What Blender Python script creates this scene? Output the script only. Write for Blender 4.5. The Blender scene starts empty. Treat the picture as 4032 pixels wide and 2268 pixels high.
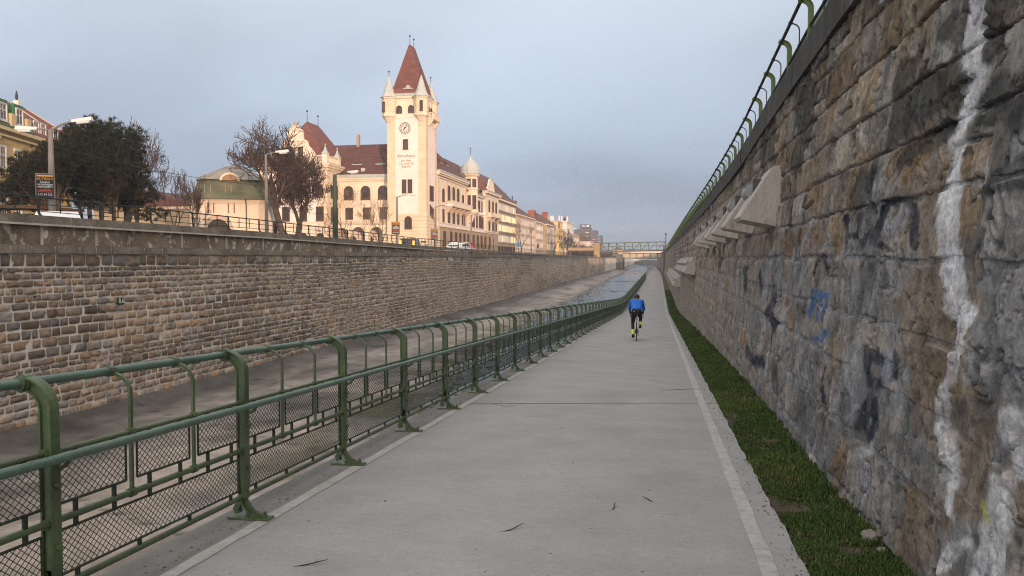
import bpy, math, random
import numpy as np
from mathutils import Vector, Matrix

random.seed(7)
RNG = np.random.default_rng(7)
SC = bpy.context.scene
COL = SC.collection
rad = math.radians

# ------------------------------------------------------------------ camera, world, sun, exposure
CAM_Z = 1.6
cam_d = bpy.data.cameras.new('camera')
cam = bpy.data.objects.new('camera', cam_d)
COL.objects.link(cam)
SC.camera = cam
cam_d.sensor_width = 36.0
cam_d.lens = 27.05
cam_d.clip_start = 0.1
cam_d.clip_end = 9000.0
YAW, PITCH = rad(10.775), rad(2.19)
cam.location = (0, 0, CAM_Z)
cam.rotation_euler = (rad(90) - PITCH, 0, YAW)

SUN_AZ = rad(150)          # clockwise from +Y : behind the camera, to the right
SUN_EL = rad(6.5)
SUN_DIR = Vector((math.sin(SUN_AZ) * math.cos(SUN_EL), math.cos(SUN_AZ) * math.cos(SUN_EL), math.sin(SUN_EL)))
sun_d = bpy.data.lights.new('sun', 'SUN')
sun = bpy.data.objects.new('sun', sun_d)
COL.objects.link(sun)
sun_d.energy = 3.7
sun_d.angle = rad(0.53)
sun_d.color = (1.0, 0.68, 0.48)
sun.location = (60, -90, 60)
sun.rotation_euler = (-SUN_DIR).to_track_quat('-Z', 'Y').to_euler()

world = bpy.data.worlds.new('World')
SC.world = world
world.use_nodes = True
wn, wl = world.node_tree.nodes, world.node_tree.links
wn.clear()


def WN(t, **kw):
    n = wn.new(t)
    for k, v in kw.items():
        setattr(n, k, v)
    return n


def wmath(op, a, b=None, clamp=False):
    n = WN('ShaderNodeMath', operation=op, use_clamp=clamp)
    for i, x in enumerate((a, b)):
        if x is None:
            continue
        if isinstance(x, (int, float)):
            n.inputs[i].default_value = x
        else:
            wl.new(x, n.inputs[i])
    return n.outputs[0]


SKY_STRENGTH = 0.1
w_out = WN('ShaderNodeOutputWorld')
w_bg = WN('ShaderNodeBackground')
w_bg.inputs['Strength'].default_value = SKY_STRENGTH
wl.new(w_bg.outputs[0], w_out.inputs[0])
w_sky = WN('ShaderNodeTexSky', sky_type='NISHITA')
w_sky.sun_disc = False
w_sky.sun_elevation = SUN_EL
w_sky.sun_rotation = SUN_AZ
w_sky.air_density = 1.0
w_sky.dust_density = 2.0
w_tc = WN('ShaderNodeTexCoord')
w_sep = WN('ShaderNodeSeparateXYZ')
wl.new(w_tc.outputs['Generated'], w_sep.inputs[0])
zz = wmath('MAXIMUM', w_sep.outputs['Z'], 0.0)
# even stratus deck: grey-blue and darker towards the horizon, paler overhead
ramp = WN('ShaderNodeValToRGB')
cr = ramp.color_ramp
cr.elements[0].position = 0.0
cr.elements[0].color = (0.300, 0.378, 0.515, 1)
cr.elements[1].position = 1.0
cr.elements[1].color = (0.98, 0.99, 1.0, 1)
e = cr.elements.new(0.10); e.color = (0.372, 0.456, 0.602, 1)
e = cr.elements.new(0.22); e.color = (0.540, 0.625, 0.755, 1)
e = cr.elements.new(0.42); e.color = (0.720, 0.785, 0.865, 1)
wl.new(zz, ramp.inputs['Fac'])
# soft cloud relief on a plane overhead
den = wmath('ADD', zz, 0.34)
pv = WN('ShaderNodeCombineXYZ')
wl.new(wmath('DIVIDE', w_sep.outputs['X'], den), pv.inputs[0])
wl.new(wmath('DIVIDE', w_sep.outputs['Y'], den), pv.inputs[1])
w_map = WN('ShaderNodeMapping')
w_map.inputs['Scale'].default_value = (0.85, 1.35, 1)
w_map.inputs['Location'].default_value = (6.5, 3.3, 0)
w_map.inputs['Rotation'].default_value = (0, 0, rad(25))
wl.new(pv.outputs[0], w_map.inputs['Vector'])
w_noi = WN('ShaderNodeTexNoise')
w_noi.inputs['Scale'].default_value = 1.0
w_noi.inputs['Detail'].default_value = 3.5
w_noi.inputs['Roughness'].default_value = 0.45
wl.new(w_map.outputs[0], w_noi.inputs['Vector'])
cl = WN('ShaderNodeMapRange', interpolation_type='SMOOTHSTEP')
cl.inputs['From Min'].default_value = 0.34
cl.inputs['From Max'].default_value = 0.70
cl.inputs['To Min'].default_value = 0.86
cl.inputs['To Max'].default_value = 1.19
wl.new(w_noi.outputs['Fac'], cl.inputs['Value'])
# the deck is brighter on the side where the sun stands behind it
sdot = wmath('ADD', wmath('MULTIPLY', w_sep.outputs['X'], math.sin(SUN_AZ)), wmath('MULTIPLY', w_sep.outputs['Y'], math.cos(SUN_AZ)))
sg = WN('ShaderNodeMapRange', interpolation_type='SMOOTHSTEP')
sg.inputs['From Min'].default_value = -0.55
sg.inputs['From Max'].default_value = 1.0
sg.inputs['To Min'].default_value = 0.0
sg.inputs['To Max'].default_value = 1.0
wl.new(sdot, sg.inputs['Value'])
w_warm = WN('ShaderNodeMix', data_type='RGBA')
wl.new(sg.outputs[0], w_warm.inputs['Factor'])
w_warm.inputs[6].default_value = (1, 1, 1, 1)
w_warm.inputs[7].default_value = (3.05, 2.62, 2.25, 1)
w_lit = WN('ShaderNodeMix', data_type='RGBA', blend_type='MULTIPLY')
w_lit.inputs['Factor'].default_value = 1.0
wl.new(ramp.outputs['Color'], w_lit.inputs[6])
wl.new(w_warm.outputs[2], w_lit.inputs[7])
thick = WN('ShaderNodeMapRange', interpolation_type='SMOOTHSTEP')          # the deck is thicker, greyer, towards one side
for k_, x_ in zip(('From Min', 'From Max', 'To Min', 'To Max'), (-0.55, 0.25, 1.07, 0.86)):
    thick.inputs[k_].default_value = x_
wl.new(w_sep.outputs['X'], thick.inputs['Value'])
gain = wmath('MULTIPLY', wmath('MULTIPLY', cl.outputs[0], thick.outputs[0]), 1.0 / SKY_STRENGTH)
vm = WN('ShaderNodeVectorMath', operation='SCALE')
wl.new(w_lit.outputs[2], vm.inputs[0])
wl.new(gain, vm.inputs['Scale'])
w_mix = WN('ShaderNodeMix', data_type='RGBA')
w_mix.inputs['Factor'].default_value = 0.9
wl.new(w_sky.outputs['Color'], w_mix.inputs[6])
wl.new(vm.outputs[0], w_mix.inputs[7])
wl.new(w_mix.outputs[2], w_bg.inputs['Color'])

SC.view_settings.view_transform = 'Standard'
SC.view_settings.look = 'None'
SC.view_settings.exposure = 0.08
SC.view_settings.gamma = 1.0
SC.view_settings.use_curve_mapping = False
SC.cycles.max_bounces = 6
SC.cycles.diffuse_bounces = 3
SC.cycles.glossy_bounces = 3
SC.cycles.transmission_bounces = 4
SC.cycles.volume_bounces = 0
SC.cycles.use_denoising = True
SC.cycles.denoising_prefilter = 'NONE'
SC.cycles.denoising_input_passes = 'RGB_ALBEDO_NORMAL'
SC.cycles.filter_width = 1.1

# ------------------------------------------------------------------ numpy noise


def _hash(ix, iy, s):
    h = (ix.astype(np.int64) * 374761393 + iy.astype(np.int64) * 668265263 + s * 2147483647) & 0xffffffff
    h = ((h ^ (h >> 13)) * 1274126177) & 0xffffffff
    h = (h ^ (h >> 16)) & 0xffff
    return h / 65535.0


def vnoise(x, y, s=0):
    x = np.asarray(x, float); y = np.asarray(y, float)
    ix, iy = np.floor(x), np.floor(y)
    fx, fy = x - ix, y - iy
    fx = fx * fx * (3 - 2 * fx); fy = fy * fy * (3 - 2 * fy)
    a = _hash(ix, iy, s); b = _hash(ix + 1, iy, s); c = _hash(ix, iy + 1, s); d = _hash(ix + 1, iy + 1, s)
    return (a + (b - a) * fx) * (1 - fy) + (c + (d - c) * fx) * fy


def fbm(x, y, o=4, s=0, g=0.5):
    t = 0; a = 1; n = 0
    for k in range(o):
        t = t + a * vnoise(np.asarray(x) * 2 ** k + 17.3 * k, np.asarray(y) * 2 ** k - 9.1 * k, s + k)
        n += a; a *= g
    return t / n


def sstep(a, b, x):
    t = np.clip((np.asarray(x, float) - a) / (b - a), 0, 1)
    return t * t * (3 - 2 * t)


# ------------------------------------------------------------------ materials
MATS = {}


def M(name, col, rough=0.85, var=0.18, scale=2.0, bump=0.2, bscale=25.0, attr=False, stretch=(1, 1, 1), metal=0.0,
      spec=0.35, bdist=0.02, col2=None, c2s=1.2, c2t=(0.5, 0.65), emit=None, coat=0.0, grain=None):
    """Procedural surface: a base colour (times the mesh's own 'Col' attribute) broken by two scales of noise, an optional second
    colour in patches (dirt, wear), and noise relief."""
    m = bpy.data.materials.new(name)
    m.use_nodes = True
    nt = m.node_tree
    N, L = nt.nodes, nt.links
    N.clear()
    out = N.new('ShaderNodeOutputMaterial')
    b = N.new('ShaderNodeBsdfPrincipled')
    L.new(b.outputs[0], out.inputs[0])
    b.inputs['Roughness'].default_value = rough
    b.inputs['Metallic'].default_value = metal
    b.inputs['Specular IOR Level'].default_value = spec
    b.inputs['Coat Weight'].default_value = coat
    geo = N.new('ShaderNodeNewGeometry')
    mp = N.new('ShaderNodeMapping')
    mp.inputs['Scale'].default_value = stretch
    L.new(geo.outputs['Position'], mp.inputs['Vector'])

    def noise(sc, det=4, ro=0.55):
        n = N.new('ShaderNodeTexNoise')
        n.inputs['Scale'].default_value = sc
        n.inputs['Detail'].default_value = det
        n.inputs['Roughness'].default_value = ro
        L.new(mp.outputs[0], n.inputs['Vector'])
        return n.outputs['Fac']

    def mr(v, f0, f1, t0, t1):
        n = N.new('ShaderNodeMapRange')
        for k, x in zip(('From Min', 'From Max', 'To Min', 'To Max'), (f0, f1, t0, t1)):
            n.inputs[k].default_value = x
        L.new(v, n.inputs['Value'])
        return n.outputs[0]

    def mul(a, c):
        n = N.new('ShaderNodeMath'); n.operation = 'MULTIPLY'
        L.new(a, n.inputs[0]); L.new(c, n.inputs[1])
        return n.outputs[0]
    f = mul(mr(noise(scale), 0.3, 0.7, 1 - var, 1 + var), mr(noise(scale * 9, 3), 0.3, 0.7, 1 - var * 0.6, 1 + var * 0.6))
    if grain:
        f = mul(f, mr(noise(grain[0], 2, 0.7), 0.3, 0.7, 1 - grain[1], 1 + grain[1]))
    rgb = N.new('ShaderNodeRGB'); rgb.outputs[0].default_value = (*col, 1)
    c = rgb.outputs[0]
    if attr:
        at = N.new('ShaderNodeAttribute'); at.attribute_name = 'Col'
        mx = N.new('ShaderNodeMix'); mx.data_type = 'RGBA'; mx.blend_type = 'MULTIPLY'
        mx.inputs['Factor'].default_value = 1
        L.new(c, mx.inputs[6]); L.new(at.outputs['Color'], mx.inputs[7])
        c = mx.outputs[2]
    if col2 is not None:
        mx = N.new('ShaderNodeMix'); mx.data_type = 'RGBA'
        L.new(mr(noise(c2s, 6, 0.62), c2t[0], c2t[1], 0, 1), mx.inputs['Factor'])
        L.new(c, mx.inputs[6]); mx.inputs[7].default_value = (*col2, 1)
        c = mx.outputs[2]
    vs = N.new('ShaderNodeVectorMath'); vs.operation = 'SCALE'
    L.new(c, vs.inputs[0]); L.new(f, vs.inputs['Scale'])
    L.new(vs.outputs[0], b.inputs['Base Color'])
    if bump:
        bp = N.new('ShaderNodeBump')
        bp.inputs['Strength'].default_value = bump
        bp.inputs['Distance'].default_value = bdist
        L.new(noise(bscale, 6, 0.6), bp.inputs['Height'])
        L.new(bp.outputs[0], b.inputs['Normal'])
    if emit:
        b.inputs['Emission Color'].default_value = (*emit[0], 1)
        b.inputs['Emission Strength'].default_value = emit[1]
    MATS[name] = m
    return m


# ------------------------------------------------------------------ mesh helpers
def np_mesh(name, V, F, col=None, smooth=False):
    """Mesh from an (n,3) array and a list of (k,m) index arrays (quads, triangles, n-gons)."""
    me = bpy.data.meshes.new(name)
    V = np.asarray(V, np.float32)
    if not isinstance(F, list):
        F = [F]
    F = [np.asarray(f, np.int32) for f in F if len(f)]
    tot = np.concatenate([np.full(len(f), f.shape[1], np.int32) for f in F])
    idx = np.concatenate([f.ravel() for f in F])
    me.vertices.add(len(V)); me.vertices.foreach_set('co', V.ravel())
    me.loops.add(len(idx)); me.loops.foreach_set('vertex_index', idx)
    me.polygons.add(len(tot))
    st = np.zeros(len(tot), np.int32); st[1:] = np.cumsum(tot)[:-1]
    me.polygons.foreach_set('loop_start', st)
    if smooth:
        me.polygons.foreach_set('use_smooth', np.ones(len(tot), bool))
    me.update(calc_edges=True)
    if col is not None:
        set_col(me, col)
    return me


def set_col(me, col):
    col = np.asarray(col, np.float32)
    if col.ndim == 1:
        col = np.tile(col, (len(me.vertices), 1))
    if col.shape[1] == 3:
        col = np.concatenate([col, np.ones((len(col), 1), np.float32)], 1)
    a = me.attributes.new('Col', 'FLOAT_COLOR', 'POINT')
    a.data.foreach_set('color', col.ravel())


WL = {}


def wloc(o):
    return WL.get(o.name, Vector((0, 0, 0)))


def link(name, data, mats, parent=None, loc=None, rz=0.0):
    """Link one object; loc is its place in the world, stored relative to an unrotated parent (or in the parent's frame if given so)."""
    o = bpy.data.objects.new(name, data)
    COL.objects.link(o)
    if data is not None and mats is not None:
        if not isinstance(mats, (list, tuple)):
            mats = [mats]
        if len(data.materials) == 0:
            for m in mats:
                data.materials.append(MATS[m] if isinstance(m, str) else m)
    base = Vector((0, 0, 0))
    if parent is not None:
        o.parent = parent
        base = wloc(parent)
    w = Vector(loc) if loc is not None else Vector((0, 0, 0))
    o.location = w - base
    o.rotation_euler = (0, 0, rz)
    WL[o.name] = w
    return o


def tag(o, label=None, cat=None, group=None, kind=None):
    if label: o['label'] = label
    if cat: o['category'] = cat
    if group: o['group'] = group
    if kind: o['kind'] = kind
    return o


def thing(name, label, cat, loc=(0, 0, 0), group=None):
    o = link(name, None, None, None, loc)
    return tag(o, label, cat, group)


class MB:
    """Collects shapes into one mesh."""

    def __init__(s):
        s.v, s.f, s.m, s.n = [], [], [], 0

    def add(s, V, F, mi=0):
        s.v.extend([tuple(p) for p in V])
        for f in F:
            s.f.append([i + s.n for i in f]); s.m.append(mi)
        s.n = len(s.v)
        return s

    def box(s, x0, x1, y0, y1, z0, z1, mi=0):
        V = [(x0, y0, z0), (x1, y0, z0), (x1, y1, z0), (x0, y1, z0), (x0, y0, z1), (x1, y0, z1), (x1, y1, z1), (x0, y1, z1)]
        return s.add(V, [(0, 3, 2, 1), (4, 5, 6, 7), (0, 1, 5, 4), (1, 2, 6, 5), (2, 3, 7, 6), (3, 0, 4, 7)], mi)

    def hexa(s, lo, hi, mi=0):
        """lo and hi: 4 points each, anticlockwise from above."""
        return s.add(list(lo) + list(hi), [(0, 3, 2, 1), (4, 5, 6, 7), (0, 1, 5, 4), (1, 2, 6, 5), (2, 3, 7, 6), (3, 0, 4, 7)], mi)

    def prism(s, poly, a, b, axis='y', mi=0):
        """A 2-D outline extruded from a to b along an axis."""
        n = len(poly)
        put = {'y': lambda p, t: (p[0], t, p[1]), 'x': lambda p, t: (t, p[0], p[1]), 'z': lambda p, t: (p[0], p[1], t)}[axis]
        V = [put(p, a) for p in poly] + [put(p, b) for p in poly]
        F = [tuple(range(n)), tuple(range(2 * n - 1, n - 1, -1))] + [(i, i + n, (i + 1) % n + n, (i + 1) % n) for i in range(n)]
        return s.add(V, F, mi)

    def tube(s, pts, r, n=8, cap=True, mi=0):
        pts = [Vector(p) for p in pts]
        rs = r if isinstance(r, (list, tuple)) else [r] * len(pts)
        V = []
        up = None
        for i, p in enumerate(pts):
            t = (pts[min(i + 1, len(pts) - 1)] - pts[max(i - 1, 0)]).normalized()
            if up is None:
                up = Vector((0, 0, 1)) if abs(t.z) < 0.9 else Vector((1, 0, 0))
            a = t.cross(up)
            if a.length < 1e-4:
                a = t.cross(Vector((0, 1, 0)))
            a.normalize()
            b = a.cross(t); up = b
            for k in range(n):
                q = 2 * math.pi * k / n
                V.append(p + (a * math.cos(q) + b * math.sin(q)) * rs[i])
        F = []
        for i in range(len(pts) - 1):
            for k in range(n):
                F.append((i * n + k, i * n + (k + 1) % n, (i + 1) * n + (k + 1) % n, (i + 1) * n + k))
        if cap:
            F.append(tuple(range(n - 1, -1, -1)))
            F.append(tuple((len(pts) - 1) * n + k for k in range(n)))
        return s.add(V, F, mi)

    def lathe(s, prof, cx, cy, n=12, mi=0, ph=0.0, sq=None):
        """(radius, z) profile turned about a vertical axis."""
        V = []
        for r, z in prof:
            for k in range(n):
                q = 2 * math.pi * k / n + ph
                V.append((cx + r * math.cos(q), cy + r * math.sin(q), z))
        F = []
        for i in range(len(prof) - 1):
            for k in range(n):
                F.append((i * n + k, i * n + (k + 1) % n, (i + 1) * n + (k + 1) % n, (i + 1) * n + k))
        F.append(tuple(range(n - 1, -1, -1)))
        F.append(tuple((len(prof) - 1) * n + k for k in range(n)))
        return s.add(V, F, mi)

    def ball(s, c, r, n=8, mi=0, sz=1.0):
        prof = [(max(1e-3, r * math.sin(math.pi * i / (n // 2 + 2))), c[2] - r * sz * math.cos(math.pi * i / (n // 2 + 2))) for i in range(n // 2 + 3)]
        return s.lathe(prof, c[0], c[1], n, mi)

    def mesh(s, name, smooth=False, col=None, xf=None):
        me = bpy.data.meshes.new(name)
        V = s.v if xf is None else [tuple(xf @ Vector(p)) for p in s.v]
        me.from_pydata(V, [], s.f)
        me.polygons.foreach_set('material_index', s.m)
        if smooth:
            me.polygons.foreach_set('use_smooth', [True] * len(s.f))
        me.update()
        if col is not None:
            set_col(me, col)
        return me

    def build(s, name, mats, parent=None, origin=None, smooth=False, col=None):
        """origin: the world point its vertices are measured from and where the object stands."""
        if origin is None:
            origin = wloc(parent) if parent is not None else Vector((0, 0, 0))
        o = Vector(origin)
        return link(name, s.mesh(name, smooth, col, Matrix.Translation(-o)), mats, parent, o)


def copy_tree(src, parent=None, loc=None, rz=None):
    c = src.copy()
    COL.objects.link(c)
    if parent is not None:
        c.parent = parent
    if loc is not None:
        c.location = loc
    if rz is not None:
        c.rotation_euler = (0, 0, rz)
    for ch in KIDS.get(src.name, []):
        copy_tree(ch, c)
    return c


KIDS = {}


def index_kids():
    KIDS.clear()
    for o in COL.objects:
        if o.parent is not None:
            KIDS.setdefault(o.parent.name, []).append(o)


def text_mesh(name, body, size, align='CENTER', depth=0.01, spacing=1.0):
    cu = bpy.data.curves.new(name, 'FONT')
    cu.body = body
    cu.size = size
    cu.align_x = align
    cu.align_y = 'CENTER'
    cu.extrude = depth
    cu.resolution_u = 3
    cu.space_character = spacing
    o = bpy.data.objects.new(name, cu)
    COL.objects.link(o)
    dg = bpy.context.evaluated_depsgraph_get()
    me = bpy.data.meshes.new_from_object(o.evaluated_get(dg))
    me.name = name
    bpy.data.objects.remove(o)
    bpy.data.curves.remove(cu)
    return me


def text_on(name, body, size, mat, parent, loc, ang, depth=0.01, spacing=1.0):
    """Lettering standing on a wall whose outward side faces (sin ang, -cos ang)."""
    me = text_mesh(name, body, size, depth=depth, spacing=spacing)
    R = Matrix.Rotation(rad(90), 4, 'X')
    me.transform(R)
    return link(name, me, mat, parent, loc, ang)
# ------------------------------------------------------------------ the materials of the place
M('concrete_path', (0.298, 0.294, 0.290), 0.9, 0.08, 1.3, 0.35, 60, attr=True, stretch=(1.0, 1.5, 1), bdist=0.006, spec=0.25, grain=(55, .13), col2=(0.165, 0.155, 0.145), c2s=26, c2t=(0.665, 0.70))
M('line_paint', (0.40, 0.392, 0.378), 0.8, 0.12, 6, 0.2, 60, col2=(0.312, 0.303, 0.292), c2s=14, c2t=(0.48, 0.66), bdist=0.004)
M('joint_tar', (0.05, 0.048, 0.045), 0.9, 0.2, 8, 0.2, 60)
M('path_wall', (0.16, 0.145, 0.125), 0.9, 0.3, 1.5, 0.5, 20, col2=(0.075, 0.07, 0.055), c2s=2.2)
M('bed', (1, 1, 1), 0.72, 0.22, 1.6, 0.35, 14, attr=True, bdist=0.03, spec=0.45)
M('wet_concrete', (0.06, 0.056, 0.05), 0.35, 0.3, 2, 0.3, 12)
M('foam', (0.62, 0.65, 0.66), 0.6, 0.2, 8, 0.6, 18)
M('mortar_left', (0.58, 0.515, 0.455), 0.95, 0.14, 1.2, 0.5, 26, col2=(0.34, 0.29, 0.24), c2s=1.1, c2t=(0.52, 0.72), bdist=0.02)
M('stone_left', (1, 1, 1), 0.9, 0.30, 5.0, 0.9, 16, attr=True, bdist=0.03, stretch=(1, 1, 1.6))
M('coping_dark', (0.165, 0.138, 0.110), 0.92, 0.35, 1.6, 0.5, 22, col2=(0.24, 0.21, 0.175), c2s=2.4, c2t=(0.60, 0.74))
M('render_old', (0.205, 0.155, 0.115), 0.95, 0.38, 1.4, 0.55, 12, col2=(0.50, 0.44, 0.37), c2s=2.6, c2t=(0.555, 0.60))
M('ledge_pale', (0.40, 0.355, 0.30), 0.9, 0.25, 2.5, 0.3, 30)
M('stone_right', (1, 1, 1), 0.93, 0.30, 6.0, 0.75, 24, attr=True, bdist=0.03, stretch=(1, 1.0, .85), grain=(28, .18))
M('coping_right', (0.052, 0.047, 0.041), 0.93, 0.40, 2.5, 0.6, 24, col2=(0.10, 0.095, 0.085), c2s=2.4, c2t=(.56, .68), stretch=(1, 1, .5), grain=(30, .2))
M('bracket_concrete', (0.40, 0.36, 0.315), 0.85, 0.12, 2.2, 0.3, 40, col2=(0.22, 0.19, 0.16), c2s=3.4, c2t=(0.54, 0.74), bdist=0.012, stretch=(1.6, 1.6, .5), grain=(60, .10))
M('pipe_grey', (0.24, 0.245, 0.245), 0.55, 0.12, 3, 0.1, 40, spec=0.5)
M('pipe_clamp', (0.06, 0.06, 0.058), 0.7, 0.15, 4, 0.1, 30)
M('rail_green', (0.072, 0.102, 0.045), 0.45, 0.30, 4.0, 0.15, 45, col2=(0.085, 0.055, 0.030), c2s=16, c2t=(0.665, 0.70), bdist=0.004, spec=0.5, grain=(60, .14))
M('rail_green_sheen', (0.084, 0.140, 0.102), 0.40, 0.20, 4.0, 0.12, 45, col2=(0.075, 0.085, 0.055), c2s=14, c2t=(0.64, 0.69), bdist=0.004, spec=0.5, grain=(60, .10))  # same green paint as the posts, its gloss put into the colour
M('wire_green', (0.026, 0.036, 0.022), 0.6, 0.2, 6, 0, 30)
M('rail_dark', (0.024, 0.029, 0.022), 0.6, 0.2, 4, 0.1, 30)
M('rail_mossy', (0.105, 0.145, 0.045), 0.55, 0.25, 2.0, 0.1, 30)
M('soil', (0.075, 0.058, 0.040), 0.98, 0.3, 6, 0.8, 30, col2=(0.040, 0.055, 0.018), c2s=5)
M('grass', (1, 1, 1), 0.8, 0.15, 3, 0, 30, attr=True, spec=0.15)
M('asphalt', (0.055, 0.054, 0.053), 0.92, 0.15, 1, 0.3, 60)
M('earth', (0.085, 0.075, 0.055), 0.95, 0.3, 0.03, 0.3, 4, col2=(0.06, 0.065, 0.035), c2s=0.02)
M('twig', (0.055, 0.036, 0.022), 0.9, 0.2, 30, 0.3, 60)
M('lime_stone', (0.20, 0.18, 0.15), 0.9, 0.2, 3, 0.4, 20)

S = 0.0442          # fall of the ramp


def pz(y):
    y = np.asarray(y, float)
    t = np.clip(y - 56.0, 0, 17.0)
    return np.where(y < 56, -S * y, -S * 56 - S * (t - t * t / 34.0))


def shift(y):
    y = np.asarray(y, float)
    return np.where(y > 150, -1.6 * (np.clip(y - 150, 0, 400) / 210.0) ** 2, 0.0)


def zval(v):
    return float(np.asarray(v))


def ysteps(y0, y1, k, lo):
    ys = [y0]
    while ys[-1] < y1 - 1e-6:
        ys.append(min(y1, ys[-1] + max(lo, k * abs(ys[-1]))))
    return np.array(ys)


def grid_faces(nr, nc, flip=False):
    a = (np.arange(nr - 1)[:, None] * nc + np.arange(nc - 1)[None, :]).ravel()
    f = np.stack([a, a + 1, a + nc + 1, a + nc], 1)
    return f[:, ::-1] if flip else f


# ------------------------------------------------------------------ the path: concrete slabs between tarred joints
path = tag(link('path', None, None), kind='structure')
XL, XR = -3.03, 0.855
SKEW = 0.268
joints = [-9.9, 0.5] + [11.03 + 10.5 * i for i in range(0, 50)]
for ji in range(len(joints) - 1):
    JW = {2: 0.024}
    a, b = joints[ji] + JW.get(ji, 0.013), joints[ji + 1] - JW.get(ji + 1, 0.013)
    jw = JW.get(ji + 1, 0.013) + .004
    far = a > 75
    xs = np.array([XL, -2.9, -2.72, -2.62, -2.4, -1.9, -1.3, -0.7, -0.1, 0.3, 0.56, 0.69, 0.78, XR]) if far else np.concatenate([np.linspace(XL, -2.5, 9), np.linspace(-2.4, 0.5, 26), np.linspace(0.56, XR, 6)])
    n = max(3, int((b - a) / max(0.10, 0.012 * max(a, 3)))) if not far else 5
    t = np.linspace(0, 1, n)
    sk = SKEW * (xs + 1.0)
    Y = (a + (b - a) * t)[:, None] + sk[None, :]
    X = xs[None, :] + shift(Y)
    if not far:
        edge = np.zeros_like(X)
        edge[:, -1] = 0.035 * (fbm(Y[:, -1] * 3, Y[:, -1] * 0 + 3, 3, 5) - 0.5) + 0.02 * (vnoise(Y[:, -1] * 14, Y[:, -1] * 0, 6) - .5)
        X = X + edge
    Z = pz(Y) + 0.0
    base = 1.0 + 0.10 * (fbm(X * 0.8, Y * 0.35, 4, 11) - 0.5) + 0.10 * (fbm(X * 5, Y * 2.2, 3, 12) - 0.5)
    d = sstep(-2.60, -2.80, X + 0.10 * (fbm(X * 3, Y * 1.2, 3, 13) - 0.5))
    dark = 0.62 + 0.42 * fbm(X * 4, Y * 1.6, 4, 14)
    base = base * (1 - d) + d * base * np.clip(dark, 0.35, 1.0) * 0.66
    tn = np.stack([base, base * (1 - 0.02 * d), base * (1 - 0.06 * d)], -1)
    st = sstep(0.62, 0.72, fbm(X * 1.4 + 3, Y * 1.0, 4, 15))
    tn = tn * (1 - 0.07 * st[..., None])
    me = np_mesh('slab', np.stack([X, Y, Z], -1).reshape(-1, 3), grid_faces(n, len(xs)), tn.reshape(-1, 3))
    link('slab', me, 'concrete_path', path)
    # joint filler, a strip a little below the surface
    yj = joints[ji + 1]
    if yj < 330:
        Xj = xs + shift(yj)
        wob = 0.02 * (fbm(xs * 2.5, xs * 0 + yj, 3, 21) - 0.5) if yj < 75 else 0
        Vj = np.concatenate([np.stack([Xj, yj + sk + wob - jw, pz(yj + sk) - 0.004], -1), np.stack([Xj, yj + sk + wob + jw, pz(yj + sk) - 0.004], -1)])
        m = len(xs)
        Fj = np.stack([np.arange(m - 1), np.arange(1, m), np.arange(1, m) + m, np.arange(m - 1) + m], 1)
        link('joint', np_mesh('joint', Vj, Fj), 'joint_tar', path)
# slab undersides and the right-hand edge
for nm, xa, dz in (('slab_edge', XR - 0.01, 0.25),):
    ys = ysteps(-9, 520, 0.03, 0.4)
    V = np.concatenate([np.stack([xa + shift(ys), ys, pz(ys) - 0.004], -1), np.stack([xa + shift(ys), ys, pz(ys) - dz], -1)])
    m = len(ys)
    link(nm, np_mesh(nm, V, np.stack([np.arange(m - 1), np.arange(1, m), np.arange(1, m) + m, np.arange(m - 1) + m], 1)), 'path_wall', path)


def strip(name, mat, x0, x1, dz, y0=-9, y1=330, ragged=0.0, seed=0):
    ys = ysteps(y0, y1, 0.02, 0.12)
    r0 = ragged * (fbm(ys * 5, ys * 0 + seed, 3, 31) - 0.5); r1 = ragged * (fbm(ys * 5, ys * 0 + seed + 9, 3, 33) - 0.5)
    V = np.concatenate([np.stack([x0 + shift(ys) + r0, ys, pz(ys) + dz], -1), np.stack([x1 + shift(ys) + r1, ys, pz(ys) + dz], -1)])
    m = len(ys)
    return link(name, np_mesh(name, V, np.stack([np.arange(m - 1), np.arange(m - 1) + m, np.arange(1, m) + m, np.arange(1, m)], 1)), mat)


tag(strip('left_edge_line', 'line_paint', -2.715, -2.62, 0.004, ragged=0.02, seed=1), kind='structure')
tag(strip('right_edge_line', 'line_paint', 0.59, 0.69, 0.004, ragged=0.02, seed=2), kind='structure')

# wall that carries the river side of the path
ys = ysteps(-9, 520, 0.03, 0.3)
pr = [(XL - 0.0, -0.002), (XL - 0.03, -0.10), (XL - 0.05, -0.9), (XL - 0.12, -1.6), (XL - 0.25, -4.2)]
V = np.concatenate([np.stack([x + shift(ys) + 0.02 * (fbm(ys * 3, ys * 0 + k, 3, 40) - .5), ys, pz(ys) + z], -1) for k, (x, z) in enumerate(pr)])
m = len(ys)
tag(link('path_retaining_wall', np_mesh('path_wall', V, grid_faces(len(pr), m, True)), 'path_wall'),
    'stained concrete wall holding up the river side of the path', 'retaining wall')

# ------------------------------------------------------------------ river bed, weirs, water
XWALL = -16.0


def xwater(y):
    return np.interp(y, [0, 6, 10, 15, 21, 33, 46, 55, 80, 115, 160, 250, 340, 520], [-3.6, -4.2, -4.6, -5.6, -7.2, -9.3, -10.6, -10.5, -10.1, -10.5, -10.8, -11.5, -13.0, -13.0])


WEIRS = [84.0, 116.0, 163.0, 252.0]


def wlevel(y):
    z = np.full(np.shape(y), -3.47)
    for w in WEIRS:
        z = z + np.where(np.asarray(y) > w, 0.10, 0.0)
    return z


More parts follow.
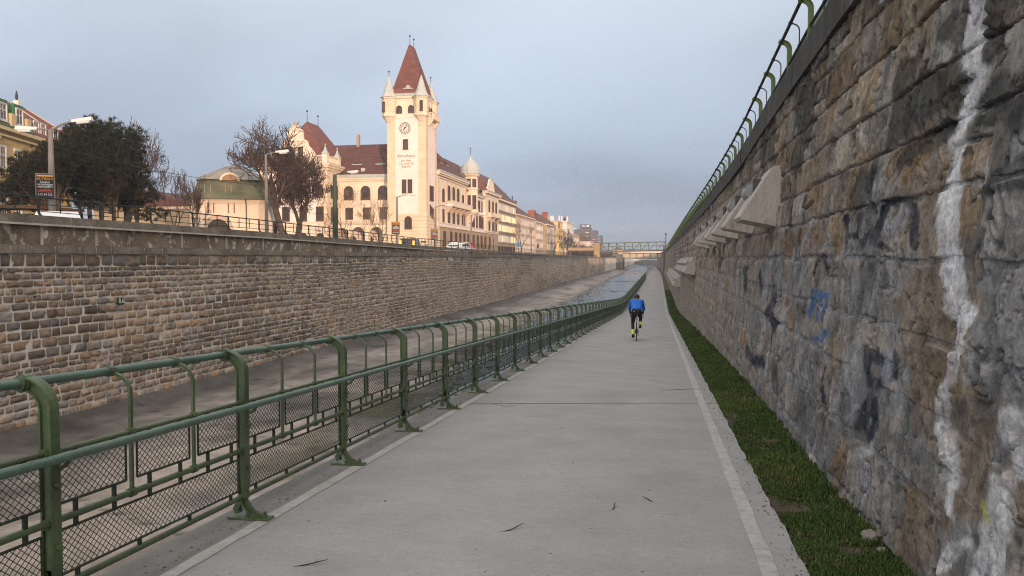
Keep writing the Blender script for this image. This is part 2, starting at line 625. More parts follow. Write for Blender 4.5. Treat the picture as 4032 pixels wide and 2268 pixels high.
ys = ysteps(-30, 560, 0.011, 0.14)
xs = np.concatenate([[-16.05, -15.9, -15.75, -15.6, -15.45, -15.25, -15.0], np.linspace(-14.8, -3.4, 74), [-3.25, -3.1, -3.0]])
X, Y = np.meshgrid(xs, ys)
xw = xwater(Y) + 1.1 * (fbm(X * 0.25, Y * 0.30, 4, 51) - 0.5)
fil = np.clip((-14.9 - X) / 1.1, 0, 1)
slope = np.clip((X + 15.0) / (xw + 15.0), 0, 1)
wz = wlevel(Y)
Z = wz + 0.44 - 0.42 * slope + 0.36 * fil ** 2.2
deep = sstep(0.0, 1.6, X - xw)
Z = Z - 0.20 * deep + 0.05 * (fbm(X * 1.4, Y * 1.4, 4, 52) - 0.5) * (0.3 + slope)
bank = sstep(-5.0, -3.8, X + 0.8 * (fbm(X * .4, Y * .25, 3, 57) - .5)) * sstep(58, 75, Y)
Z = Z + bank * (0.36 + 0.2 * (fbm(X * 1.5, Y * 0.8, 3, 58) - .5))
# slabs of the paved berm: shallow grooves
gr = np.maximum(sstep(0.03, 0.0, np.abs((Y + 0.35 * X) % 6.2 - 3.1) - 0.02), sstep(0.05, 0.0, np.abs(X + 11.4)))
Z = Z - 0.03 * gr * (1 - deep)
f1 = fbm(X * 0.6, Y * 0.30, 5, 53); f2 = fbm(X * 2.2, Y * 1.0, 4, 54)
c = np.array([0.228, 0.202, 0.182])[None, None] * (0.10 + 1.55 * f1 + 0.9 * (f2 - .5)).clip(.25, 2)[..., None]
pale = sstep(0.50, 0.62, fbm(X * 0.5 + 5, Y * 0.22, 4, 59)) * sstep(0.15, 0.5, slope)
f3 = fbm(X * 7, Y * 3.2, 3, 60)
c = c * (0.72 + 0.56 * f3)[..., None]
c = c * (1 - 0.5 * pale[..., None]) + np.array([0.42, 0.345, 0.28]) * 0.5 * pale[..., None]
moss = sstep(0.50, 0.60, fbm(X * 0.9, Y * 0.5, 5, 55)) * sstep(0.45, 0.9, slope + 0.12 * (f2 - .5)) * (1 - 0.6 * deep)
c = c * (1 - 0.8 * moss[..., None]) + np.array([0.085, 0.072, 0.022]) * 0.8 * moss[..., None]
wet = sstep(0.80, 1.0, slope + 0.10 * (f2 - .5))
c = c * (1 - 0.42 * wet[..., None])
c = c * (1 - 0.62 * (fil ** 0.5)[..., None] * (0.7 + 0.8 * f2)[..., None].clip(0, 1))
c = c * (1 - 0.65 * (gr * (1 - deep))[..., None])
bk = bank * sstep(0.4, 0.6, f1)
c = c * (1 - bk[..., None]) + np.array([0.075, 0.085, 0.035]) * bk[..., None]
tag(link('river_bed', np_mesh('river_bed', np.stack([X, Y, Z], -1).reshape(-1, 3), grid_faces(len(ys), len(xs)), c.reshape(-1, 3), smooth=True), 'bed'), kind='structure')

mw = bpy.data.materials.new('water'); mw.use_nodes = True
nt = mw.node_tree; b = nt.nodes['Principled BSDF']
b.inputs['Base Color'].default_value = (0.030, 0.058, 0.082, 1)
b.inputs['Roughness'].default_value = 0.16
b.inputs['IOR'].default_value = 1.33
b.inputs['Specular IOR Level'].default_value = 0.5
g = nt.nodes.new('ShaderNodeNewGeometry'); mp = nt.nodes.new('ShaderNodeMapping'); mp.inputs['Scale'].default_value = (1.1, 0.55, 1)
n1 = nt.nodes.new('ShaderNodeTexNoise'); n1.inputs['Scale'].default_value = 1.6; n1.inputs['Detail'].default_value = 5; n1.inputs['Roughness'].default_value = 0.6
bp = nt.nodes.new('ShaderNodeBump'); bp.inputs['Strength'].default_value = 0.7; bp.inputs['Distance'].default_value = 0.16
nt.links.new(g.outputs['Position'], mp.inputs['Vector']); nt.links.new(mp.outputs[0], n1.inputs['Vector'])
nt.links.new(n1.outputs['Fac'], bp.inputs['Height']); nt.links.new(bp.outputs[0], b.inputs['Normal'])
MATS['water'] = mw
edges = [-30] + WEIRS + [560]
wb = MB(); wr = MB(); fm = MB()
for i in range(len(edges) - 1):
    a, bb = edges[i], edges[i + 1]
    z = zval(wlevel((a + bb) / 2))
    sh0, sh1 = zval(shift(a)), zval(shift(bb))
    wb.add([(-15.5, a + 0.25 * (i > 0), z), (-2.95 + sh0, a + 0.25 * (i > 0), z), (-2.95 + sh1, bb, z), (-15.5, bb, z)], [(0, 1, 2, 3)])
    if i:
        x0 = float(xwater(a)) - 0.5
        wr.prism([(a - 0.3, z - 0.42), (a + 0.3, z - 0.42), (a + 0.3, z - 0.015), (a + 0.05, z + 0.012), (a - 0.22, z - 0.05)], x0, -3.2, 'x')
        q = x0
        while q < -3.6:
            w = random.uniform(0.3, 1.1)
            if random.random() < 0.6:
                fm.box(q, q + w, a - 0.50 - 0.2 * random.random(), a - 0.36, z - 0.105, z - 0.075)
            q += w + 0.1
tag(wb.build('river_water', 'water'), kind='structure')
tag(wr.build('weir_sills', 'wet_concrete'), kind='structure')
tag(fm.build('white_water', 'foam'), kind='stuff')

mb = MB(); mb.box(-40, 30, 556, 558, -6, 2.0)
tag(mb.build('far_embankment', 'path_wall'), kind='structure')

# stones and silt lumps strewn along the water's edge
rs = np.random.default_rng(31)
NS = 2600
sy = 7 * (150 / 7) ** rs.random(NS)
sx = np.clip(xwater(sy) + 1.0 * (fbm(np.zeros(NS), sy * 0.30, 4, 51) - 0.5) + rs.normal(0.3, 0.8, NS) + rs.choice([0, 0, 0, 1.8], NS), -14.5, -3.3)
sr = rs.uniform(0.03, 0.11, NS) * rs.choice([1, 1, 1, 1.7], NS)
o8 = np.array([(1, 0, 0), (0, 1, 0), (-1, 0, 0), (0, -1, 0), (.6, .6, .45), (-.6, .6, .5), (-.6, -.6, .42), (.6, -.6, .5)])
V = np.stack([sx, sy, wlevel(sy) - 0.015], -1)[:, None] + o8[None] * (sr[:, None, None] * rs.uniform(.7, 1.3, (NS, 8, 1))) * np.array([1.2, 1.2, .8])
Fq = np.array([(0, 1, 5, 4), (1, 2, 6, 5), (2, 3, 7, 6), (3, 0, 4, 7), (4, 5, 6, 7)])
pc_ = np.array([.15, .13, .105])[None] * rs.uniform(.4, 1.5, (NS, 1)); gm = rs.random(NS) < .35; pc_[gm] = np.array([.055, .060, .018]) * rs.uniform(.6, 1.4, (int(gm.sum()), 1))
tag(link('river_pebbles', np_mesh('river_pebbles', V.reshape(-1, 3), (Fq[None] + (np.arange(NS) * 8)[:, None, None]).reshape(-1, 4), np.repeat(pc_, 8, 0)), 'bed'), kind='stuff')
# hairline cracks branching off the joint
for pts in ([(-2.35, 10.66), (-2.18, 10.55), (-2.02, 10.42), (-1.93, 10.44)], [(-1.95, 10.75), (-1.98, 10.6), (-2.05, 10.5)]):
    mb = MB()
    for (xa, ya), (xb, yb) in zip(pts[:-1], pts[1:]):
        w = .007
        mb.add([(xa, ya - w, zval(pz(ya - w)) + .0025), (xb, yb - w, zval(pz(yb - w)) + .0025), (xb, yb + w, zval(pz(yb + w)) + .0025), (xa, ya + w, zval(pz(ya + w)) + .0025)], [(0, 1, 2, 3)])
    mb.build('crack', 'joint_tar', path)

# grit, leaf scraps and bits of bark swept to the edges of the path
rs = np.random.default_rng(77)
NG = 1300
gy = 3.2 * (45 / 3.2) ** rs.random(NG)
e_ = rs.random(NG)
gx = np.where(e_ < .45, XR - np.abs(rs.normal(0, .10, NG)) + .02, np.where(e_ < .90, -2.75 - np.abs(rs.normal(0, .09, NG)), rs.uniform(-2.6, .6, NG)))
gs = rs.uniform(.002, .0075, NG) * (1 + .05 * gy)
an_ = rs.random(NG) * 6.28
ux, uy = np.cos(an_), np.sin(an_)
asp = rs.uniform(.25, .9, NG)
c0 = np.stack([gx, gy, pz(gy)], -1)
A = np.stack([ux, uy, -S * uy], -1) * gs[:, None]; B = np.stack([-uy, ux, -S * ux], -1) * (gs * asp)[:, None]
up_ = np.array([0, 0, 1.0])[None] * (gs * rs.uniform(.3, .8, NG))[:, None]
V = np.stack([c0 - A - B, c0 + A - B, c0 + A + B, c0 - A + B, c0 - A * .5 - B * .4 + up_, c0 + A * .6 - B * .5 + up_, c0 + A * .5 + B * .6 + up_ * .7, c0 - A * .6 + B * .4 + up_], 1)
gcol = np.array([.10, .085, .065])[None] * rs.uniform(.3, 1.7, (NG, 1)); lf = rs.random(NG) < .25; gcol[lf] = np.array([.12, .075, .035]) * rs.uniform(.5, 1.2, (int(lf.sum()), 1))
Fg = np.array([(0, 1, 5, 4), (1, 2, 6, 5), (2, 3, 7, 6), (3, 0, 4, 7), (4, 5, 6, 7)])
tag(link('grit', np_mesh('grit', V.reshape(-1, 3), (Fg[None] + (np.arange(NG) * 8)[:, None, None]).reshape(-1, 4), np.repeat(gcol, 8, 0)), 'bed'), kind='stuff')
# ------------------------------------------------------------------ left embankment wall: rubble stones in pale mortar, coping course, rendered parapet
LZ0, LZ1 = -3.25, 1.73
quay = thing('embankment_wall', 'tall wall of small brown stones in pale mortar along the far side of the river, with a rendered parapet', 'wall', (XWALL, 60, LZ0))


def ptop(y):
    return np.interp(y, [0, 30, 50, 100, 200, 520], [2.80, 2.70, 2.50, 2.27, 2.10, 2.02])


def zero_part(name, me, mats, parent, kind=None, label=None):
    """Mesh given in world coordinates, hung under a thing that stands elsewhere."""
    w = wloc(parent)
    me.transform(Matrix.Translation(-w))
    o = link(name, me, mats, parent, w)
    return tag(o, label=label, kind=kind)


ys = ysteps(6, 520, 0.006, 0.09)
zs = np.linspace(LZ0, LZ1 + 0.02, 70)
Zg, Yg = np.meshgrid(zs, ys)
Xg = XWALL + 0.022 * (fbm(Yg * 2.2, Zg * 2.2, 4, 61) - 0.5)
zero_part('mortar', np_mesh('mortar', np.stack([Xg, Yg, Zg], -1).reshape(-1, 3), grid_faces(len(ys), len(zs), True), smooth=True), 'mortar_left', quay)

# courses
cz = [LZ0 + 0.05]
while cz[-1] < LZ1 - 0.30:
    cz.append(cz[-1] + random.choice([0.14, 0.16, 0.18, 0.19, 0.21, 0.24, 0.27]))
cz[-1] = LZ1 - 0.01
PAL_L = np.array([(.200, .150, .108), (.235, .178, .128), (.165, .125, .092), (.255, .205, .155), (.190, .165, .140), (.150, .118, .095),
                  (.270, .222, .170), (.215, .185, .160), (.240, .170, .110), (.195, .180, .168)])
rects = []
for ci in range(len(cz) - 1):
    z0, z1 = cz[ci], cz[ci + 1]
    y = 8.0 + random.random() * 0.3
    while y < 235:
        small = sstep(24, 44, y)
        h = z1 - z0
        L = random.choice([0.8, 1.1, 1.4, 1.8, 2.3]) * h * 0.95 + random.uniform(0.02, 0.12)
        L *= (1 - 0.30 * small)
        L = min(L, 0.62)
        if y > 110:
            L *= 1.4
        u = random.random()
        wob = 0.07 * float(fbm(y * 0.35, z0 * 0.5, 3, 66) - 0.5) * (1 + small)
        a0, a1 = z0 + wob, z1 + wob
        if small > 0.3 and u < 0.34 and h > 0.15 and y < 120:          # two thin stones instead of one
            mid = a0 + h * random.uniform(0.4, 0.6)
            rects.append((y, y + L, a0, mid)); rects.append((y, y + L, mid, a1))
        elif small > 0.3 and u < 0.56 and h > 0.15 and y < 120:         # a thin upright pair
            f = random.uniform(0.4, 0.6)
            rects.append((y, y + L * f, a0, a1)); rects.append((y + L * f, y + L, a0, a1))
        else:
            rects.append((y, y + L, a0, a1))
        y += L
rects = np.array(rects)
rects = rects[(rects[:, 2] > LZ0) & (rects[:, 3] < LZ1 + 0.03)]
R_ = rects
n = len(R_)
jy = RNG.uniform(-0.016, 0.016, (n, 8)); jz = RNG.uniform(-0.013, 0.013, (n, 8))
gap = RNG.uniform(0.010, 0.030, n) * np.clip((R_[:, 3] - R_[:, 2]) / 0.17, .5, 1.1) * (1 + .25 * sstep(24, 44, R_[:, 0]))
y0, y1, z0, z1 = R_[:, 0] + gap, R_[:, 1] - gap, R_[:, 2] + gap, R_[:, 3] - gap
cut = np.minimum(y1 - y0, z1 - z0) * RNG.uniform(0.04, 0.20, n)
py = np.stack([y0 + cut, y1 - cut, y1, y1, y1 - cut, y0 + cut, y0, y0], 1) + jy
pzz = np.stack([z0, z0, z0 + cut, z1 - cut, z1, z1, z1 - cut, z0 + cut], 1) + jz
cy_, cz_ = (y0 + y1) / 2, (z0 + z1) / 2
hgt = RNG.uniform(0.012, 0.040, n)
tilt = RNG.uniform(-0.10, 0.10, (n, 2))
ins = RNG.uniform(0.88, 0.95, n)
iy = cy_[:, None] + (py - cy_[:, None]) * ins[:, None]
iz = cz_[:, None] + (pzz - cz_[:, None]) * ins[:, None]
XO = np.full((n, 8), XWALL - 0.02)
XI = XWALL + hgt[:, None] + tilt[:, :1] * (iy - cy_[:, None]) + tilt[:, 1:] * (iz - cz_[:, None]) + RNG.uniform(-0.007, 0.007, (n, 8))
XC = XWALL + hgt + RNG.uniform(-0.004, 0.014, n)
VS = np.concatenate([np.stack([XO, py, pzz], -1), np.stack([XI, iy, iz], -1), np.stack([XC, cy_, cz_], -1)[:, None]], 1)   # n,17,3
k8 = np.arange(8)
FQ = np.stack([k8, (k8 + 1) % 8, (k8 + 1) % 8 + 8, k8 + 8], 1)
FT = np.stack([k8 + 8, (k8 + 1) % 8 + 8, np.full(8, 16)], 1)
pc = PAL_L[RNG.integers(0, len(PAL_L), n)] * RNG.uniform(0.86, 1.24, (n, 1)) * np.array([1.29, 1.24, 1.22])
damp = sstep(0.6, 1.6, cz_) * sstep(38, 18, cy_)                       # the upper courses near the parapet are sooty
pc = pc * (1 - 0.38 * damp[:, None])
soot = fbm(cy_ * 0.22, cz_ * 0.7, 3, 67)
pc = pc * (1.05 - 0.36 * sstep(0.52, 0.68, soot))[:, None]
pc = pc * (1 + 0.12 * sstep(30, 80, cy_))[:, None]
show = (y1 - y0) * (z1 - z0) * 16.0 / (256 + cy_ ** 2) ** 1.5 * ((cy_ > 15.9) & (cz_ > -2.6))
order = np.argsort(-show)
single = order[:300]
for i in single:
    me = np_mesh('stone', VS[i], [FQ, FT], np.tile(pc[i], (17, 1)))
    zero_part('stone', me, 'stone_left', quay)
rest = order[300:]
Vr = VS[rest].reshape(-1, 3)
off = (np.arange(len(rest)) * 17)[:, None, None]
me = np_mesh('stones', Vr, [(FQ[None] + off).reshape(-1, 4), (FT[None] + off).reshape(-1, 3)], np.repeat(pc[rest], 17, 0))
zero_part('stones', me, 'stone_left', quay, kind='stuff')
# pilaster strips of the distant stretch
mb = MB()
for yy in (205, 262, 330, 402):
    mb.box(XWALL - 0.05, XWALL + 0.16, yy, yy + 1.6, LZ0 + 0.4, LZ1)
mb.build('pilaster', 'ledge_pale', quay)

# coping course: dark blocks with pale joints, standing proud
y = 8.0
far_mb = MB()
while y < 520:
    L = random.uniform(0.62, 0.95) if y < 60 else random.uniform(0.9, 1.4)
    d = 0.10 + random.uniform(-0.008, 0.008)
    a, bb = y + 0.012, y + L - 0.012
    zz0, zz1 = LZ1 + random.uniform(-0.008, 0.008), LZ1 + 0.225 + random.uniform(-0.01, 0.01)
    e_ = 0.02
    lo = [(XWALL - 0.3, a, zz0), (XWALL + d, a + e_ * .5, zz0 + .01), (XWALL + d, bb - e_ * .5, zz0 + .01), (XWALL - 0.3, bb, zz0)]
    hi = [(XWALL - 0.3, a, zz1), (XWALL + d - e_, a + e_, zz1), (XWALL + d - e_, bb - e_, zz1), (XWALL - 0.3, bb, zz1)]
    if y < 130:
        MB().hexa(lo, hi).build('coping_block', 'coping_dark', quay)
    else:
        far_mb.hexa(lo, hi)
    y += L
tag(far_mb.build('coping_blocks', 'coping_dark', quay), kind='stuff')
mbj = MB()
mbj.box(XWALL - 0.28, XWALL + 0.072, 8, 520, LZ1 + 0.004, LZ1 + 0.20)
mbj.build('coping_joint', 'ledge_pale', quay)

# rendered parapet, thin pale ledge, dark parapet coping
ys = ysteps(6, 520, 0.012, 0.25)
zt = ptop(ys)
rows = [np.full(len(ys), 1.90), zt - 0.26]
V = []
nz = 9
for k in range(nz):
    t = k / (nz - 1)
    zr = rows[0] * (1 - t) + rows[1] * t
    V.append(np.stack([XWALL - 0.10 + 0.03 * (fbm(ys * 1.1, zr * 2, 3, 71) - 0.5), ys, zr], -1))
zero_part('parapet_face', np_mesh('parapet_face', np.concatenate(V), grid_faces(nz, len(ys), True), smooth=True), 'render_old', quay)
yy = 9.3
while yy < 120:                                                         # pale strips over the parapet's joints
    zt_ = float(ptop(yy))
    if random.random() < 0.8:
        MB().box(XWALL - 0.2, XWALL - 0.072, yy, yy + random.uniform(0.06, 0.13), 1.96, zt_ - 0.27).build('joint_strip', 'ledge_pale', quay)
    yy += random.uniform(1.6, 3.4)
yy = 6.0
while yy < 52:
    L = 3.1
    za, zb = float(ptop(yy)) - 0.27, float(ptop(min(52, yy + L))) - 0.27
    y2 = min(52, yy + L) - 0.02
    MB().hexa([(XWALL - 0.3, yy, za), (XWALL + 0.06, yy, za), (XWALL + 0.06, y2, zb), (XWALL - 0.3, y2, zb)],
              [(XWALL - 0.3, yy, za + .05), (XWALL + 0.055, yy, za + .05), (XWALL + 0.055, y2, zb + .05), (XWALL - 0.3, y2, zb + .05)]).build('ledge_slab', 'ledge_pale', quay)
    yy += L
yy = 6.0
pm = MB()
while yy < 520:
    L = 2.55 if yy < 110 else 8
    y2 = min(520, yy + L) - 0.03
    za, zb = float(ptop(yy)), float(ptop(y2))
    out = 0.015 + random.uniform(-.006, .006)
    lo = [(XWALL - 0.42, yy, za - .22), (XWALL + out, yy, za - .22), (XWALL + out, y2, zb - .22), (XWALL - 0.42, y2, zb - .22)]
    hi = [(XWALL - 0.42, yy, za), (XWALL + out - .02, yy, za), (XWALL + out - .02, y2, zb), (XWALL - 0.42, y2, zb)]
    (MB() if yy < 110 else pm).hexa(lo, hi).build('parapet_slab', 'coping_dark', quay) if yy < 110 else pm.hexa(lo, hi)
    if yy < 110:
        MB().box(XWALL - 0.40, XWALL - 0.004, y2 + .002, y2 + .028, za - .21, min(za, zb) - .012).build('pale_joint', 'ledge_pale', quay)
    yy += L
tag(pm.build('parapet_slabs', 'coping_dark', quay), kind='stuff')

# kilometre plate
plate = thing('number_plate', 'small green plate with the white figures 8.6 fixed to the stone wall', 'plate', (XWALL + 0.075, 20.57, 0.32))
py_, pz_ = 20.57, 0.32
MB().prism([(py_ - .145, pz_ - .1), (py_ + .15, pz_ - .1), (py_ + .15, pz_ + .09), (py_ - .145, pz_ + .1)], XWALL + 0.05, XWALL + 0.075, 'x').build('panel', M('plate_green', (0.008, 0.055, 0.035), 0.45, 0.2, 6, 0), plate)
M('plate_white', (0.62, 0.66, 0.62), 0.6, 0.1, 6, 0)
text_on('digits', '8.6', 0.20, 'plate_white', plate, (XWALL + 0.077, py_ + .02, pz_), rad(90), 0.002)

# ------------------------------------------------------------------ right-hand wall: big rough blocks smeared with mortar
rwall = thing('rubble_wall', 'high rough wall of weathered brown and grey stone blocks rising beside the path', 'wall', (1.6, 10, -0.5))


def zcop(y):
    return np.interp(y, [0, 11, 16, 20, 36, 520], [4.30, 4.13, 3.95, 3.76, 3.58, 3.58])


def xwall_r(y, z):
    y = np.asarray(y, float)
    b_ = np.interp(y, [0, 7, 10, 16, 22, 35, 60, 520], [1.40, 1.40, 1.48, 1.56, 1.60, 1.66, 1.63, 1.60])
    t_ = np.interp(y, [0, 60, 520], [1.95, 1.93, 1.90])
    f = (z - pz(y)) / (zcop(y) - pz(y))
    return b_ + (t_ - b_) * f + shift(y)


def seg_dist(Y, Z, pts):
    """Distance of each (Y, Z) from a polyline."""
    d = np.full(np.shape(Y), 1e9)
    for (a0, b0), (a1, b1) in zip(pts[:-1], pts[1:]):
        va, vb = a1 - a0, b1 - b0
        t = np.clip(((Y - a0) * va + (Z - b0) * vb) / (va * va + vb * vb + 1e-9), 0, 1)
        d = np.minimum(d, np.hypot(Y - a0 - t * va, Z - b0 - t * vb))
    return d


WHITE, BLACK, CRUST, BLUE, PALEB = (0.56, 0.55, 0.55), (0.020, 0.022, 0.031), (0.022, 0.024, 0.022), (0.035, 0.105, 0.23), (0.24, 0.255, 0.29)
# (polyline in wall metres, half width, colour, strength, hardness): lime run-off, black crusts, sprayed strokes
PAINT = [
    ([(4.89, 4.0), (4.92, 3.4), (4.89, 3.08), (4.97, 2.92), (4.83, 2.63), (4.93, 2.43)], 0.085, WHITE, 1.0, 0.55),
    ([(4.93, 2.43), (5.03, 2.34), (4.90, 2.17), (4.91, 1.98), (4.81, 1.76), (4.67, 1.49)], 0.075, WHITE, 1.0, 0.55),
    ([(4.72, 1.62), (4.60, 1.36)], 0.08, WHITE, 0.95, 0.5), ([(4.62, 1.32), (4.38, 1.30)], 0.075, WHITE, 0.9, 0.5),
    ([(4.40, 1.3), (4.49, 1.0), (4.59, 0.84), (4.46, 0.62), (4.22, 0.5), (4.20, 0.32)], 0.04, WHITE, 0.85, 0.5),
    ([(4.40, 0.66), (4.25, 0.5)], 0.075, WHITE, 0.8, 0.4),
    ([(3.70, 0.88), (3.55, 0.76)], 0.08, WHITE, 0.95, 0.5), ([(3.73, 0.6), (3.7, 0.41), (3.77, 0.21), (3.8, 0.0)], 0.055, WHITE, 0.9, 0.5),
    ([(3.95, 0.26), (4.25, 0.0)], 0.035, WHITE, 0.8, 0.5), ([(3.62, 0.7), (3.60, 0.2)], 0.04, WHITE, 0.6, 0.3),
    ([(5.85, 2.33), (5.59, 2.36), (5.2, 2.38)], 0.11, CRUST, 0.95, 0.6), ([(4.45, 2.42), (4.11, 2.38), (4.0, 2.28)], 0.13, CRUST, 0.97, 0.6),
    ([(4.2, 1.98), (3.95, 2.0)], 0.10, CRUST, 0.92, 0.6), ([(4.67, 2.36), (4.75, 2.2)], 0.05, CRUST, 0.95, 0.5), ([(4.4, 0.78), (3.95, 0.86)], 0.10, CRUST, 0.6, 0.3),
    ([(5.0, 0.75), (4.85, 0.6)], 0.08, CRUST, 0.55, 0.3),
    ([(7.55, 1.97), (7.32, 1.81), (6.95, 1.79), (6.93, 1.97)], 0.035, BLACK, 0.85, 0.5),
    ([(6.26, 1.71), (6.43, 1.87), (6.26, 2.01), (5.84, 2.02), (5.57, 1.94), (5.4, 1.7)], 0.032, BLACK, 0.9, 0.5),
    ([(6.22, 1.98), (6.42, 1.84), (6.5, 1.74)], 0.05, BLACK, 0.8, 0.4), ([(6.75, 1.72), (6.62, 1.80)], 0.05, BLACK, 0.7, 0.4),
    ([(6.05, 1.82), (5.75, 1.9)], 0.10, PALEB, 0.6, 0.3),
    ([(8.78, 1.44), (8.77, 1.58), (8.36, 1.62), (7.99, 1.45)], 0.035, BLACK, 0.8, 0.5),
    ([(8.52, 1.11), (8.45, 1.27), (8.18, 1.24), (8.06, 1.01)], 0.032, BLUE, 0.95, 0.5), ([(7.95, 1.24), (7.84, 1.25), (7.84, 1.02)], 0.030, BLUE, 0.95, 0.5),
    ([(8.34, 0.78), (7.86, 0.82), (7.6, 0.92)], 0.035, BLUE, 0.75, 0.4), ([(8.73, 1.25), (8.69, 1.01)], 0.035, BLUE, 0.85, 0.5),
    ([(8.30, 1.10), (8.25, 0.98)], 0.03, BLUE, 0.8, 0.5),
    ([(6.12, 0.9), (6.0, 0.69)], 0.045, BLACK, 0.9, 0.5), ([(5.95, 0.88), (5.66, 0.9)], 0.055, BLACK, 0.85, 0.4),
    ([(5.44, 0.97), (5.39, 0.83), (5.77, 0.71), (5.84, 0.62), (6.13, 0.47), (6.12, 0.33)], 0.030, BLACK, 0.85, 0.5),
    ([(5.6, 0.95), (5.5, 0.80)], 0.06, PALEB, 0.75, 0.4),
    ([(7.47, 0.6), (7.52, 0.45), (7.31, 0.32)], 0.028, BLACK, 0.8, 0.5), ([(5.72, 0.61), (5.65, 0.44), (5.75, 0.33)], 0.028, BLACK, 0.85, 0.5),
    ([(5.96, 0.5), (5.95, 0.39)], 0.075, BLACK, 0.75, 0.4), ([(6.5, 0.60), (6.3, 0.42)], 0.09, PALEB, 0.6, 0.3), ([(5.75, 0.2), (5.65, 0.0)], 0.06, PALEB, 0.6, 0.3),
    ([(11.6, 1.10), (12.0, 0.80), (11.2, 0.66)], 0.12, BLACK, 0.9, 0.5), ([(16.26, 1.33), (15.99, 1.04)], 0.12, BLACK, 0.7, 0.5), ([(13.67, 1.3), (13.11, 1.14)], 0.12, BLACK, 0.75, 0.5),
    ([(11.38, 0.64), (11.4, 0.42)], 0.07, BLACK, 0.85, 0.5), ([(14.6, -0.08), (13.2, -0.1), (12.1, 0.05)], 0.10, BLACK, 0.7, 0.4),
    ([(12.9, 1.2), (12.4, 0.3)], 0.22, (0.27, 0.265, 0.27), 0.65, 0.2), ([(10.6, 0.9), (10.2, 0.1)], 0.14, (0.27, 0.27, 0.28), 0.5, 0.2),
    ([(9.12, 1.90), (9.06, 1.80)], 0.10, (0.16, 0.075, 0.035), 0.9, 0.6), ([(24.0, 0.55), (23.4, 0.2)], 0.16, (0.21, 0.12, 0.05), 0.7, 0.4),
    ([(4.42, 0.90), (4.07, 0.97)], 0.04, (0.17, 0.12, 0.03), 0.45, 0.3), ([(4.85, 0.24), (4.8, 0.14)], 0.05, (0.22, 0.12, 0.03), 0.7, 0.3),
    ([(3.85, 0.47), (3.78, 0.42)], 0.018, (0.40, 0.42, 0.07), 0.7, 0.4),
]


def blend(c, col, a):
    return c * (1 - a[..., None]) + np.asarray(col) * a[..., None]


def r_color(Y, Z, base, is_stone):
    n1_ = fbm(Y * 1.3, Z * 1.0, 5, 81); n2_ = fbm(Y * 3.6, Z * 3.6, 4, 82); n3_ = fbm(Y * 1.4, Z * 1.2, 4, 83)
    c = base * (0.78 + 0.46 * n2_)[..., None]
    grey = np.array([0.200, 0.202, 0.205])
    # lower down the stones are buttered over with grey mortar
    hz = Z - pz(Y)
    smear = sstep(0.455, 0.505, n1_ + 0.34 * sstep(2.9, 1.7, hz) - 0.19)
    c = blend(c, grey * 1.0, smear * (0.66 if is_stone else 0.92))
    c = c * (0.82 + 0.36 * n3_)[..., None]
    # weather streaks running down the faces, pale lime and dark dirt
    sk = fbm(Y * 6.0, Z * 2.8, 4, 88)
    c = c * (1 - 0.30 * sstep(.56, .60, sk))[..., None]
    c = blend(c, (0.30, 0.285, 0.265), 0.24 * sstep(.57, .60, fbm(Y * 5 + 40, Z * 3.4, 4, 89)))
    q1, q2, q3 = r_plates(Y, Z)
    c = c * ((0.88 + 0.22 * q1) * (0.92 + 0.16 * q2) * (0.92 + 0.16 * q3))[..., None]      # freshly flaked beds are paler than the old skin
    c = c * (1 - 0.62 * r_crack(Y, Z))[..., None]
    c = c * 0.90
    # ochre and rust patches
    rust = sstep(0.61, 0.66, fbm(Y * 1.1 + 9, Z * 1.3, 4, 84))
    c = blend(c, (0.20, 0.125, 0.058), 0.45 * rust)
    # warmer, browner with distance where the mortar has weathered
    c = blend(c, np.array([0.27, 0.215, 0.165]) * (0.45 + 1.1 * n2_)[..., None], 0.55 * sstep(10, 26, Y))
    # black crusts, and a band darker towards the coping
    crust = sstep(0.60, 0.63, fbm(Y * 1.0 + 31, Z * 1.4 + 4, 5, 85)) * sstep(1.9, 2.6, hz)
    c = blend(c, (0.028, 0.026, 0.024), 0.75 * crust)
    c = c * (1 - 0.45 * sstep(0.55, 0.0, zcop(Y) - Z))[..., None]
    for pts, w, col, al, hard in PAINT:
        if col in (BLACK, BLUE): w, al = w * 1.3, 1.1
        yy_ = [p[0] for p in pts]
        sel = (Y > min(yy_) - 6 * w - .3) & (Y < max(yy_) + 6 * w + .3)
        if not sel.any():
            continue
        d = seg_dist(Y * .42, Z, [(p[0] * .42, p[1]) for p in pts]) + w * 1.1 * (fbm(Y * 6, Z * 5, 4, 86) - 0.5)
        a = sstep(w, w * hard, d) * al * (0.55 + 0.9 * (fbm(Y * 6, Z * 7, 3, 87) - 0.2)).clip(0, 1.15)
        c = blend(c, col, a.clip(0, 1))
    return c


def r_crack(Y, Z):
    """Narrow, mostly upright fissures of the flaking faces: 1 in the fissure."""
    w = fbm(Y * 3.0, Z * 3.0, 3, 90)
    r1 = np.abs(fbm(Y * 3.0 + w * 1.6, Z * 2.0 + w, 4, 92) * 2 - 1)
    r2 = np.abs(fbm(Y * 6.0 + w * 2.2, Z * 4.6 + w, 3, 98) * 2 - 1)
    m = sstep(.40, .58, fbm(Y * 0.9, Z * 0.9, 3, 100))
    return np.maximum(sstep(.045, .010, r1), 0.8 * sstep(.055, .012, r2) * m)


def r_plates(Y, Z):
    return sstep(.47, .50, fbm(Y * 2.3 + 3, Z * 1.6, 4, 99)), sstep(.50, .53, fbm(Y * 3.6 + 13, Z * 3.6, 4, 104)), sstep(.49, .51, fbm(Y * 6.5 + 33, Z * 7.0, 3, 105))


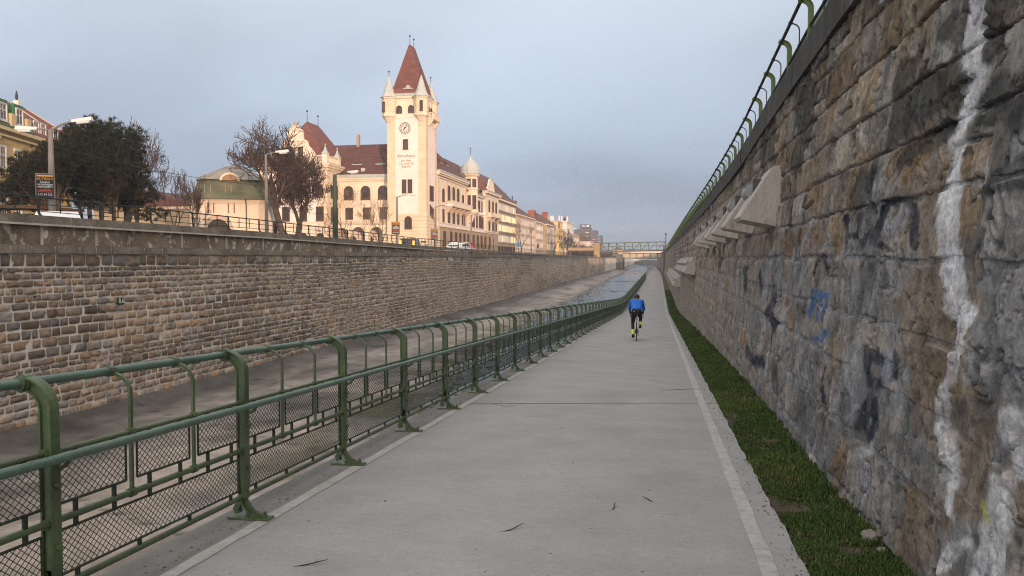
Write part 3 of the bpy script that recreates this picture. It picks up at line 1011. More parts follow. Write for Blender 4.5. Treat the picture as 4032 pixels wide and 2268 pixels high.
def r_flake(Y, Z):
    """Relief of the weathered faces: broad unevenness, flaked plates with sharp edges, fissures."""
    p1, p2, p3 = r_plates(Y, Z)
    return 0.016 * (fbm(Y * 2.2, Z * 2.0, 4, 91) - 0.5) + 0.013 * (p1 - .5) + 0.010 * (p2 - .5) + 0.007 * (p3 - .5) + 0.006 * (fbm(Y * 16, Z * 18, 3, 93) - .5) - 0.026 * r_crack(Y, Z)


# mortar backing sheet
ysr = ysteps(2.6, 420, 0.0036, 0.010)
fz = np.linspace(-0.05, 1.0, 230)
Yg = np.repeat(ysr[:, None], len(fz), 1)
Zg = pz(Yg) + (zcop(Yg) - pz(Yg)) * fz[None]
near = sstep(60, 25, Yg)
low_ = sstep(2.7, 1.7, Zg - pz(Yg))
Hm = -0.030 + 0.026 * low_ + r_flake(Yg + 0.0, Zg) * 0.9 + (0.020 + .026 * low_) * (fbm(Yg * 1.3, Zg * 1.1, 4, 94) - 0.5)
Xg = xwall_r(Yg, Zg) - Hm
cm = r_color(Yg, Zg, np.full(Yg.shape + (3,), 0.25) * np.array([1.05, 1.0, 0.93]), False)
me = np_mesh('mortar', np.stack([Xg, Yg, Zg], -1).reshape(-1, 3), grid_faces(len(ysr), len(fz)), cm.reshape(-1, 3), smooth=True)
zero_part('mortar', me, 'stone_right', rwall)

PAL_R = np.array([(.205, .150, .095), (.180, .128, .080), (.235, .185, .128), (.150, .118, .090), (.215, .195, .168), (.255, .215, .165), (.170, .150, .128), (.190, .135, .090)])
cr_ = [-3.4]
while cr_[-1] < 4.5:
    cr_.append(cr_[-1] + random.uniform(0.36, 0.47))
stones = []
for k in range(len(cr_) - 1):
    y = 2.4 + random.random() * 0.5
    while y < 125:
        L = random.choice([0.38, 0.5, 0.6, 0.72, 0.9])
        if y > 24: L *= 1.3
        zm = (cr_[k] + cr_[k + 1]) / 2
        g0, g1 = float(pz(y)), float(zcop(y))
        if zm > g0 - 0.15 and zm < g1 + 0.1:
            if random.random() < 0.16 and L > 0.45:
                f = random.uniform(.4, .6); m_ = cr_[k] * (1 - f) + cr_[k + 1] * f
                stones.append((y, y + L, cr_[k], m_)); stones.append((y, y + L, m_, cr_[k + 1]))
            else:
                stones.append((y, y + L, cr_[k], cr_[k + 1]))
        y += L
stones = np.array(stones)


def r_stone(st, mult=1.0):
    a0, a1, b0, b1 = st
    res = 0.0027 * max(a0, 3.0) * mult
    ny = int(np.clip((a1 - a0) / res, 5, 60)); nz_ = int(np.clip((b1 - b0) / res, 5, 50))
    u, v = np.meshgrid(np.linspace(0, 1, ny), np.linspace(0, 1, nz_), indexing='ij')
    Y = a0 + (a1 - a0) * u; Z = b0 + (b1 - b0) * v
    # the joints wander
    Yw = Y + 0.05 * (fbm(Z * 2.2, Y * 0.6, 3, 95) - 0.5) * 2
    Zw = Z + 0.045 * (fbm(Y * 1.1, Z * 0.5, 3, 96) - 0.5) * 2
    e = np.minimum(np.minimum(u, 1 - u) * (a1 - a0), np.minimum(v, 1 - v) * (b1 - b0))
    e = e + 0.022 * (fbm(Yw * 9, Zw * 9, 3, 97) - 0.45) * sstep(0, 0.02, e)
    k = sstep(0.006, 0.020, e)
    proud = random.uniform(-0.004, 0.012)
    ty, tz = random.uniform(-0.035, 0.035), random.uniform(-0.03, 0.03)
    H = k * (proud + ty * (u - .5) + tz * (v - .5) + 1.15 * r_flake(Yw, Zw)) - (1 - k) * 0.048
    Zc = np.minimum(Zw, zcop(Yw) + 0.02)
    X = xwall_r(Yw, Zc) - H
    base = np.tile(PAL_R[random.randrange(len(PAL_R))] * random.uniform(0.62, 1.4), (ny, nz_, 1))
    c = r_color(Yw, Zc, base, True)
    jt = sstep(.034, .024, e) * sstep(.020, .026, e) * sstep(.45, .55, fbm(Yw * 3, Zc * 3, 3, 108))               # pale pointing left along the joints
    c = blend(c, (0.27, 0.262, 0.245), 0.75 * jt)
    return np.stack([X, Yw, Zc], -1).reshape(-1, 3), grid_faces(ny, nz_), c.reshape(-1, 3)


sw = (stones[:, 1] - stones[:, 0]) * (stones[:, 3] - stones[:, 2]) / (stones[:, 0] ** 3) * (stones[:, 1] > 3.5)
order = np.argsort(-sw)
for i in order[:300]:
    V, F, c = r_stone(stones[i])
    zero_part('stone', np_mesh('stone', V, F, c, smooth=True), 'stone_right', rwall)
Vs, Fs, Cs, o_ = [], [], [], 0
for i in order[300:]:
    V, F, c = r_stone(stones[i])
    Vs.append(V); Fs.append(F + o_); Cs.append(c); o_ += len(V)
zero_part('stones', np_mesh('stones', np.concatenate(Vs), np.concatenate(Fs), np.concatenate(Cs), smooth=True), 'stone_right', rwall, kind='stuff')
# dark coping of cast slabs
yy = 0.0
cm_ = MB()
while yy < 330:
    L = 2.4 if yy < 110 else 10
    y2 = yy + L - 0.02
    za, zb = float(zcop(yy)), float(zcop(y2))
    xa, xb = 1.90 + zval(shift(yy)), 1.90 + zval(shift(y2))
    j = random.uniform(-.008, .008)
    lo = [(xa + j, yy, za), (xa + .6, yy, za), (xb + .6, y2, zb), (xb + j, y2, zb)]
    hi = [(xa + j + .015, yy, za + .42), (xa + .6, yy, za + .42), (xb + .6, y2, zb + .42), (xb + j + .015, y2, zb + .42)]
    if yy < 110:
        MB().hexa(lo, hi).build('coping_slab', 'coping_right', rwall)
    else:
        cm_.hexa(lo, hi)
    yy += L
tag(cm_.build('coping_slabs', 'coping_right', rwall), kind='stuff')

# ------------------------------------------------------------------ grass verge at the foot of the wall
ys = ysteps(-6, 420, 0.012, 0.08)
ff = np.linspace(0, 1, 12)
Yg = np.repeat(ys[:, None], 12, 1)
x0 = XR - 0.03 + shift(Yg); x1 = xwall_r(Yg, pz(Yg)) + 0.12
Xg = x0 + (x1 - x0) * ff[None]
Zg = pz(Yg) - 0.03 + 0.05 * (fbm(Xg * 3, Yg * 2, 4, 101) - 0.35) + 0.06 * ff[None] ** 2
tag(link('verge_soil', np_mesh('verge_soil', np.stack([Xg, Yg, Zg], -1).reshape(-1, 3), grid_faces(len(ys), 12), smooth=True), 'soil'), kind='structure')
NB = 130000
t = RNG.random(NB)
by = 2.9 * (110 / 2.9) ** (t ** 1.35)
bx0 = XR - 0.02 + 0.05 * (fbm(by * 4, by * 0, 3, 103) - 0.5); bx1 = xwall_r(by, pz(by)) + 0.02
u = RNG.random(NB)
bxx = bx0 + (bx1 - bx0) * u
dens = fbm(bxx * 2.4, by * 1.5, 4, 102)
keep = dens + 0.16 * RNG.random(NB) > 0.36
by, bxx, u, dens = by[keep], bxx[keep], u[keep], dens[keep]
nb = len(by)
bz = pz(by) - 0.03 + 0.05 * (fbm(bxx * 3, by * 2, 4, 101) - 0.35) + 0.06 * u ** 2
Lb = RNG.uniform(0.010, 0.032, nb) * (0.7 + 0.9 * u ** 2) * (1 + by * 0.012)
wd = 0.0028 * (1 + by * 0.16)
an = RNG.random(nb) * 2 * math.pi; ln = RNG.uniform(0.2, 1.1, nb)
dx, dy = np.cos(an), np.sin(an)
p0 = np.stack([bxx - dy * wd, by + dx * wd, bz], -1); p1 = np.stack([bxx + dy * wd, by - dx * wd, bz], -1)
p2 = np.stack([bxx + dx * Lb * ln, by + dy * Lb * ln, bz + Lb], -1)
pt = fbm(bxx * 1.6 + 7, by * 0.8, 4, 106)[:, None]
gc = (np.array([0.052, 0.092, 0.022])[None] + np.array([.022, .018, .004])[None] * sstep(.48, .66, pt)) * RNG.uniform(0.5, 1.3, (nb, 1))
dry = (RNG.random(nb) < 0.05 + 0.12 * sstep(.52, .62, fbm(bxx * 2.2, by * 1.4 + 9, 4, 107)))
gc[dry] = np.array([0.17, 0.14, 0.06]) * RNG.uniform(0.6, 1.2, (int(dry.sum()), 1))
V = np.stack([p0, p1, p2], 1).reshape(-1, 3)
tag(link('grass', np_mesh('grass', V, np.arange(3 * nb).reshape(-1, 3), np.repeat(gc, 3, 0)), 'grass'), kind='stuff')

# lumps of old mortar and stone lying at the wall's foot
for (yy, r, lab) in ((5.25, .075, 'larger grey lump of fallen mortar lying in the grass against the rough wall'), (5.02, .045, 'smaller grey lump of mortar in the grass in front of the larger one')):
    mb = MB(); mb.ball((0, 0, 0), r, 12, sz=0.7)
    xx = float(xwall_r(yy, pz(yy))) - 0.03
    me = mb.mesh('rubble_lump')
    for v in me.vertices:
        v.co *= 1 + 0.8 * (float(fbm(v.co.x * 22 + yy, v.co.y * 22 + v.co.z * 18, 3, 7)) - .5)
    tag(link('rubble_lump', me, 'lime_stone', None, (xx, yy, float(pz(yy)) + r * .3)), lab, 'stone', 'lumps at the foot of the wall')
# ------------------------------------------------------------------ railings
BAY = 1.725


def sweep_xz(mb, pts, w, t0, t1, mi=0):
    """A flat bar of width w (along y) swept along points in the xz plane; t0..t1 is its extent along the normal to the path."""
    P = [Vector((p[0], 0, p[1])) for p in pts]
    rows = []
    for i, p in enumerate(P):
        t = (P[min(i + 1, len(P) - 1)] - P[max(i - 1, 0)]).normalized()
        nrm = Vector((t.z, 0, -t.x))
        a, b = p + nrm * t0, p + nrm * t1
        rows.append([(a.x, -w / 2, a.z), (b.x, -w / 2, b.z), (b.x, w / 2, b.z), (a.x, w / 2, a.z)])
    V = [q for r in rows for q in r]
    F = []
    for i in range(len(rows) - 1):
        for k in range(4):
            F.append((i * 4 + k, (i + 1) * 4 + k, (i + 1) * 4 + (k + 1) % 4, i * 4 + (k + 1) % 4))
    F.append((0, 1, 2, 3)); m = (len(rows) - 1) * 4
    F.append((m + 3, m + 2, m + 1, m))
    mb.add(V, F, mi)


LEAN = 0.125          # how far the top rail stands out over the river


def post_mesh(far=False):
    mb = MB()
    arc = [(-LEAN + LEAN * math.cos(q), 1.02 + 0.125 * math.sin(q)) for q in np.linspace(0, rad(97), 5 if far else 11)]
    spine = [(0, 0.24), (0, 0.6), (0, 1.02)] + arc[1:]
    sweep_xz(mb, spine, 0.022, -0.028, 0.028)                      # web
    sweep_xz(mb, spine, 0.058, 0.024, 0.034)                       # flange on the path side
    sweep_xz(mb, spine, 0.046, -0.036, -0.026)
    fr = [(0.0, 0.25), (0.004, 0.19), (0.025, 0.12), (0.075, 0.055), (0.15, 0.022)]
    bk = [(0.0, 0.25), (-0.012, 0.17), (-0.045, 0.105), (-0.068, 0.07), (-0.052, 0.03)]
    sweep_xz(mb, fr, 0.058, 0.022, 0.034); sweep_xz(mb, fr, 0.022, -0.010, 0.024)
    sweep_xz(mb, bk, 0.054, -0.036, -0.022); sweep_xz(mb, bk, 0.022, -0.024, 0.010)
    mb.box(-0.10, 0.205, -0.048, 0.048, 0.0, 0.016)
    if not far:
        for bx_ in (0.16, 0.028):
            mb.lathe([(0.020, 0.016), (0.020, 0.024), (0.013, 0.026), (0.013, 0.054), (0.008, 0.058)], bx_, -0.0, 6)
        mb.tube([(-LEAN, -0.040, 1.145), (-LEAN, 0.040, 1.145)], 0.036, 12)
        mb.tube([(-LEAN, -0.022, 1.145), (-LEAN, 0.022, 1.145)], 0.044, 12)
        for zc_ in (0.815, 0.48, 0.155):
            mb.tube([(-0.0, -0.045, zc_), (-0.0, 0.045, zc_)], 0.026, 8)
        for zc_ in (0.36, 0.66):
            mb.tube([(0.030, 0.0, zc_), (0.055, 0.0, zc_)], 0.015, 6)
        # bracket that holds the handrail
        mb.tube([(0.030, 0.016, 0.735), (0.075, 0.016, 0.755), (0.10, 0.016, 0.79)], 0.011, 6)
    else:
        mb.tube([(-LEAN, -0.036, 1.145), (-LEAN, 0.036, 1.145)], 0.040, 6)
    return mb


def bay_tube(x, z, r, slope, n=8):
    mb = MB()
    mb.tube([(x, 0, z), (x, BAY * 0.5, z + slope * BAY * 0.5), (x, BAY, z + slope * BAY)], r, n, cap=False)
    return mb


def baluster_mb(y, slope):
    mb = MB()
    s_ = slope * y
    arc = [(-LEAN + .004 + (LEAN - .004) * math.cos(q), 1.03 + 0.105 * math.sin(q)) for q in np.linspace(0, rad(88), 6)]
    pts = [(0, 0.48)] + arc
    sub = MB()
    sweep_xz(sub, pts, 0.020, -0.008, 0.008)
    sub.tube([(0, -0.018, 0.48), (0, 0.018, 0.48)], 0.027, 8)
    sub.tube([(-LEAN, -0.018, 1.145), (-LEAN, 0.018, 1.145)], 0.031, 10)
    sub.tube([(0, -0.018, 0.815), (0, 0.018, 0.815)], 0.024, 8)
    mb.add([(p[0], p[1] + y, p[2] + s_) for p in sub.v], sub.f)
    return mb


def frame_mb(y0, y1, z0, z1, slope, clips):
    mb = MB()
    def P(y, z): return (0.0, y, z + slope * y)
    r = 0.0075
    for a, b in (((y0, z0), (y1, z0)), ((y1, z0), (y1, z1)), ((y1, z1), (y0, z1)), ((y0, z1), (y0, z0))):
        mb.tube([P(*a), P(*b)], r, 4)
    for (yc, za, zb) in clips:
        s_ = slope * yc
        mb.box(-0.004, 0.010, yc - 0.011, yc + 0.011, za + s_, zb + s_)
    return mb


def wire_mb(y0, y1, z0, z1, slope, pitch=0.043, r=0.0024):
    """Crimped diamond mesh: two sets of slanting wires, each a thin three-sided rod passing in front of or behind the other set."""
    mb = MB()
    k = 0.86
    W, H = y1 - y0, z1 - z0
    for sgn in (1, -1):
        c = -H / k
        while c < W + H / k:
            if sgn > 0: ya, za, yb, zb = c, 0.0, c + H / k, H
            else: ya, za, yb, zb = c + H / k, 0.0, c, H
            # clip to the frame
            t0, t1 = 0.0, 1.0
            d = yb - ya
            for lim, side in ((0.0, 1), (W, -1)):
                fa, fb = (ya - lim) * side, (yb - lim) * side
                if fa < 0 and fb < 0: t0, t1 = 1, 0
                elif fa < 0: t0 = max(t0, fa / (fa - fb))
                elif fb < 0: t1 = min(t1, fa / (fa - fb))
            if t1 - t0 > 0.02:
                p0 = (0.0025 * sgn, y0 + ya + d * t0, z0 + za + (zb - za) * t0)
                p1 = (0.0025 * sgn, y0 + ya + d * t1, z0 + za + (zb - za) * t1)
                p0 = (p0[0], p0[1], p0[2] + slope * p0[1]); p1 = (p1[0], p1[1], p1[2] + slope * p1[1])
                mb.tube([p0, p1], r, 3, cap=False)
            c += pitch
    return mb


BAYM = {}


def bay_parts(slope):
    """Meshes of one bay between two posts, for one fall of the ground: (name, mesh, material, sub-part of)."""
    key = round(slope, 4)
    if key in BAYM:
        return BAYM[key]
    s_ = slope
    t = BAY / 3
    L = [('top_rail', bay_tube(-LEAN, 1.145, 0.024, s_, 10).mesh('top_rail', True), 'rail_green_sheen', None),
         ('handrail', bay_tube(0.105, 0.805, 0.022, s_, 10).mesh('handrail', True), 'rail_green_sheen', None),
         ('thin_rail', bay_tube(0.0, 0.815, 0.014, s_, 6).mesh('thin_rail', True), 'rail_green', None),
         ('middle_rail', bay_tube(0.0, 0.48, 0.019, s_, 8).mesh('middle_rail', True), 'rail_green', None),
         ('bottom_rail', bay_tube(0.0, 0.155, 0.019, s_, 8).mesh('bottom_rail', True), 'rail_green', None)]
    for y in (t, 2 * t):
        L.append(('baluster', baluster_mb(y, s_).mesh('baluster'), 'rail_green', None))
    for i in range(3):
        a, b = i * t + (0.055 if i == 0 else 0.045), (i + 1) * t - (0.055 if i == 2 else 0.045)
        L.append(('mesh_frame', frame_mb(a, b, 0.555, 0.775, s_, [(a + 0.10, 0.42, 0.56), (b - 0.10, 0.42, 0.56), (a + 0.10, 0.77, 0.81), (b - 0.10, 0.77, 0.81)]).mesh('mesh_frame'), 'wire_green', 'small'))
        L.append(('wire_mesh', wire_mb(a, b, 0.555, 0.775, s_).mesh('wire_mesh'), 'wire_green', 'up'))
    L.append(('mesh_frame', frame_mb(0.06, BAY - 0.06, 0.205, 0.425, s_, [(0.16 + q * 0.465, 0.14, 0.21) for q in range(4)]).mesh('mesh_frame'), 'wire_green', 'small'))
    L.append(('wire_mesh', wire_mb(0.06, BAY - 0.06, 0.205, 0.425, s_).mesh('wire_mesh'), 'wire_green', 'up'))
    BAYM[key] = L
    return L


def join_into(mb, me, off, mi=0):
    o = Vector(off)
    mb.add([v.co + o for v in me.vertices], [tuple(p.vertices) for p in me.polygons], mi)


def railing(name, label, cat, x_of, z_of, y_start, n_near, n_all, post_near, mats=None, group=None):
    root = thing(name, label, cat, (x_of(y_start), y_start, z_of(y_start)), group)
    mm = mats or {}
    far = {k: MB() for k in ('rail_green_sheen', 'rail_green', 'wire_green')}
    pfar = post_mesh(True).mesh('post')
    for i in range(n_all):
        y = y_start + BAY * i
        x, z = x_of(y), z_of(y)
        sl = (z_of(y + BAY) - z) / BAY
        if abs(sl + S) < 0.002: sl = -S
        if abs(sl) < 0.002: sl = 0.0
        parts = bay_parts(sl)
        if i < n_near:
            link('post', post_near, mm.get('rail_green', 'rail_green'), root, (x, y, z))
            last = None
            for nm, me, mt, sub in parts:
                if sub == 'up':
                    link(nm, me, mm.get(mt, mt), last, (x, y, z))
                else:
                    o = link(nm, me, mm.get(mt, mt), root, (x, y, z))
                    if sub == 'small': last = o
        else:
            join_into(far['rail_green'], pfar, (x, y, z))
            step = 1 if i < n_near + 30 else 2
            for nm, me, mt, sub in parts:
                if (nm == 'wire_mesh' and i > n_near + 60):
                    continue
                join_into(far[mt], me, (x, y, z))
    for k, mb in far.items():
        if mb.v:
            nm = {'rail_green_sheen': 'distant_rails', 'rail_green': 'distant_posts', 'wire_green': 'distant_mesh'}[k]
            tag(mb.build(nm, mm.get(k, k), root), kind='stuff')
    return root


POST = post_mesh().mesh('post')
railing('riverside_railing', 'green iron railing with curved posts and wire mesh panels between the path and the river', 'railing',
        lambda y: -2.835 + zval(shift(y)), lambda y: zval(pz(y)) + 0.002, 1.421, 36, 104, POST)


def rz_top(y):
    return float(np.interp(y, [0, 11, 15, 18, 22, 31, 60, 110, 520], [5.30, 5.10, 4.88, 4.71, 4.60, 4.54, 4.60, 4.55, 4.40])) - 1.15


def railing_light(name, label, x_of, z_of, y_start, n_near, n_all):
    """The railing above the right-hand wall, seen from below: the same pattern, one mesh panel per bay."""
    root = thing(name, label, 'railing', (x_of(y_start), y_start, z_of(y_start)))
    pfar = post_mesh(True).mesh('post')
    far = MB(); farw = MB()
    for i in range(n_all):
        y = y_start + BAY * i
        x, z = x_of(y), z_of(y)
        sl = round((z_of(y + BAY) - z) / BAY, 2)
        t = BAY / 2
        key = ('light', sl)
        if key not in BAYM:
            bal = baluster_mb(t, sl).mesh('baluster')
            wm = wire_mb(0.06, BAY - 0.06, 0.30, 0.775, sl, 0.05, 0.003).mesh('wire_mesh')
            fr_ = frame_mb(0.06, BAY - 0.06, 0.30, 0.775, sl, []).mesh('mesh_frame')
            BAYM[key] = [('top_rail', bay_tube(-LEAN, 1.145, 0.026, sl, 8).mesh('top_rail', True), 'rail_dark'),
                         ('middle_rail', bay_tube(0, 0.815, 0.020, sl, 6).mesh('middle_rail', True), 'rail_dark'),
                         ('bottom_rail', bay_tube(0, 0.25, 0.019, sl, 6).mesh('bottom_rail', True), 'rail_dark'),
                         ('baluster', bal, 'rail_dark'), ('mesh_frame', fr_, 'wire_green'), ('wire_mesh', wm, 'rail_mossy')]
        if i < n_near:
            link('post', POST, 'rail_mossy_post', root, (x, y, z))
            last = None
            for nm, me, mt in BAYM[key]:
                if nm == 'wire_mesh':
                    link(nm, me, mt, last, (x, y, z))
                else:
                    last = link(nm, me, mt, root, (x, y, z))
        else:
            join_into(far, pfar, (x, y, z))
            for nm, me, mt in BAYM[key]:
                if nm in ('top_rail', 'middle_rail', 'baluster'): join_into(far, me, (x, y, z))
                elif nm == 'wire_mesh' and i < 60: join_into(farw, me, (x, y, z))
    tag(far.build('distant_posts', 'rail_mossy', root), kind='stuff')
    tag(farw.build('distant_mesh', 'rail_mossy', root), kind='stuff')


MATS['rail_mossy_post'] = MATS['rail_mossy']
POST2 = POST.copy(); POST2.materials.clear()
_keep = POST
POST = POST2
railing_light('upper_railing', 'mossy green iron railing with curved posts on top of the high right-hand wall', lambda y: 1.995 + zval(shift(y)), rz_top, 5.9, 34, 150)
POST = _keep

# railing along the left parapet
LP = MB()
arc = [(-0.06 + 0.06 * math.cos(q), 0.46 + 0.05 * math.sin(q)) for q in np.linspace(0, rad(100), 5)]
sweep_xz(LP, [(0.07, 0.0), (0.02, 0.06), (0, 0.12), (0, 0.46)] + arc, 0.05, -0.022, 0.022)
LP.box(-0.07, 0.09, -0.04, 0.04, -0.02, 0.012)
LPM = LP.mesh('post')
LB = MB(); LB.box(-0.012, 0.012, -0.012, 0.012, 0.10, 0.50)
LBM = LB.mesh('baluster')
lroot = thing('parapet_railing', 'low dark railing with thin posts standing on the parapet across the river', 'railing', (XWALL - 0.2, 8, 2.8))
lf = MB()
i = 0
y = 8.6
while y < 330:
    z = float(ptop(y)); y2 = y + 2.3; z2 = float(ptop(y2))
    near_ = y < 120
    if near_:
        link('post', LPM, 'rail_dark', lroot, (XWALL - 0.2, y, z))
    else:
        join_into(lf, LPM, (XWALL - 0.2, y, z))
    for k in (1, 2):
        yy = y + 2.3 * k / 3
        if near_: link('baluster', LBM, 'rail_dark', lroot, (XWALL - 0.2, yy, float(ptop(yy))))
        else: join_into(lf, LBM, (XWALL - 0.2, yy, float(ptop(yy))))
    for zz_, r in ((0.50, 0.022), (0.31, 0.012), (0.12, 0.012)):
        mb = MB() if near_ else lf
        mb.tube([(XWALL - 0.2 - (0.06 if zz_ == 0.5 else 0), y, z + zz_), (XWALL - 0.2 - (0.06 if zz_ == 0.5 else 0), y2, z2 + zz_)], r, 6, cap=False)
        if near_:
            mb.build('top_rail' if zz_ == 0.5 else 'thin_rail', 'rail_dark', lroot, (XWALL - 0.2, y, z))
    y = y2
tag(lf.build('distant_posts', 'rail_dark', lroot), kind='stuff')

# ------------------------------------------------------------------ concrete corbels on the right-hand wall
def corbel(y, length, zt, scale=1.0, pipe=True, label=None, group=None):
    xw_t, xw_b = float(xwall_r(y, zt)) + 0.06, float(xwall_r(y, zt - 0.96 * scale)) + 0.06
    xf = float(xwall_r(y, zt))
    root = thing('concrete_corbel', label, 'corbel', (xf, y, zt), group)
    s_ = scale
    tip = (xf - 0.62 * s_, zt - 0.80 * s_)
    prof = [(xw_t + .04, zt), (xf - 0.13 * s_, zt - 0.035 * s_), (xf - 0.27 * s_, zt - 0.24 * s_), (xf - 0.21 * s_, zt - 0.28 * s_), (xf - 0.335 * s_, zt - 0.47 * s_),
            (xf - 0.405 * s_, zt - 0.44 * s_), tip, (xf - 0.585 * s_, zt - 0.845 * s_), (xw_b + .04, zt - 0.97 * s_)]
    full = [(xw_t + .04, zt), (xf - 0.13 * s_, zt - 0.035 * s_), tip, (xf - 0.585 * s_, zt - 0.845 * s_), (xw_b + .04, zt - 0.97 * s_)]
    mb = MB()
    mb.prism(full, y, y + length * 0.62, 'y')
    mb.build('block', 'bracket_concrete', root)
    mb = MB(); mb.prism(prof, y + length * 0.622, y + length, 'y')
    mb.build('notched_block', 'bracket_concrete', root)
    c = (xf - 0.345 * s_, zt - 0.355 * s_)
    if pipe:
        mb = MB(); mb.tube([(c[0], y + length * 0.66, c[1]), (c[0], y + length * 1.28, c[1])], 0.125 * s_, 18)
        mb.build('pipe_stub', 'pipe_grey', root, smooth=False)
        mb = MB()
        mb.box(c[0] - .01, c[0] + 0.15 * s_, y + length * 0.628, y + length * 0.66, c[1] - 0.16 * s_, c[1] + 0.19 * s_)
        mb.build('clamp', 'pipe_clamp', root)
    return c


ordn = ['nearest', 'second', 'third', 'fourth', 'fifth', 'farthest']
for k, (yy, zt) in enumerate([(12.4, 3.05), (15.5, 3.03), (18.6, 3.01), (22.0, 2.98), (25.6, 2.96), (29.6, 2.93)]):
    lab = {0: 'large pale concrete corbel with a grey pipe stub, nearest on the rough wall', 5: 'large pale concrete corbel farthest along the upper row on the wall'}.get(k, '%s large pale concrete corbel with pipe stub along the rough wall' % ordn[k])
    corbel(yy, 1.0, zt, 1.0, True, lab, 'concrete corbels high on the wall')


def corbel_row(y0, y1, n, z0, z1, scale, label):
    root = thing('corbel_row', label, 'corbels', (float(xwall_r(y0, z0)), y0, z0))
    cs = []
    for k in range(n):
        t = k / (n - 1); y = y0 + (y1 - y0) * t; zt = z0 + (z1 - z0) * t
        xf = float(xwall_r(y, zt)); w = (y1 - y0) / (n - 1)
        prof = [(xf + .1, zt), (xf - 0.13 * scale, zt - .035 * scale), (xf - 0.62 * scale, zt - .80 * scale), (xf - .585 * scale, zt - .845 * scale), (xf + .02, zt - .97 * scale)]
        mb = MB(); mb.prism(prof, y, y + w * 0.55, 'y')
        mb.build('block', 'bracket_concrete', root)
        cs.append((xf - 0.36 * scale, y + w * .5, zt - 0.36 * scale))
    mb = MB(); mb.tube([(cs[0][0], y0 + 0.4, cs[0][2])] + cs, 0.13 * scale, 10)
    mb.build('pipe', 'pipe_grey', root)
    mb = MB()
    mb.hexa([(cs[0][0] + .12, y0 + .5, cs[0][2] - .42), (cs[0][0] + .4, y0 + .5, cs[0][2] - .42), (cs[-1][0] + .4, y1, cs[-1][2] - .42), (cs[-1][0] + .12, y1, cs[-1][2] - .42)],
            [(cs[0][0] + .2, y0 + .5, cs[0][2] - .05), (cs[0][0] + .4, y0 + .5, cs[0][2] - .05), (cs[-1][0] + .4, y1, cs[-1][2] - .05), (cs[-1][0] + .2, y1, cs[-1][2] - .05)])
    mb.build('beam', 'bracket_concrete', root)


corbel_row(39.5, 60, 8, 1.72, 1.66, 1.0, 'middle row of small pale concrete corbels carrying a grey pipe along the wall')
corbel_row(64.5, 112, 12, 0.20, 0.28, 1.0, 'low distant row of concrete corbels carrying a dark pipe near the path')
# ------------------------------------------------------------------ streets on both banks
GZ = 2.0


def sheet(name, pts, mat, kind='structure'):
    mb = MB(); mb.add(pts, [tuple(range(len(pts)))])
    return tag(mb.build(name, mat), kind=kind)


sheet('left_bank_ground', [(-700, -330, GZ - .02), (XWALL - .3, -330, GZ - .02), (XWALL - .3, 530, GZ - .02), (XWALL - .3, 1000, GZ - .02), (-700, 1000, GZ - .02)], 'earth')
sheet('left_bank_road', [(-34, -300, GZ), (-17.5, -300, GZ), (-17.5, 900, GZ), (-34, 900, GZ)], 'asphalt')
M('pavement', (0.23, 0.22, 0.205), 0.9, 0.15, 1, 0.3, 30)
for nm, xa, xb in (('river_pavement', -17.4, XWALL - .31), ('house_pavement', -40.0, -34.1)):
    mb = MB(); mb.box(xa, xb, -300, 900, GZ - .05, GZ + .12); tag(mb.build(nm, 'pavement'), kind='structure')
ysr = np.array([-330, -40, 0, 11, 16, 20, 36, 120, 220, 330, 520, 1000.])
Vr_ = []
for k, xo in enumerate((1.95, 40, 300)):
    Vr_.append(np.stack([xo + shift(np.minimum(ysr, 330)), ysr, np.interp(ysr, [0, 11, 16, 20, 36, 520], [4.30, 4.13, 3.95, 3.76, 3.58, 3.58]) - 0.15], -1))
tag(link('right_bank_ground', np_mesh('right_bank_ground', np.concatenate(Vr_), grid_faces(3, len(ysr), True)), 'earth'), kind='structure')
sheet('far_ground', [(XWALL - .3, 560, GZ - .03), (20, 560, GZ - .03), (60, 1000, GZ - .03), (XWALL - .3, 1000, GZ - .03)], 'earth')

# ------------------------------------------------------------------ house-building kit
M('plaster_cream', (0.74, 0.60, 0.455), 0.9, 0.08, 0.5, 0.15, 8)
M('plaster_pale', (0.78, 0.65, 0.575), 0.9, 0.06, 0.4, 0.15, 8)
M('quoin', (0.70, 0.545, 0.375), 0.9, 0.10, 0.7, 0.15, 8)
M('moulding', (0.73, 0.59, 0.445), 0.85, 0.08, 0.6, 0.1, 10)
M('base_stone', (0.37, 0.26, 0.16), 0.9, 0.12, 0.5, 0.2, 8)
M('tile_red', (0.160, 0.058, 0.044), 0.85, 0.22, 0.9, 0.5, 5, stretch=(1, 1, 2.5), bdist=0.05, col2=(0.13, 0.05, 0.038), c2s=0.5)
M('tile_dark', (0.105, 0.045, 0.040), 0.85, 0.2, 0.8, 0.5, 5, stretch=(1, 1, 2.5), bdist=0.05)
M('tile_brown', (0.105, 0.060, 0.045), 0.85, 0.2, 0.8, 0.5, 5, stretch=(1, 1, 2.5), bdist=0.05)
M('lead_grey', (0.22, 0.20, 0.175), 0.7, 0.15, 0.8, 0.1, 6)
M('eye_brown', (0.30, 0.165, 0.09), 0.8, 0.1, 0.8, 0.1, 6)
M('bridge_green', (0.115, 0.135, 0.085), 0.7, 0.15, 0.8, 0.1, 6)
M('zinc', (0.40, 0.41, 0.38), 0.55, 0.10, 0.8, 0.1, 6)
M('copper_green', (0.098, 0.100, 0.058), 0.75, 0.25, 0.7, 0.2, 6, col2=(0.135, 0.112, 0.066), c2s=0.8)
M('green_paint', (0.035, 0.120, 0.040), 0.6, 0.15, 1, 0.1, 6)
M('sash_brown', (0.085, 0.040, 0.025), 0.6, 0.15, 2, 0, 6)
M('sash_white', (0.60, 0.58, 0.54), 0.6, 0.08, 2, 0, 6)
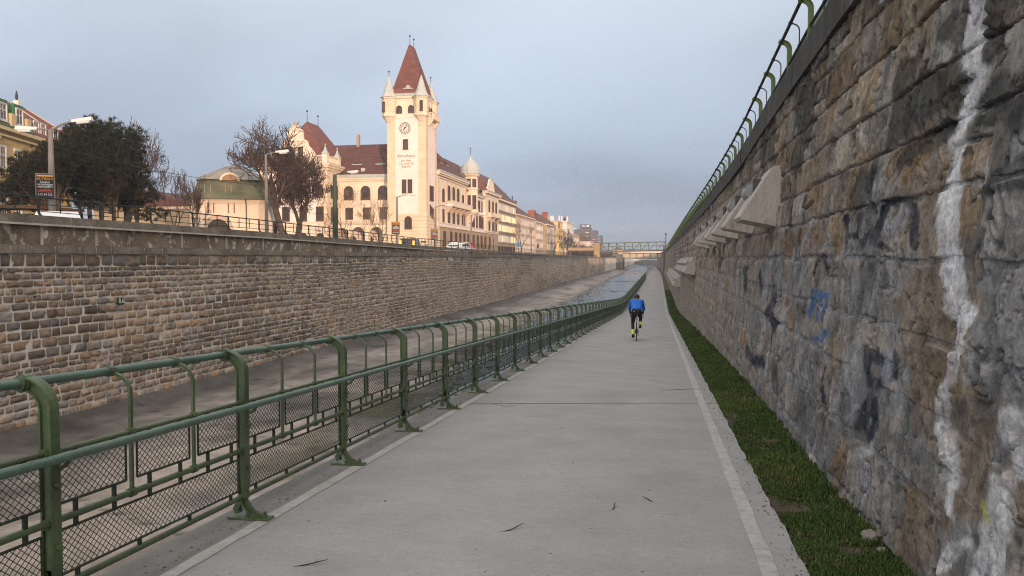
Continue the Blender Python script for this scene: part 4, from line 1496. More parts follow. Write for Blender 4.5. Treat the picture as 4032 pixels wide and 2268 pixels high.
M('glass', (0.050, 0.040, 0.036), 0.12, 0.3, 0.4, 0, 6, spec=0.6)
M('curtain', (0.34, 0.28, 0.20), 0.6, 0.2, 1.5, 0, 6)
M('iron', (0.03, 0.03, 0.032), 0.6, 0.1, 2, 0, 6)
M('gilt_brown', (0.20, 0.14, 0.065), 0.6, 0.1, 2, 0, 6)
M('dial', (0.62, 0.58, 0.52), 0.7, 0.05, 1, 0, 6)
M('void', (0.045, 0.035, 0.028), 0.9, 0.2, 1, 0, 6)
M('brick_red', (0.30, 0.085, 0.050), 0.9, 0.2, 0.7, 0.2, 8)
M('ochre', (0.47, 0.33, 0.13), 0.9, 0.1, 0.5, 0.15, 8, col2=(0.38, 0.27, 0.12), c2s=0.5)
M('ochre_trim', (0.55, 0.42, 0.23), 0.9, 0.08, 0.7, 0.1, 8)
M('beige', (0.50, 0.40, 0.29), 0.9, 0.1, 0.5, 0.15, 8)
M('rosy', (0.50, 0.37, 0.28), 0.9, 0.1, 0.5, 0.15, 8)
M('olive_plaster', (0.36, 0.29, 0.19), 0.9, 0.1, 0.5, 0.15, 8)
M('yellow_plaster', (0.64, 0.46, 0.21), 0.9, 0.06, 0.5, 0.1, 8)
M('white_plaster', (0.72, 0.60, 0.52), 0.9, 0.06, 0.5, 0.1, 8)
M('slab_grey', (0.29, 0.228, 0.165), 0.9, 0.08, 0.5, 0.1, 8)
M('office_dark', (0.085, 0.075, 0.090), 0.75, 0.12, 0.05, 0, 6)
M('office_band', (0.26, 0.27, 0.30), 0.5, 0.2, 0.3, 0, 6)
M('lit_pane', (0.60, 0.36, 0.12), 0.4, 0.2, 0.6, 0, 6, emit=((1.0, 0.55, 0.14), 1.7))
M('lit_white', (0.7, 0.7, 0.7), 0.5, 0.0, 1, 0, 6, emit=((1.0, 0.97, 0.92), 0.75))
M('lit_red', (0.5, 0.03, 0.03), 0.5, 0.0, 1, 0, 6, emit=((1.0, 0.06, 0.05), 1.2))
M('lit_orange', (0.6, 0.3, 0.05), 0.5, 0.0, 1, 0, 6, emit=((1.0, 0.40, 0.05), 2.2))

WINM = {}


def win_meshes(w, h, arch, bars, surround):
    """Local frame: x to the right along the wall, z up, -y out of the wall; origin at the middle of the sill."""
    key = (round(w, 2), round(h, 2), arch, bars, surround)
    if key in WINM:
        return WINM[key]

    def outline(ww, h0, h1):
        if not arch:
            return [(-ww / 2, h0), (ww / 2, h0), (ww / 2, h1), (-ww / 2, h1)]
        r = ww / 2; zc = h1 - r
        return [(-ww / 2, h0), (ww / 2, h0)] + [(r * math.cos(q), zc + r * math.sin(q)) for q in np.linspace(0, math.pi, 9)]
    o = outline(w, 0, h)
    pane = MB(); pane.prism(o, -0.035, -0.01, 'y')
    fr = MB()
    def ring(a, b, y0, y1, mi):
        n = len(a)
        V = [(p[0], y, p[1]) for y in (y0, y1) for q in (a, b) for p in q]
        F = []
        for i in range(n):
            j = (i + 1) % n
            F += [(i, j, n + j, n + i), (2 * n + i, 3 * n + i, 3 * n + j, 2 * n + j), (i, 2 * n + i, 2 * n + j, j), (n + i, n + j, 3 * n + j, 3 * n + i)]
        fr.add(V, F, mi)
    def scaled(k):
        return outline(w + 2 * k, -k, h + k)
    if surround:
        ring(o, scaled(surround), -0.13, 0.0, 1)
        fr.box(-w / 2 - surround * 1.3, w / 2 + surround * 1.3, -0.20, 0.0, -surround - 0.12, -surround, 1)
    t = 0.075
    ring(scaled(-t), o, -0.075, -0.02, 0)
    if bars >= 1:
        fr.box(-0.035, 0.035, -0.07, -0.036, t, h - t - (0 if not arch else 0.02), 0)
    if bars >= 2:
        fr.box(-w / 2 + t, w / 2 - t, -0.068, -0.036, h * 0.60, h * 0.60 + 0.08, 0)
    if bars >= 3:
        fr.box(-w / 2 + t, w / 2 - t, -0.068, -0.036, h * 0.28, h * 0.28 + 0.06, 0)
    WINM[key] = (fr.mesh('window'), pane.mesh('pane'))
    return WINM[key]


def window(parent, p, ang, w, h, arch=False, bars=2, surround=0.12, sash='sash_brown', trim='moulding', glass='glass'):
    """A window on a wall: the frame is a part, its glass a sub-part. p: middle of the sill on the wall face."""
    fm_, pm_ = win_meshes(w, h, arch, bars, surround)
    k = (fm_.name, sash, trim)
    if k not in WINM:
        c = fm_.copy(); c.materials.clear(); c.materials.append(MATS[sash]); c.materials.append(MATS[trim]); WINM[k] = c
        if len(fm_.materials) == 0: pass
    f = link('window', WINM[k], None, parent, p, ang)
    k2 = (pm_.name, glass)
    if k2 not in WINM:
        c = pm_.copy(); c.materials.clear(); c.materials.append(MATS[glass]); WINM[k2] = c
    o = bpy.data.objects.new('pane', WINM[k2]); COL.objects.link(o); o.parent = f
    return f


A0, A90 = 0.0, rad(90)


def gable_roof(mb, x0, x1, y0, y1, z0, zr, ridge='y', hip0=0.0, hip1=0.0, over=0.0, mi=0):
    x0 -= over; x1 += over; y0 -= over; y1 += over
    if ridge == 'y':
        xm = (x0 + x1) / 2
        V = [(x0, y0, z0), (x1, y0, z0), (x1, y1, z0), (x0, y1, z0), (xm, y0 + hip0, zr), (xm, y1 - hip1, zr)]
        F = [(0, 1, 4), (1, 2, 5, 4), (2, 3, 5), (3, 0, 4, 5), (0, 3, 2, 1)]
    else:
        ym = (y0 + y1) / 2
        V = [(x0, y0, z0), (x1, y0, z0), (x1, y1, z0), (x0, y1, z0), (x0 + hip0, ym, zr), (x1 - hip1, ym, zr)]
        F = [(0, 1, 5, 4), (1, 2, 5), (2, 3, 4, 5), (3, 0, 4), (0, 3, 2, 1)]
    mb.add(V, F, mi)


def arcade(mb, x0, x1, z0, z1, arches, yf, depth, mi=0):
    """Wall in the plane y=yf from x0 to x1 pierced by round arches (centre, width, crown height)."""
    xs = [x0, x1]
    for cx, w, zt in arches:
        xs += [cx - w / 2 + w / 2 * (1 - math.cos(q)) for q in np.linspace(0, math.pi, 15)]
    xs = sorted(set(round(x, 4) for x in xs))

    def low(x):
        for cx, w, zt in arches:
            if abs(x - cx) < w / 2 + 1e-3:
                return zt - w / 2 + math.sqrt(max(0, (w / 2) ** 2 - (x - cx) ** 2))
        return z0
    for a, b in zip(xs[:-1], xs[1:]):
        m = (a + b) / 2
        inside = any(abs(m - cx) < w / 2 for cx, w, zt in arches)
        la, lb = (low(a), low(b)) if inside else (z0, z0)
        mb.hexa([(a, yf, la), (b, yf, lb), (b, yf + depth, lb), (a, yf + depth, la)], [(a, yf, z1), (b, yf, z1), (b, yf + depth, z1), (a, yf + depth, z1)], mi)


def finial(mb, x, y, z0, z1, r=0.18, mi=0):
    mb.tube([(x, y, z0), (x, y, z1)], [0.07, 0.035], 6, mi=mi)
    mb.ball((x, y, z1), r, 8, mi)


# ------------------------------------------------------------------ the town hall
TX0, TX1, TY0, TY1 = -47.15, -40.0, 130.0, 136.5
hall = thing('town_hall', 'large cream town hall with a clock tower, red tiled roofs and a tall pyramid spire', 'town hall', (-48, 133, GZ))


def part(name, mb, mat, parent=None, kind=None, label=None):
    return tag(mb.build(name, mat, parent or hall), label=label, kind=kind)


# tower shaft: cream core, pale panels, quoined corners, banded foot
mb = MB(); mb.box(TX0 + .06, TX1 - .06, TY0 + .06, TY1, GZ, 27.0); part('tower_shaft', mb, 'plaster_cream')
mb = MB(); mb.box(-45.70, -41.40, TY0 + .02, TY0 + .059, 9.3, 26.6); part('tower_panel', mb, 'plaster_pale')
mb = MB(); mb.box(TX1 - .059, TX1 - .02, TY0 + 1.3, TY1 - 1.1, 9.3, 26.6); part('tower_panel', mb, 'plaster_pale')
q = MB(); z = 9.2; k = 0
while z < 26.4:
    j = 0.0 if k % 2 else 0.12
    for (xa, xb, ya, yb) in ((TX0, TX0 + 1.40 + j, TY0, TY0 + 1.2 + j), (TX1 - 1.40 - j, TX1, TY0, TY0 + 1.2 + j), (TX1 - 1.4, TX1, TY1 - 1.0 - j, TY1 + .05)):
        q.box(xa, xb, ya, yb, z + .03, z + .39)
    z += 0.41; k += 1
part('quoins', q, 'quoin', kind='stuff')
q = MB(); z = GZ
while z < 9.0:
    q.box(TX0 - .05, TX1 + .05, TY0 - .05, TY1 + .02, z + .025, z + .60); z += 0.63
part('banded_foot', q, 'quoin')
mb = MB(); mb.box(TX0 - .12, TX1 + .12, TY0 - .12, TY1, GZ, GZ + .9); part('plinth', mb, 'base_stone')
# small arches in relief under the top storey
mb = MB()
for i in range(7):
    cx = -45.4 + i * 0.62
    mb.prism([(cx + .28 * math.cos(a), 26.25 + .28 * math.sin(a)) for a in np.linspace(0, math.pi, 7)] + [(cx - .28, 26.62), (cx + .28, 26.62)][:0] + [], TY0 - .03, TY0 + .03, 'y')
part('arch_frieze', mb, 'moulding')
# top storey with four corner turrets
mb = MB(); mb.box(TX0 + .35, TX1 - .35, TY0 + .35, TY1 - .3, 26.9, 30.0); part('top_storey', mb, 'plaster_cream')
tur = [(-46.85, 130.35, 'turret'), (-40.95, 130.35, 'turret'), (-40.95, 136.1, 'turret'), (-46.85, 136.1, 'turret')]
for cx, cy, nm in tur:
    t = thing_part = None
    mb = MB()
    mb.lathe([(0.55, 25.6), (1.05, 26.35), (1.30, 26.55), (1.34, 27.0), (1.26, 27.02), (1.26, 29.55), (1.40, 29.62), (1.46, 29.85)], cx, cy, 8, 0, rad(22.5))
    tb = part(nm, mb, 'plaster_cream')
    mb = MB()
    mb.lathe([(1.62, 29.86), (1.30, 30.15), (1.02, 30.7), (0.72, 31.6), (0.42, 32.6), (0.12, 33.5), (0.04, 33.7)], cx, cy, 8, 0, rad(22.5))
    mb.build('turret_roof', 'zinc', tb)
    mb = MB(); finial(mb, cx, cy, 33.5, 34.5, 0.16); mb.build('finial', 'iron', tb)
    mb = MB(); z = 27.2
    while z < 29.4:
        mb.lathe([(1.29, z), (1.29, z + .27)], cx, cy, 8, 0, rad(22.5)); z += 0.33
    mb.build('stone_bands', 'quoin', tb)
for cx, sx in ((-47.25, -.2), (-40.65, .1)):
    window(hall, (cx + sx, 129.11, 27.35), A0, 0.42, 1.6, False, 0, 0.06)
mb = MB()
mb.box(TX0 + .2, TX1 - .2, TY0 + .12, TY1 - .1, 29.75, 30.15)
mb.box(TX0 + .2, TX1 - .2, TY0 + .2, TY1 - .1, 26.75, 27.0)
part('cornice', mb, 'moulding')
mb = MB(); mb.box(TX0 + .1, TX1 - .1, TY0 + .02, TY1, 30.152, 30.55); part('roof_gutter', mb, 'zinc')
for cx in (-45.0, -42.8):
    window(hall, (cx, TY0 + .35, 27.1), A0, 0.85, 1.3, True, 2, 0.10)
for cy in (132.5, 134.2):
    window(hall, (TX1 - .35, cy, 27.0), A90, 0.85, 1.5, True, 2, 0.10)
mb = MB()
rb, zr0, zr1 = 0.35, 30.55, 39.4
base = [(TX0 + rb, TY0 + rb), (TX1 - rb, TY0 + rb), (TX1 - rb, TY1 - rb), (TX0 + rb, TY1 - rb)]
mid = [(TX0 + .8, TY0 + .9), (TX1 - .8, TY0 + .9), (TX1 - .8, TY1 - .8), (TX0 + .8, TY1 - .8)]
top = [(-43.75, 132.0), (-43.35, 132.0), (-43.35, 134.4), (-43.75, 134.4)]
V = [(*p, zr0) for p in base] + [(*p, zr0 + 1.0) for p in mid] + [(*p, zr1) for p in top]
mb.add(V, [(i + 4 * r, (i + 1) % 4 + 4 * r, (i + 1) % 4 + 4 * r + 4, i + 4 * r + 4) for r in (0, 1) for i in range(4)] + [(8, 9, 10, 11), (3, 2, 1, 0)])
roof = part('pyramid_roof', mb, 'tile_red')
mb = MB()
for i in range(22):                                                     # courses of tiles as low steps
    f = (i + .5) / 22; z = zr0 + 1 + (zr1 - zr0 - 1.4) * f
    def L(a, b): return tuple(a[j] + (b[j] - a[j]) * f for j in (0, 1))
    pts = [L(mid[j], top[j]) for j in range(4)]
    c = (-43.55, 133.2)
    lo = [(p[0] + (p[0] - c[0]) * .004 + .0, p[1] + (p[1] - c[1]) * .004, z) for p in pts]
    o2 = [(p[0] + math.copysign(.05, p[0] - c[0]), p[1] + math.copysign(.05, p[1] - c[1]), z) for p in pts]
    o3 = [(p[0], p[1], z + .22) for p in o2]
    mb.hexa(o2, [(x - math.copysign(.10, x - c[0]), y - math.copysign(.10, y - c[1]), z_) for x, y, z_ in o3])
mb.build('tile_courses', 'tile_red', roof)
mb = MB(); finial(mb, -43.55, 132.1, 39.3, 41.0, .17); finial(mb, -43.55, 134.3, 39.3, 41.0, .17); mb.build('finials', 'iron', roof)
mb = MB()
mb.prism([(-44.45, 31.55), (-42.55, 31.55), (-42.9, 32.0), (-43.2, 32.25), (-43.5, 32.35), (-43.8, 32.25), (-44.1, 32.0)], TY0 + .8, TY0 + 2.6, 'y')
d_ = mb.build('eyebrow_dormer', 'tile_red', roof)
mb = MB(); mb.prism([(-44.0, 31.62), (-43.0, 31.62), (-43.15, 31.95), (-43.5, 32.15), (-43.85, 31.95)], TY0 + .77, TY0 + .80, 'y'); mb.box(-44.4, -42.6, TY0 + .70, TY0 + .80, 31.42, 31.56); mb.build('dormer_glass', 'zinc', roof)
# clock
ck = (-43.84, TY0 + 0.02, 24.48)
mb = MB(); mb.tube([(ck[0], TY0 + .02, ck[2]), (ck[0], TY0 - .10, ck[2])], 1.10, 40); clock = part('clock', mb, 'moulding')
mb = MB(); mb.tube([(ck[0], TY0 - .095, ck[2]), (ck[0], TY0 - .115, ck[2])], 0.98, 40); mb.build('clock_ring', 'iron', clock)
mb = MB(); mb.tube([(ck[0], TY0 - .11, ck[2]), (ck[0], TY0 - .125, ck[2])], 0.88, 40); mb.build('dial', 'dial', clock)
for i, s_ in enumerate(('12', '1', '2', '3', '4', '5', '6', '7', '8', '9', '10', '11')):
    a = math.pi / 2 - i * math.pi / 6
    text_on('numeral', s_, 0.46, 'iron', clock, (ck[0] + .68 * math.cos(a), TY0 - .128, ck[2] + .68 * math.sin(a)), 0, .012)
for a, L, w in ((math.pi / 2 - rad(40), .82, .10), (math.pi / 2 - rad(213), .60, .14)):
    mb = MB(); d = (math.cos(a), math.sin(a)); n_ = (-d[1], d[0])
    mb.prism([(ck[0] - d[0] * .15 + n_[0] * w * s, ck[2] - d[1] * .15 + n_[1] * w * s) for s in (1, -1)] + [(ck[0] + d[0] * L - n_[0] * .02, ck[2] + d[1] * L - n_[1] * .02), (ck[0] + d[0] * L + n_[0] * .02, ck[2] + d[1] * L + n_[1] * .02)], TY0 - .15, TY0 - .14, 'y')
    mb.build('clock_hand', 'iron', clock)
for body, z, sz in (('Amtshaus', 19.62, 0.80), ('für den', 18.80, 0.60), ('13. und 14', 18.28, 0.58), ('Bezirk', 17.74, 0.60)):
    text_on('lettering', body, sz, 'gilt_brown', hall, (-43.67, TY0 + .018, z), 0, .02, 1.05)
window(hall, (-43.75, TY0 + .02, 21.0), A0, 0.60, 1.35, False, 0, 0.16, trim='plaster_pale')
for cx in (-44.05, -42.97):
    window(hall, (cx, TY0 + .02, 13.3), A0, 0.60, 2.1, False, 2, 0.10, trim='plaster_pale')
window(hall, (-43.3, TY0 - .055, 7.05), A0, 1.0, 1.85, True, 2, 0.16, trim='quoin')
for cy in (132.3, 133.1, 133.9):
    window(hall, (TX1 - .02, cy, 12.1), A90, 0.42, 2.4, False, 0, 0.08, trim='plaster_pale')
    window(hall, (TX1 - .02, cy, 9.4 - (cy - 132.3) * .35), A90, 0.42, 1.7, False, 0, 0.08, trim='plaster_pale')
# balcony on the river face of the tower
mb = MB(); mb.box(TX1, TX1 + 1.0, 131.5, 135.5, 26.15, 26.4); bal = part('balcony', mb, 'moulding')
mb = MB()
mb.box(TX1 + .05, TX1 + 1.0, 131.5, 131.62, 27.2, 27.35); mb.box(TX1 + .88, TX1 + 1.0, 131.5, 135.5, 27.2, 27.35)
mb.build('balcony_rail', 'moulding', bal)
mb = MB()
for i in range(4): mb.lathe([(.06, 26.4), (.11, 26.7), (.06, 27.2)], TX1 + .15 + i * .25, 131.56, 6)
mb.build('balusters', 'moulding', bal, )
mb = MB(); mb.box(TX1 + .90, TX1 + .98, 131.62, 135.5, 26.4, 27.2); mb.build('balcony_front', 'moulding', bal)
mb = MB()
for cy in (131.8, 135.2):
    mb.prism([(TX1, 25.0), (TX1 + .35, 25.3), (TX1 + .9, 26.15), (TX1, 26.15)], cy - .2, cy + .2, 'y')
mb.build('balcony_corbels', 'moulding', bal)
text_plate = part('street_plate', MB().box(-41.0, -40.1, TY0 - .085, TY0 - .06, 4.42, 4.66), 'iron')

# wing between tower and gabled block
WX0, WX1, WY = -57.6, TX0, 133.0
mb = MB(); mb.box(WX0, WX1, WY, WY + 11, 8.0, 16.3); part('wing_wall', mb, 'plaster_cream')
mb = MB()
mb.box(WX0, WX1, WY - .10, WY, 11.55, 11.8); mb.box(WX0, WX1, WY - .08, WY, 12.25, 12.4); mb.box(WX0, WX1, WY - .35, WY, 16.0, 16.3); mb.box(WX0, WX1, WY - .2, WY, 15.7, 16.0)
part('wing_moulding', mb, 'moulding')
mb = MB(); mb.box(WX0, WX1, WY - .45, WY + .3, 16.302, 16.85); part('wing_gutter', mb, 'zinc')
mb = MB(); mb.add([(WX0 - 1, WY - .3, 16.86), (WX1, WY - .3, 16.86), (WX1, WY + 5.5, 23.1), (WX0 - 3.5, WY + 5.5, 23.1), (WX1, WY + 11.3, 16.86), (WX0 - 1, WY + 11.3, 16.86)], [(0, 1, 2, 3), (3, 2, 4, 5), (0, 3, 5), (1, 4, 2)])
wroof = part('wing_roof', mb, 'tile_dark')
mb = MB()
for i in range(16):
    f = i / 16; z = 16.86 + 6.24 * f; y = WY - .3 + 5.8 * f
    mb.hexa([(WX0 - 1 + 1.0 * f, y - .05, z), (WX1, y - .05, z), (WX1, y + .25, z + .32), (WX0 - 1 + f, y + .25, z + .32)], [(WX0 - 1 + f, y - .06, z + .05), (WX1, y - .06, z + .05), (WX1, y + .2, z + .34), (WX0 - 1 + f, y + .2, z + .34)])
mb.build('tile_courses', 'tile_dark', wroof)
for cx in (-54.6, -50.0):
    z0 = 18.9; y0 = WY - .3 + 5.8 * (z0 - 16.86) / 6.24
    mb = MB(); mb.prism([(cx - 1.05, z0), (cx + 1.05, z0), (cx + .7, z0 + .5), (cx + .3, z0 + .8), (cx - .3, z0 + .8), (cx - .7, z0 + .5)], y0 - .2, y0 + 1.2, 'y'); mb.build('eyebrow_dormer', 'tile_dark', wroof)
    mb = MB(); mb.box(cx - .95, cx + .95, y0 - .35, y0 - .2, z0 - .12, z0 + .04); mb.build('dormer_sill', 'zinc', wroof)
    mb = MB(); mb.prism([(cx - .5, z0 + .05), (cx + .5, z0 + .05), (cx + .3, z0 + .5), (cx - .3, z0 + .5)], y0 - .23, y0 - .2, 'y'); mb.build('dormer_glass', 'glass', wroof)
mb = MB(); z0 = 17.5; y0 = WY - .3 + 5.8 * (z0 - 16.86) / 6.24
mb.box(-53.3, -52.6, y0 - .15, y0 + .4, z0 - .2, z0 + .55); mb.build('skylight', 'zinc', wroof)
mb = MB(); mb.box(-56.1, -55.6, WY + 5.0, WY + 5.6, 22.6, 25.0); part('chimney', mb, 'base_stone')
for cx in (-55.65, -52.4, -49.1):
    window(hall, (cx, WY, 12.55), A0, 1.45, 2.1, True, 2, 0.18)
for cx in (-55.57, -52.2, -49.0):
    window(hall, (cx, WY, 8.85), A0, 1.15, 1.9, False, 2, 0.14)
# arcade in front of the wing
mb = MB(); arcade(mb, WX0, WX1, GZ, 7.75, [(-56.5, 2.35, 7.2), (-53.3, 2.6, 7.3), (-49.9, 2.5, 7.3)], WY - 1.5, 0.7); part('arcade', mb, 'plaster_cream')
mb = MB(); mb.box(WX0, WX1, WY - .8, WY + .3, 7.75, 8.0); part('terrace', mb, 'moulding')
mb = MB(); mb.box(WX0, WX1, WY + 2.2, WY + 2.4, GZ, 7.9); part('porch_back', mb, 'plaster_pale')
for cx in (-55.9, -52.6, -49.5):
    window(hall, (cx, WY + 2.19, GZ + .3), A0, 1.3, 3.4, True, 2, 0.12)
mb = MB(); mb.box(WX0, WX1, WY - 1.5, WY - 1.35, 8.45, 8.6); mb.box(WX0, WX1, WY - 1.5, WY - 1.3, 7.7, 7.85); br_ = part('terrace_rail', mb, 'moulding')
mb = MB(); x = WX0 + .3
while x < WX1:
    mb.lathe([(.07, 7.85), (.13, 8.05), (.06, 8.45)], x, WY - 1.42, 6); x += .36
mb.build('balusters', 'moulding', br_)

# gabled block
BX0, BX1, BY = -70.2, -57.4, 127.5
mb = MB(); mb.box(BX0, BX1, BY, BY + 14, GZ, 18.0); part('block_wall', mb, 'plaster_cream')
mb = MB(); mb.box(-68.4, -59.0, BY - .05, BY - .002, 8.0, 17.3); part('block_panel', mb, 'plaster_pale')
q = MB(); z = 7.6; k = 0
while z < 17.2:
    j = 0 if k % 2 else .12
    for xa, xb in ((BX0 - .06, BX0 + 1.3 + j), (BX1 - 1.3 - j, BX1 + .06)):
        q.box(xa, xb, BY - .06, BY + 1.2 + j, z + .03, z + .39)
    z += .41; k += 1
part('quoins', q, 'quoin', kind='stuff')
mb = MB()
for za, zb, o in ((11.45, 11.75, .12), (7.3, 7.6, .15), (17.2, 17.6, .25), (17.6, 18.0, .55), (18.0, 18.25, .75)):
    mb.box(BX0 - o, BX1 + o, BY - o, BY + 14, za, zb)
part('block_cornice', mb, 'moulding')
mb = MB(); mb.box(BX0 - .7, BX1 + .7, BY - .7, BY + 14, 18.252, 18.4); part('block_gutter', mb, 'zinc')
mb = MB(); mb.box(BX0, BX1, BY, BY + .5, 18.4, 18.75); mb.box(BX0, BX1, BY + .05, BY + .4, 19.65, 19.85); mb.box(BX1 - .45, BX1 - .05, BY, BY + 6, 18.4, 18.75); mb.box(BX1 - .42, BX1 - .08, BY, BY + 6, 19.65, 19.85)
par = part('roof_balustrade', mb, 'moulding')
mb = MB(); x = BX0 + .3
while x < BX1 - .3:
    mb.lathe([(.08, 18.75), (.14, 19.1), (.07, 19.65)], x, BY + .22, 6); x += .42
y = BY + .8
while y < BY + 5.8:
    mb.lathe([(.08, 18.75), (.14, 19.1), (.07, 19.65)], BX1 - .25, y, 6); y += .42
mb.build('balusters', 'moulding', par)
for px_, py2 in ((BX1 - .45, BY + .45), (BX1 - .45, BY + 5.6), (BX0 + .45, BY + .45)):
    mb = MB(); mb.box(px_ - .48, px_ + .48, py2 - .48, py2 + .48, 18.4, 20.1); pp = part('pedestal', mb, 'plaster_cream')
    mb = MB(); mb.lathe([(.85, 20.1), (.55, 20.35), (.30, 20.8), (.1, 21.4), (.04, 21.6)], px_, py2, 4, 0, rad(45)); mb.ball((px_, py2, 21.7), .15); mb.build('pinnacle', 'zinc', pp)
G = [(-66.5, 18.4), (-59.7, 18.4), (-59.8, 20.1), (-60.3, 20.9), (-61.0, 21.6), (-61.2, 22.4), (-61.9, 22.6), (-62.0, 23.6), (-61.9, 24.2), (-62.4, 24.35), (-62.8, 24.9), (-63.4, 25.15),
     (-64.0, 24.9), (-64.4, 24.35), (-64.9, 24.2), (-64.8, 23.6), (-64.9, 22.6), (-65.6, 22.4), (-65.8, 21.6), (-66.3, 20.9), (-66.5, 20.1)]
mb = MB(); mb.prism(G, BY + .1, BY + .7, 'y'); gb = part('gable', mb, 'plaster_cream')
mb = MB()
for (a0, b0), (a1, b1) in zip(G[2:], G[3:]):
    mb.tube([(a0, BY + .1, b0), (a1, BY + .1, b1)], .13, 5)
mb.box(-64.9, -61.6, BY - .05, BY + .1, 22.35, 22.6)
mb.build('gable_moulding', 'moulding', gb)
mb = MB(); mb.lathe([(.2, 25.1), (.35, 25.3), (.3, 25.7), (.12, 25.9)], -63.4, BY + .4, 8); mb.build('gable_urn', 'base_stone', gb)
for cx in (-64.3, -62.4):
    window(hall, (cx, BY + .1, 19.75), A0, .75, 1.5, False, 2, .12)
for cx in (-68.2, -65.2, -61.9, -58.75):
    window(hall, (cx, BY - .05 if -68.4 < cx < -59 else BY - .06, 12.55), A0, .95, 2.05, True, 2, .14)
    window(hall, (cx, BY - .05 if -68.4 < cx < -59 else BY - .06, 8.45), A0, 1.15, 2.2, False, 2, .14)
    window(hall, (cx, BY, 3.6), A0, 1.15, 2.4, True, 2, .14)
for cy in (129.5, 131.4):
    window(hall, (BX1, cy, 12.55), A90, .8, 2.0, False, 2, .12)
    window(hall, (BX1, cy, 8.45), A90, .8, 2.2, False, 2, .12)
mb = MB(); gable_roof(mb, BX0 + .4, BX1 - .2, BY + .6, BY + 14, 18.4, 26.8, 'y', 4.9, 3.6)
broof = part('hip_roof', mb, 'tile_red')
mb = MB(); finial(mb, -63.7, BY + 5.6, 26.7, 28.7, .18); finial(mb, -63.7, BY + 10.2, 26.7, 28.6, .18); mb.build('finials', 'iron', broof)

# long river front behind the tower: first section with balcony
FX = -40.0
mb = MB(); mb.box(-52, FX - .03, TY1, 158.6, 7.9, 17.3); part('river_front_wall', mb, 'plaster_cream')
mb = MB(); mb.box(-52, FX, TY1, 189.7, GZ, 7.9); part('ground_storey', mb, 'base_stone')
q = MB(); z = GZ + .8
while z < 7.2:
    q.box(FX, FX + .06, TY1 + 1.4, 189.6, z + .03, z + .50); z += .56
part('banded_storey', q, 'base_stone')
q = MB()
for k in range(int((17.0 - GZ) / .41)):
    z = GZ + .41 * k
    q.box(FX - 1, FX + .16, TY1 + .05, TY1 + 1.25 + (.15 if k % 2 else 0), z + .03, z + .39)
    if z > 7.9:
        q.box(FX - 1, FX + .10, 157.2, 158.4, z + .03, z + .39)
for k in range(int((16.6 - 7.9) / .41)):
    z = 7.9 + .41 * k
    for ya, yb in ((143.0, 143.8), (145.4, 147.3), (148.9, 150.8), (152.4, 153.4)):
        if not 10.9 < z < 12.6: q.box(FX - .05, FX + .05, ya, yb, z + .03, z + .39)
part('quoins', q, 'quoin', kind='stuff')
mb = MB()
mb.box(FX - .2, FX + .22, TY1, 189.7, 7.55, 7.8); mb.box(FX - .2, FX + .30, TY1, 189.7, 8.2, 8.4)
mb.box(FX - .2, FX + .12, TY1, 158.6, 11.6, 11.8); mb.box(FX - .2, FX + .18, TY1, 158.6, 16.6, 16.8); mb.box(FX - .2, FX + .65, TY1, 159.0, 17.3, 17.65); mb.box(FX - .2, FX + .4, TY1, 159.0, 17.0, 17.3)
part('front_moulding', mb, 'moulding')
mb = MB(); mb.box(FX - .2, FX + .20, TY1, 189.7, 7.802, 8.198); part('string_band', mb, 'plaster_pale')
mb = MB(); mb.box(FX - .3, FX + .75, TY1, 159.2, 17.652, 17.95); part('front_gutter', mb, 'zinc')
for cy in (144.6, 148.1, 151.6):
    window(hall, (FX - .03, cy, 12.65), A90, 1.35, 2.9, True, 2, .2, trim='quoin')
    window(hall, (FX - .03, cy, 8.5), A90, 1.25, 2.35, True, 2, .2, trim='quoin')
for cy in (140.8, 155.6):
    window(hall, (FX - .03, cy, 12.6), A90, 1.0, 2.1, True, 2, .15)
for cy in (140.8, 155.2, 157.0):
    window(hall, (FX - .03, cy, 8.6), A90, .75, 2.2, False, 2, .15)
for cy in (141.2, 146.0, 149.6, 153.0, 156.4, 159.8):
    window(hall, (FX + .06, cy, 4.3), A90, 1.15, 2.45, True, 2, .18, trim='quoin')
mb = MB(); mb.box(FX, FX + 1.35, 142.9, 158.6, 11.62, 11.85); bal = part('long_balcony', mb, 'moulding')
mb = MB(); mb.box(FX + 1.2, FX + 1.35, 142.9, 158.6, 11.85, 12.6); mb.box(FX + .1, FX + 1.35, 142.9, 143.0, 12.5, 12.65); mb.box(FX + 1.15, FX + 1.4, 142.9, 158.6, 12.6, 12.72); mb.build('balcony_front', 'plaster_cream', bal)
mb = MB()
for i in range(5): mb.lathe([(.07, 11.85), (.12, 12.1), (.06, 12.5)], FX + .2 + i * .24, 142.95, 6)
mb.build('balusters', 'moulding', bal)
mb = MB()
for cy in (143.2, 146.35, 149.85, 153.3, 157.0):
    mb.prism([(FX, 10.2), (FX + .3, 10.35), (FX + .8, 10.9), (FX + 1.3, 11.62), (FX, 11.62)], cy - .3, cy + .3, 'y')
mb.build('balcony_corbels', 'rosy', bal)
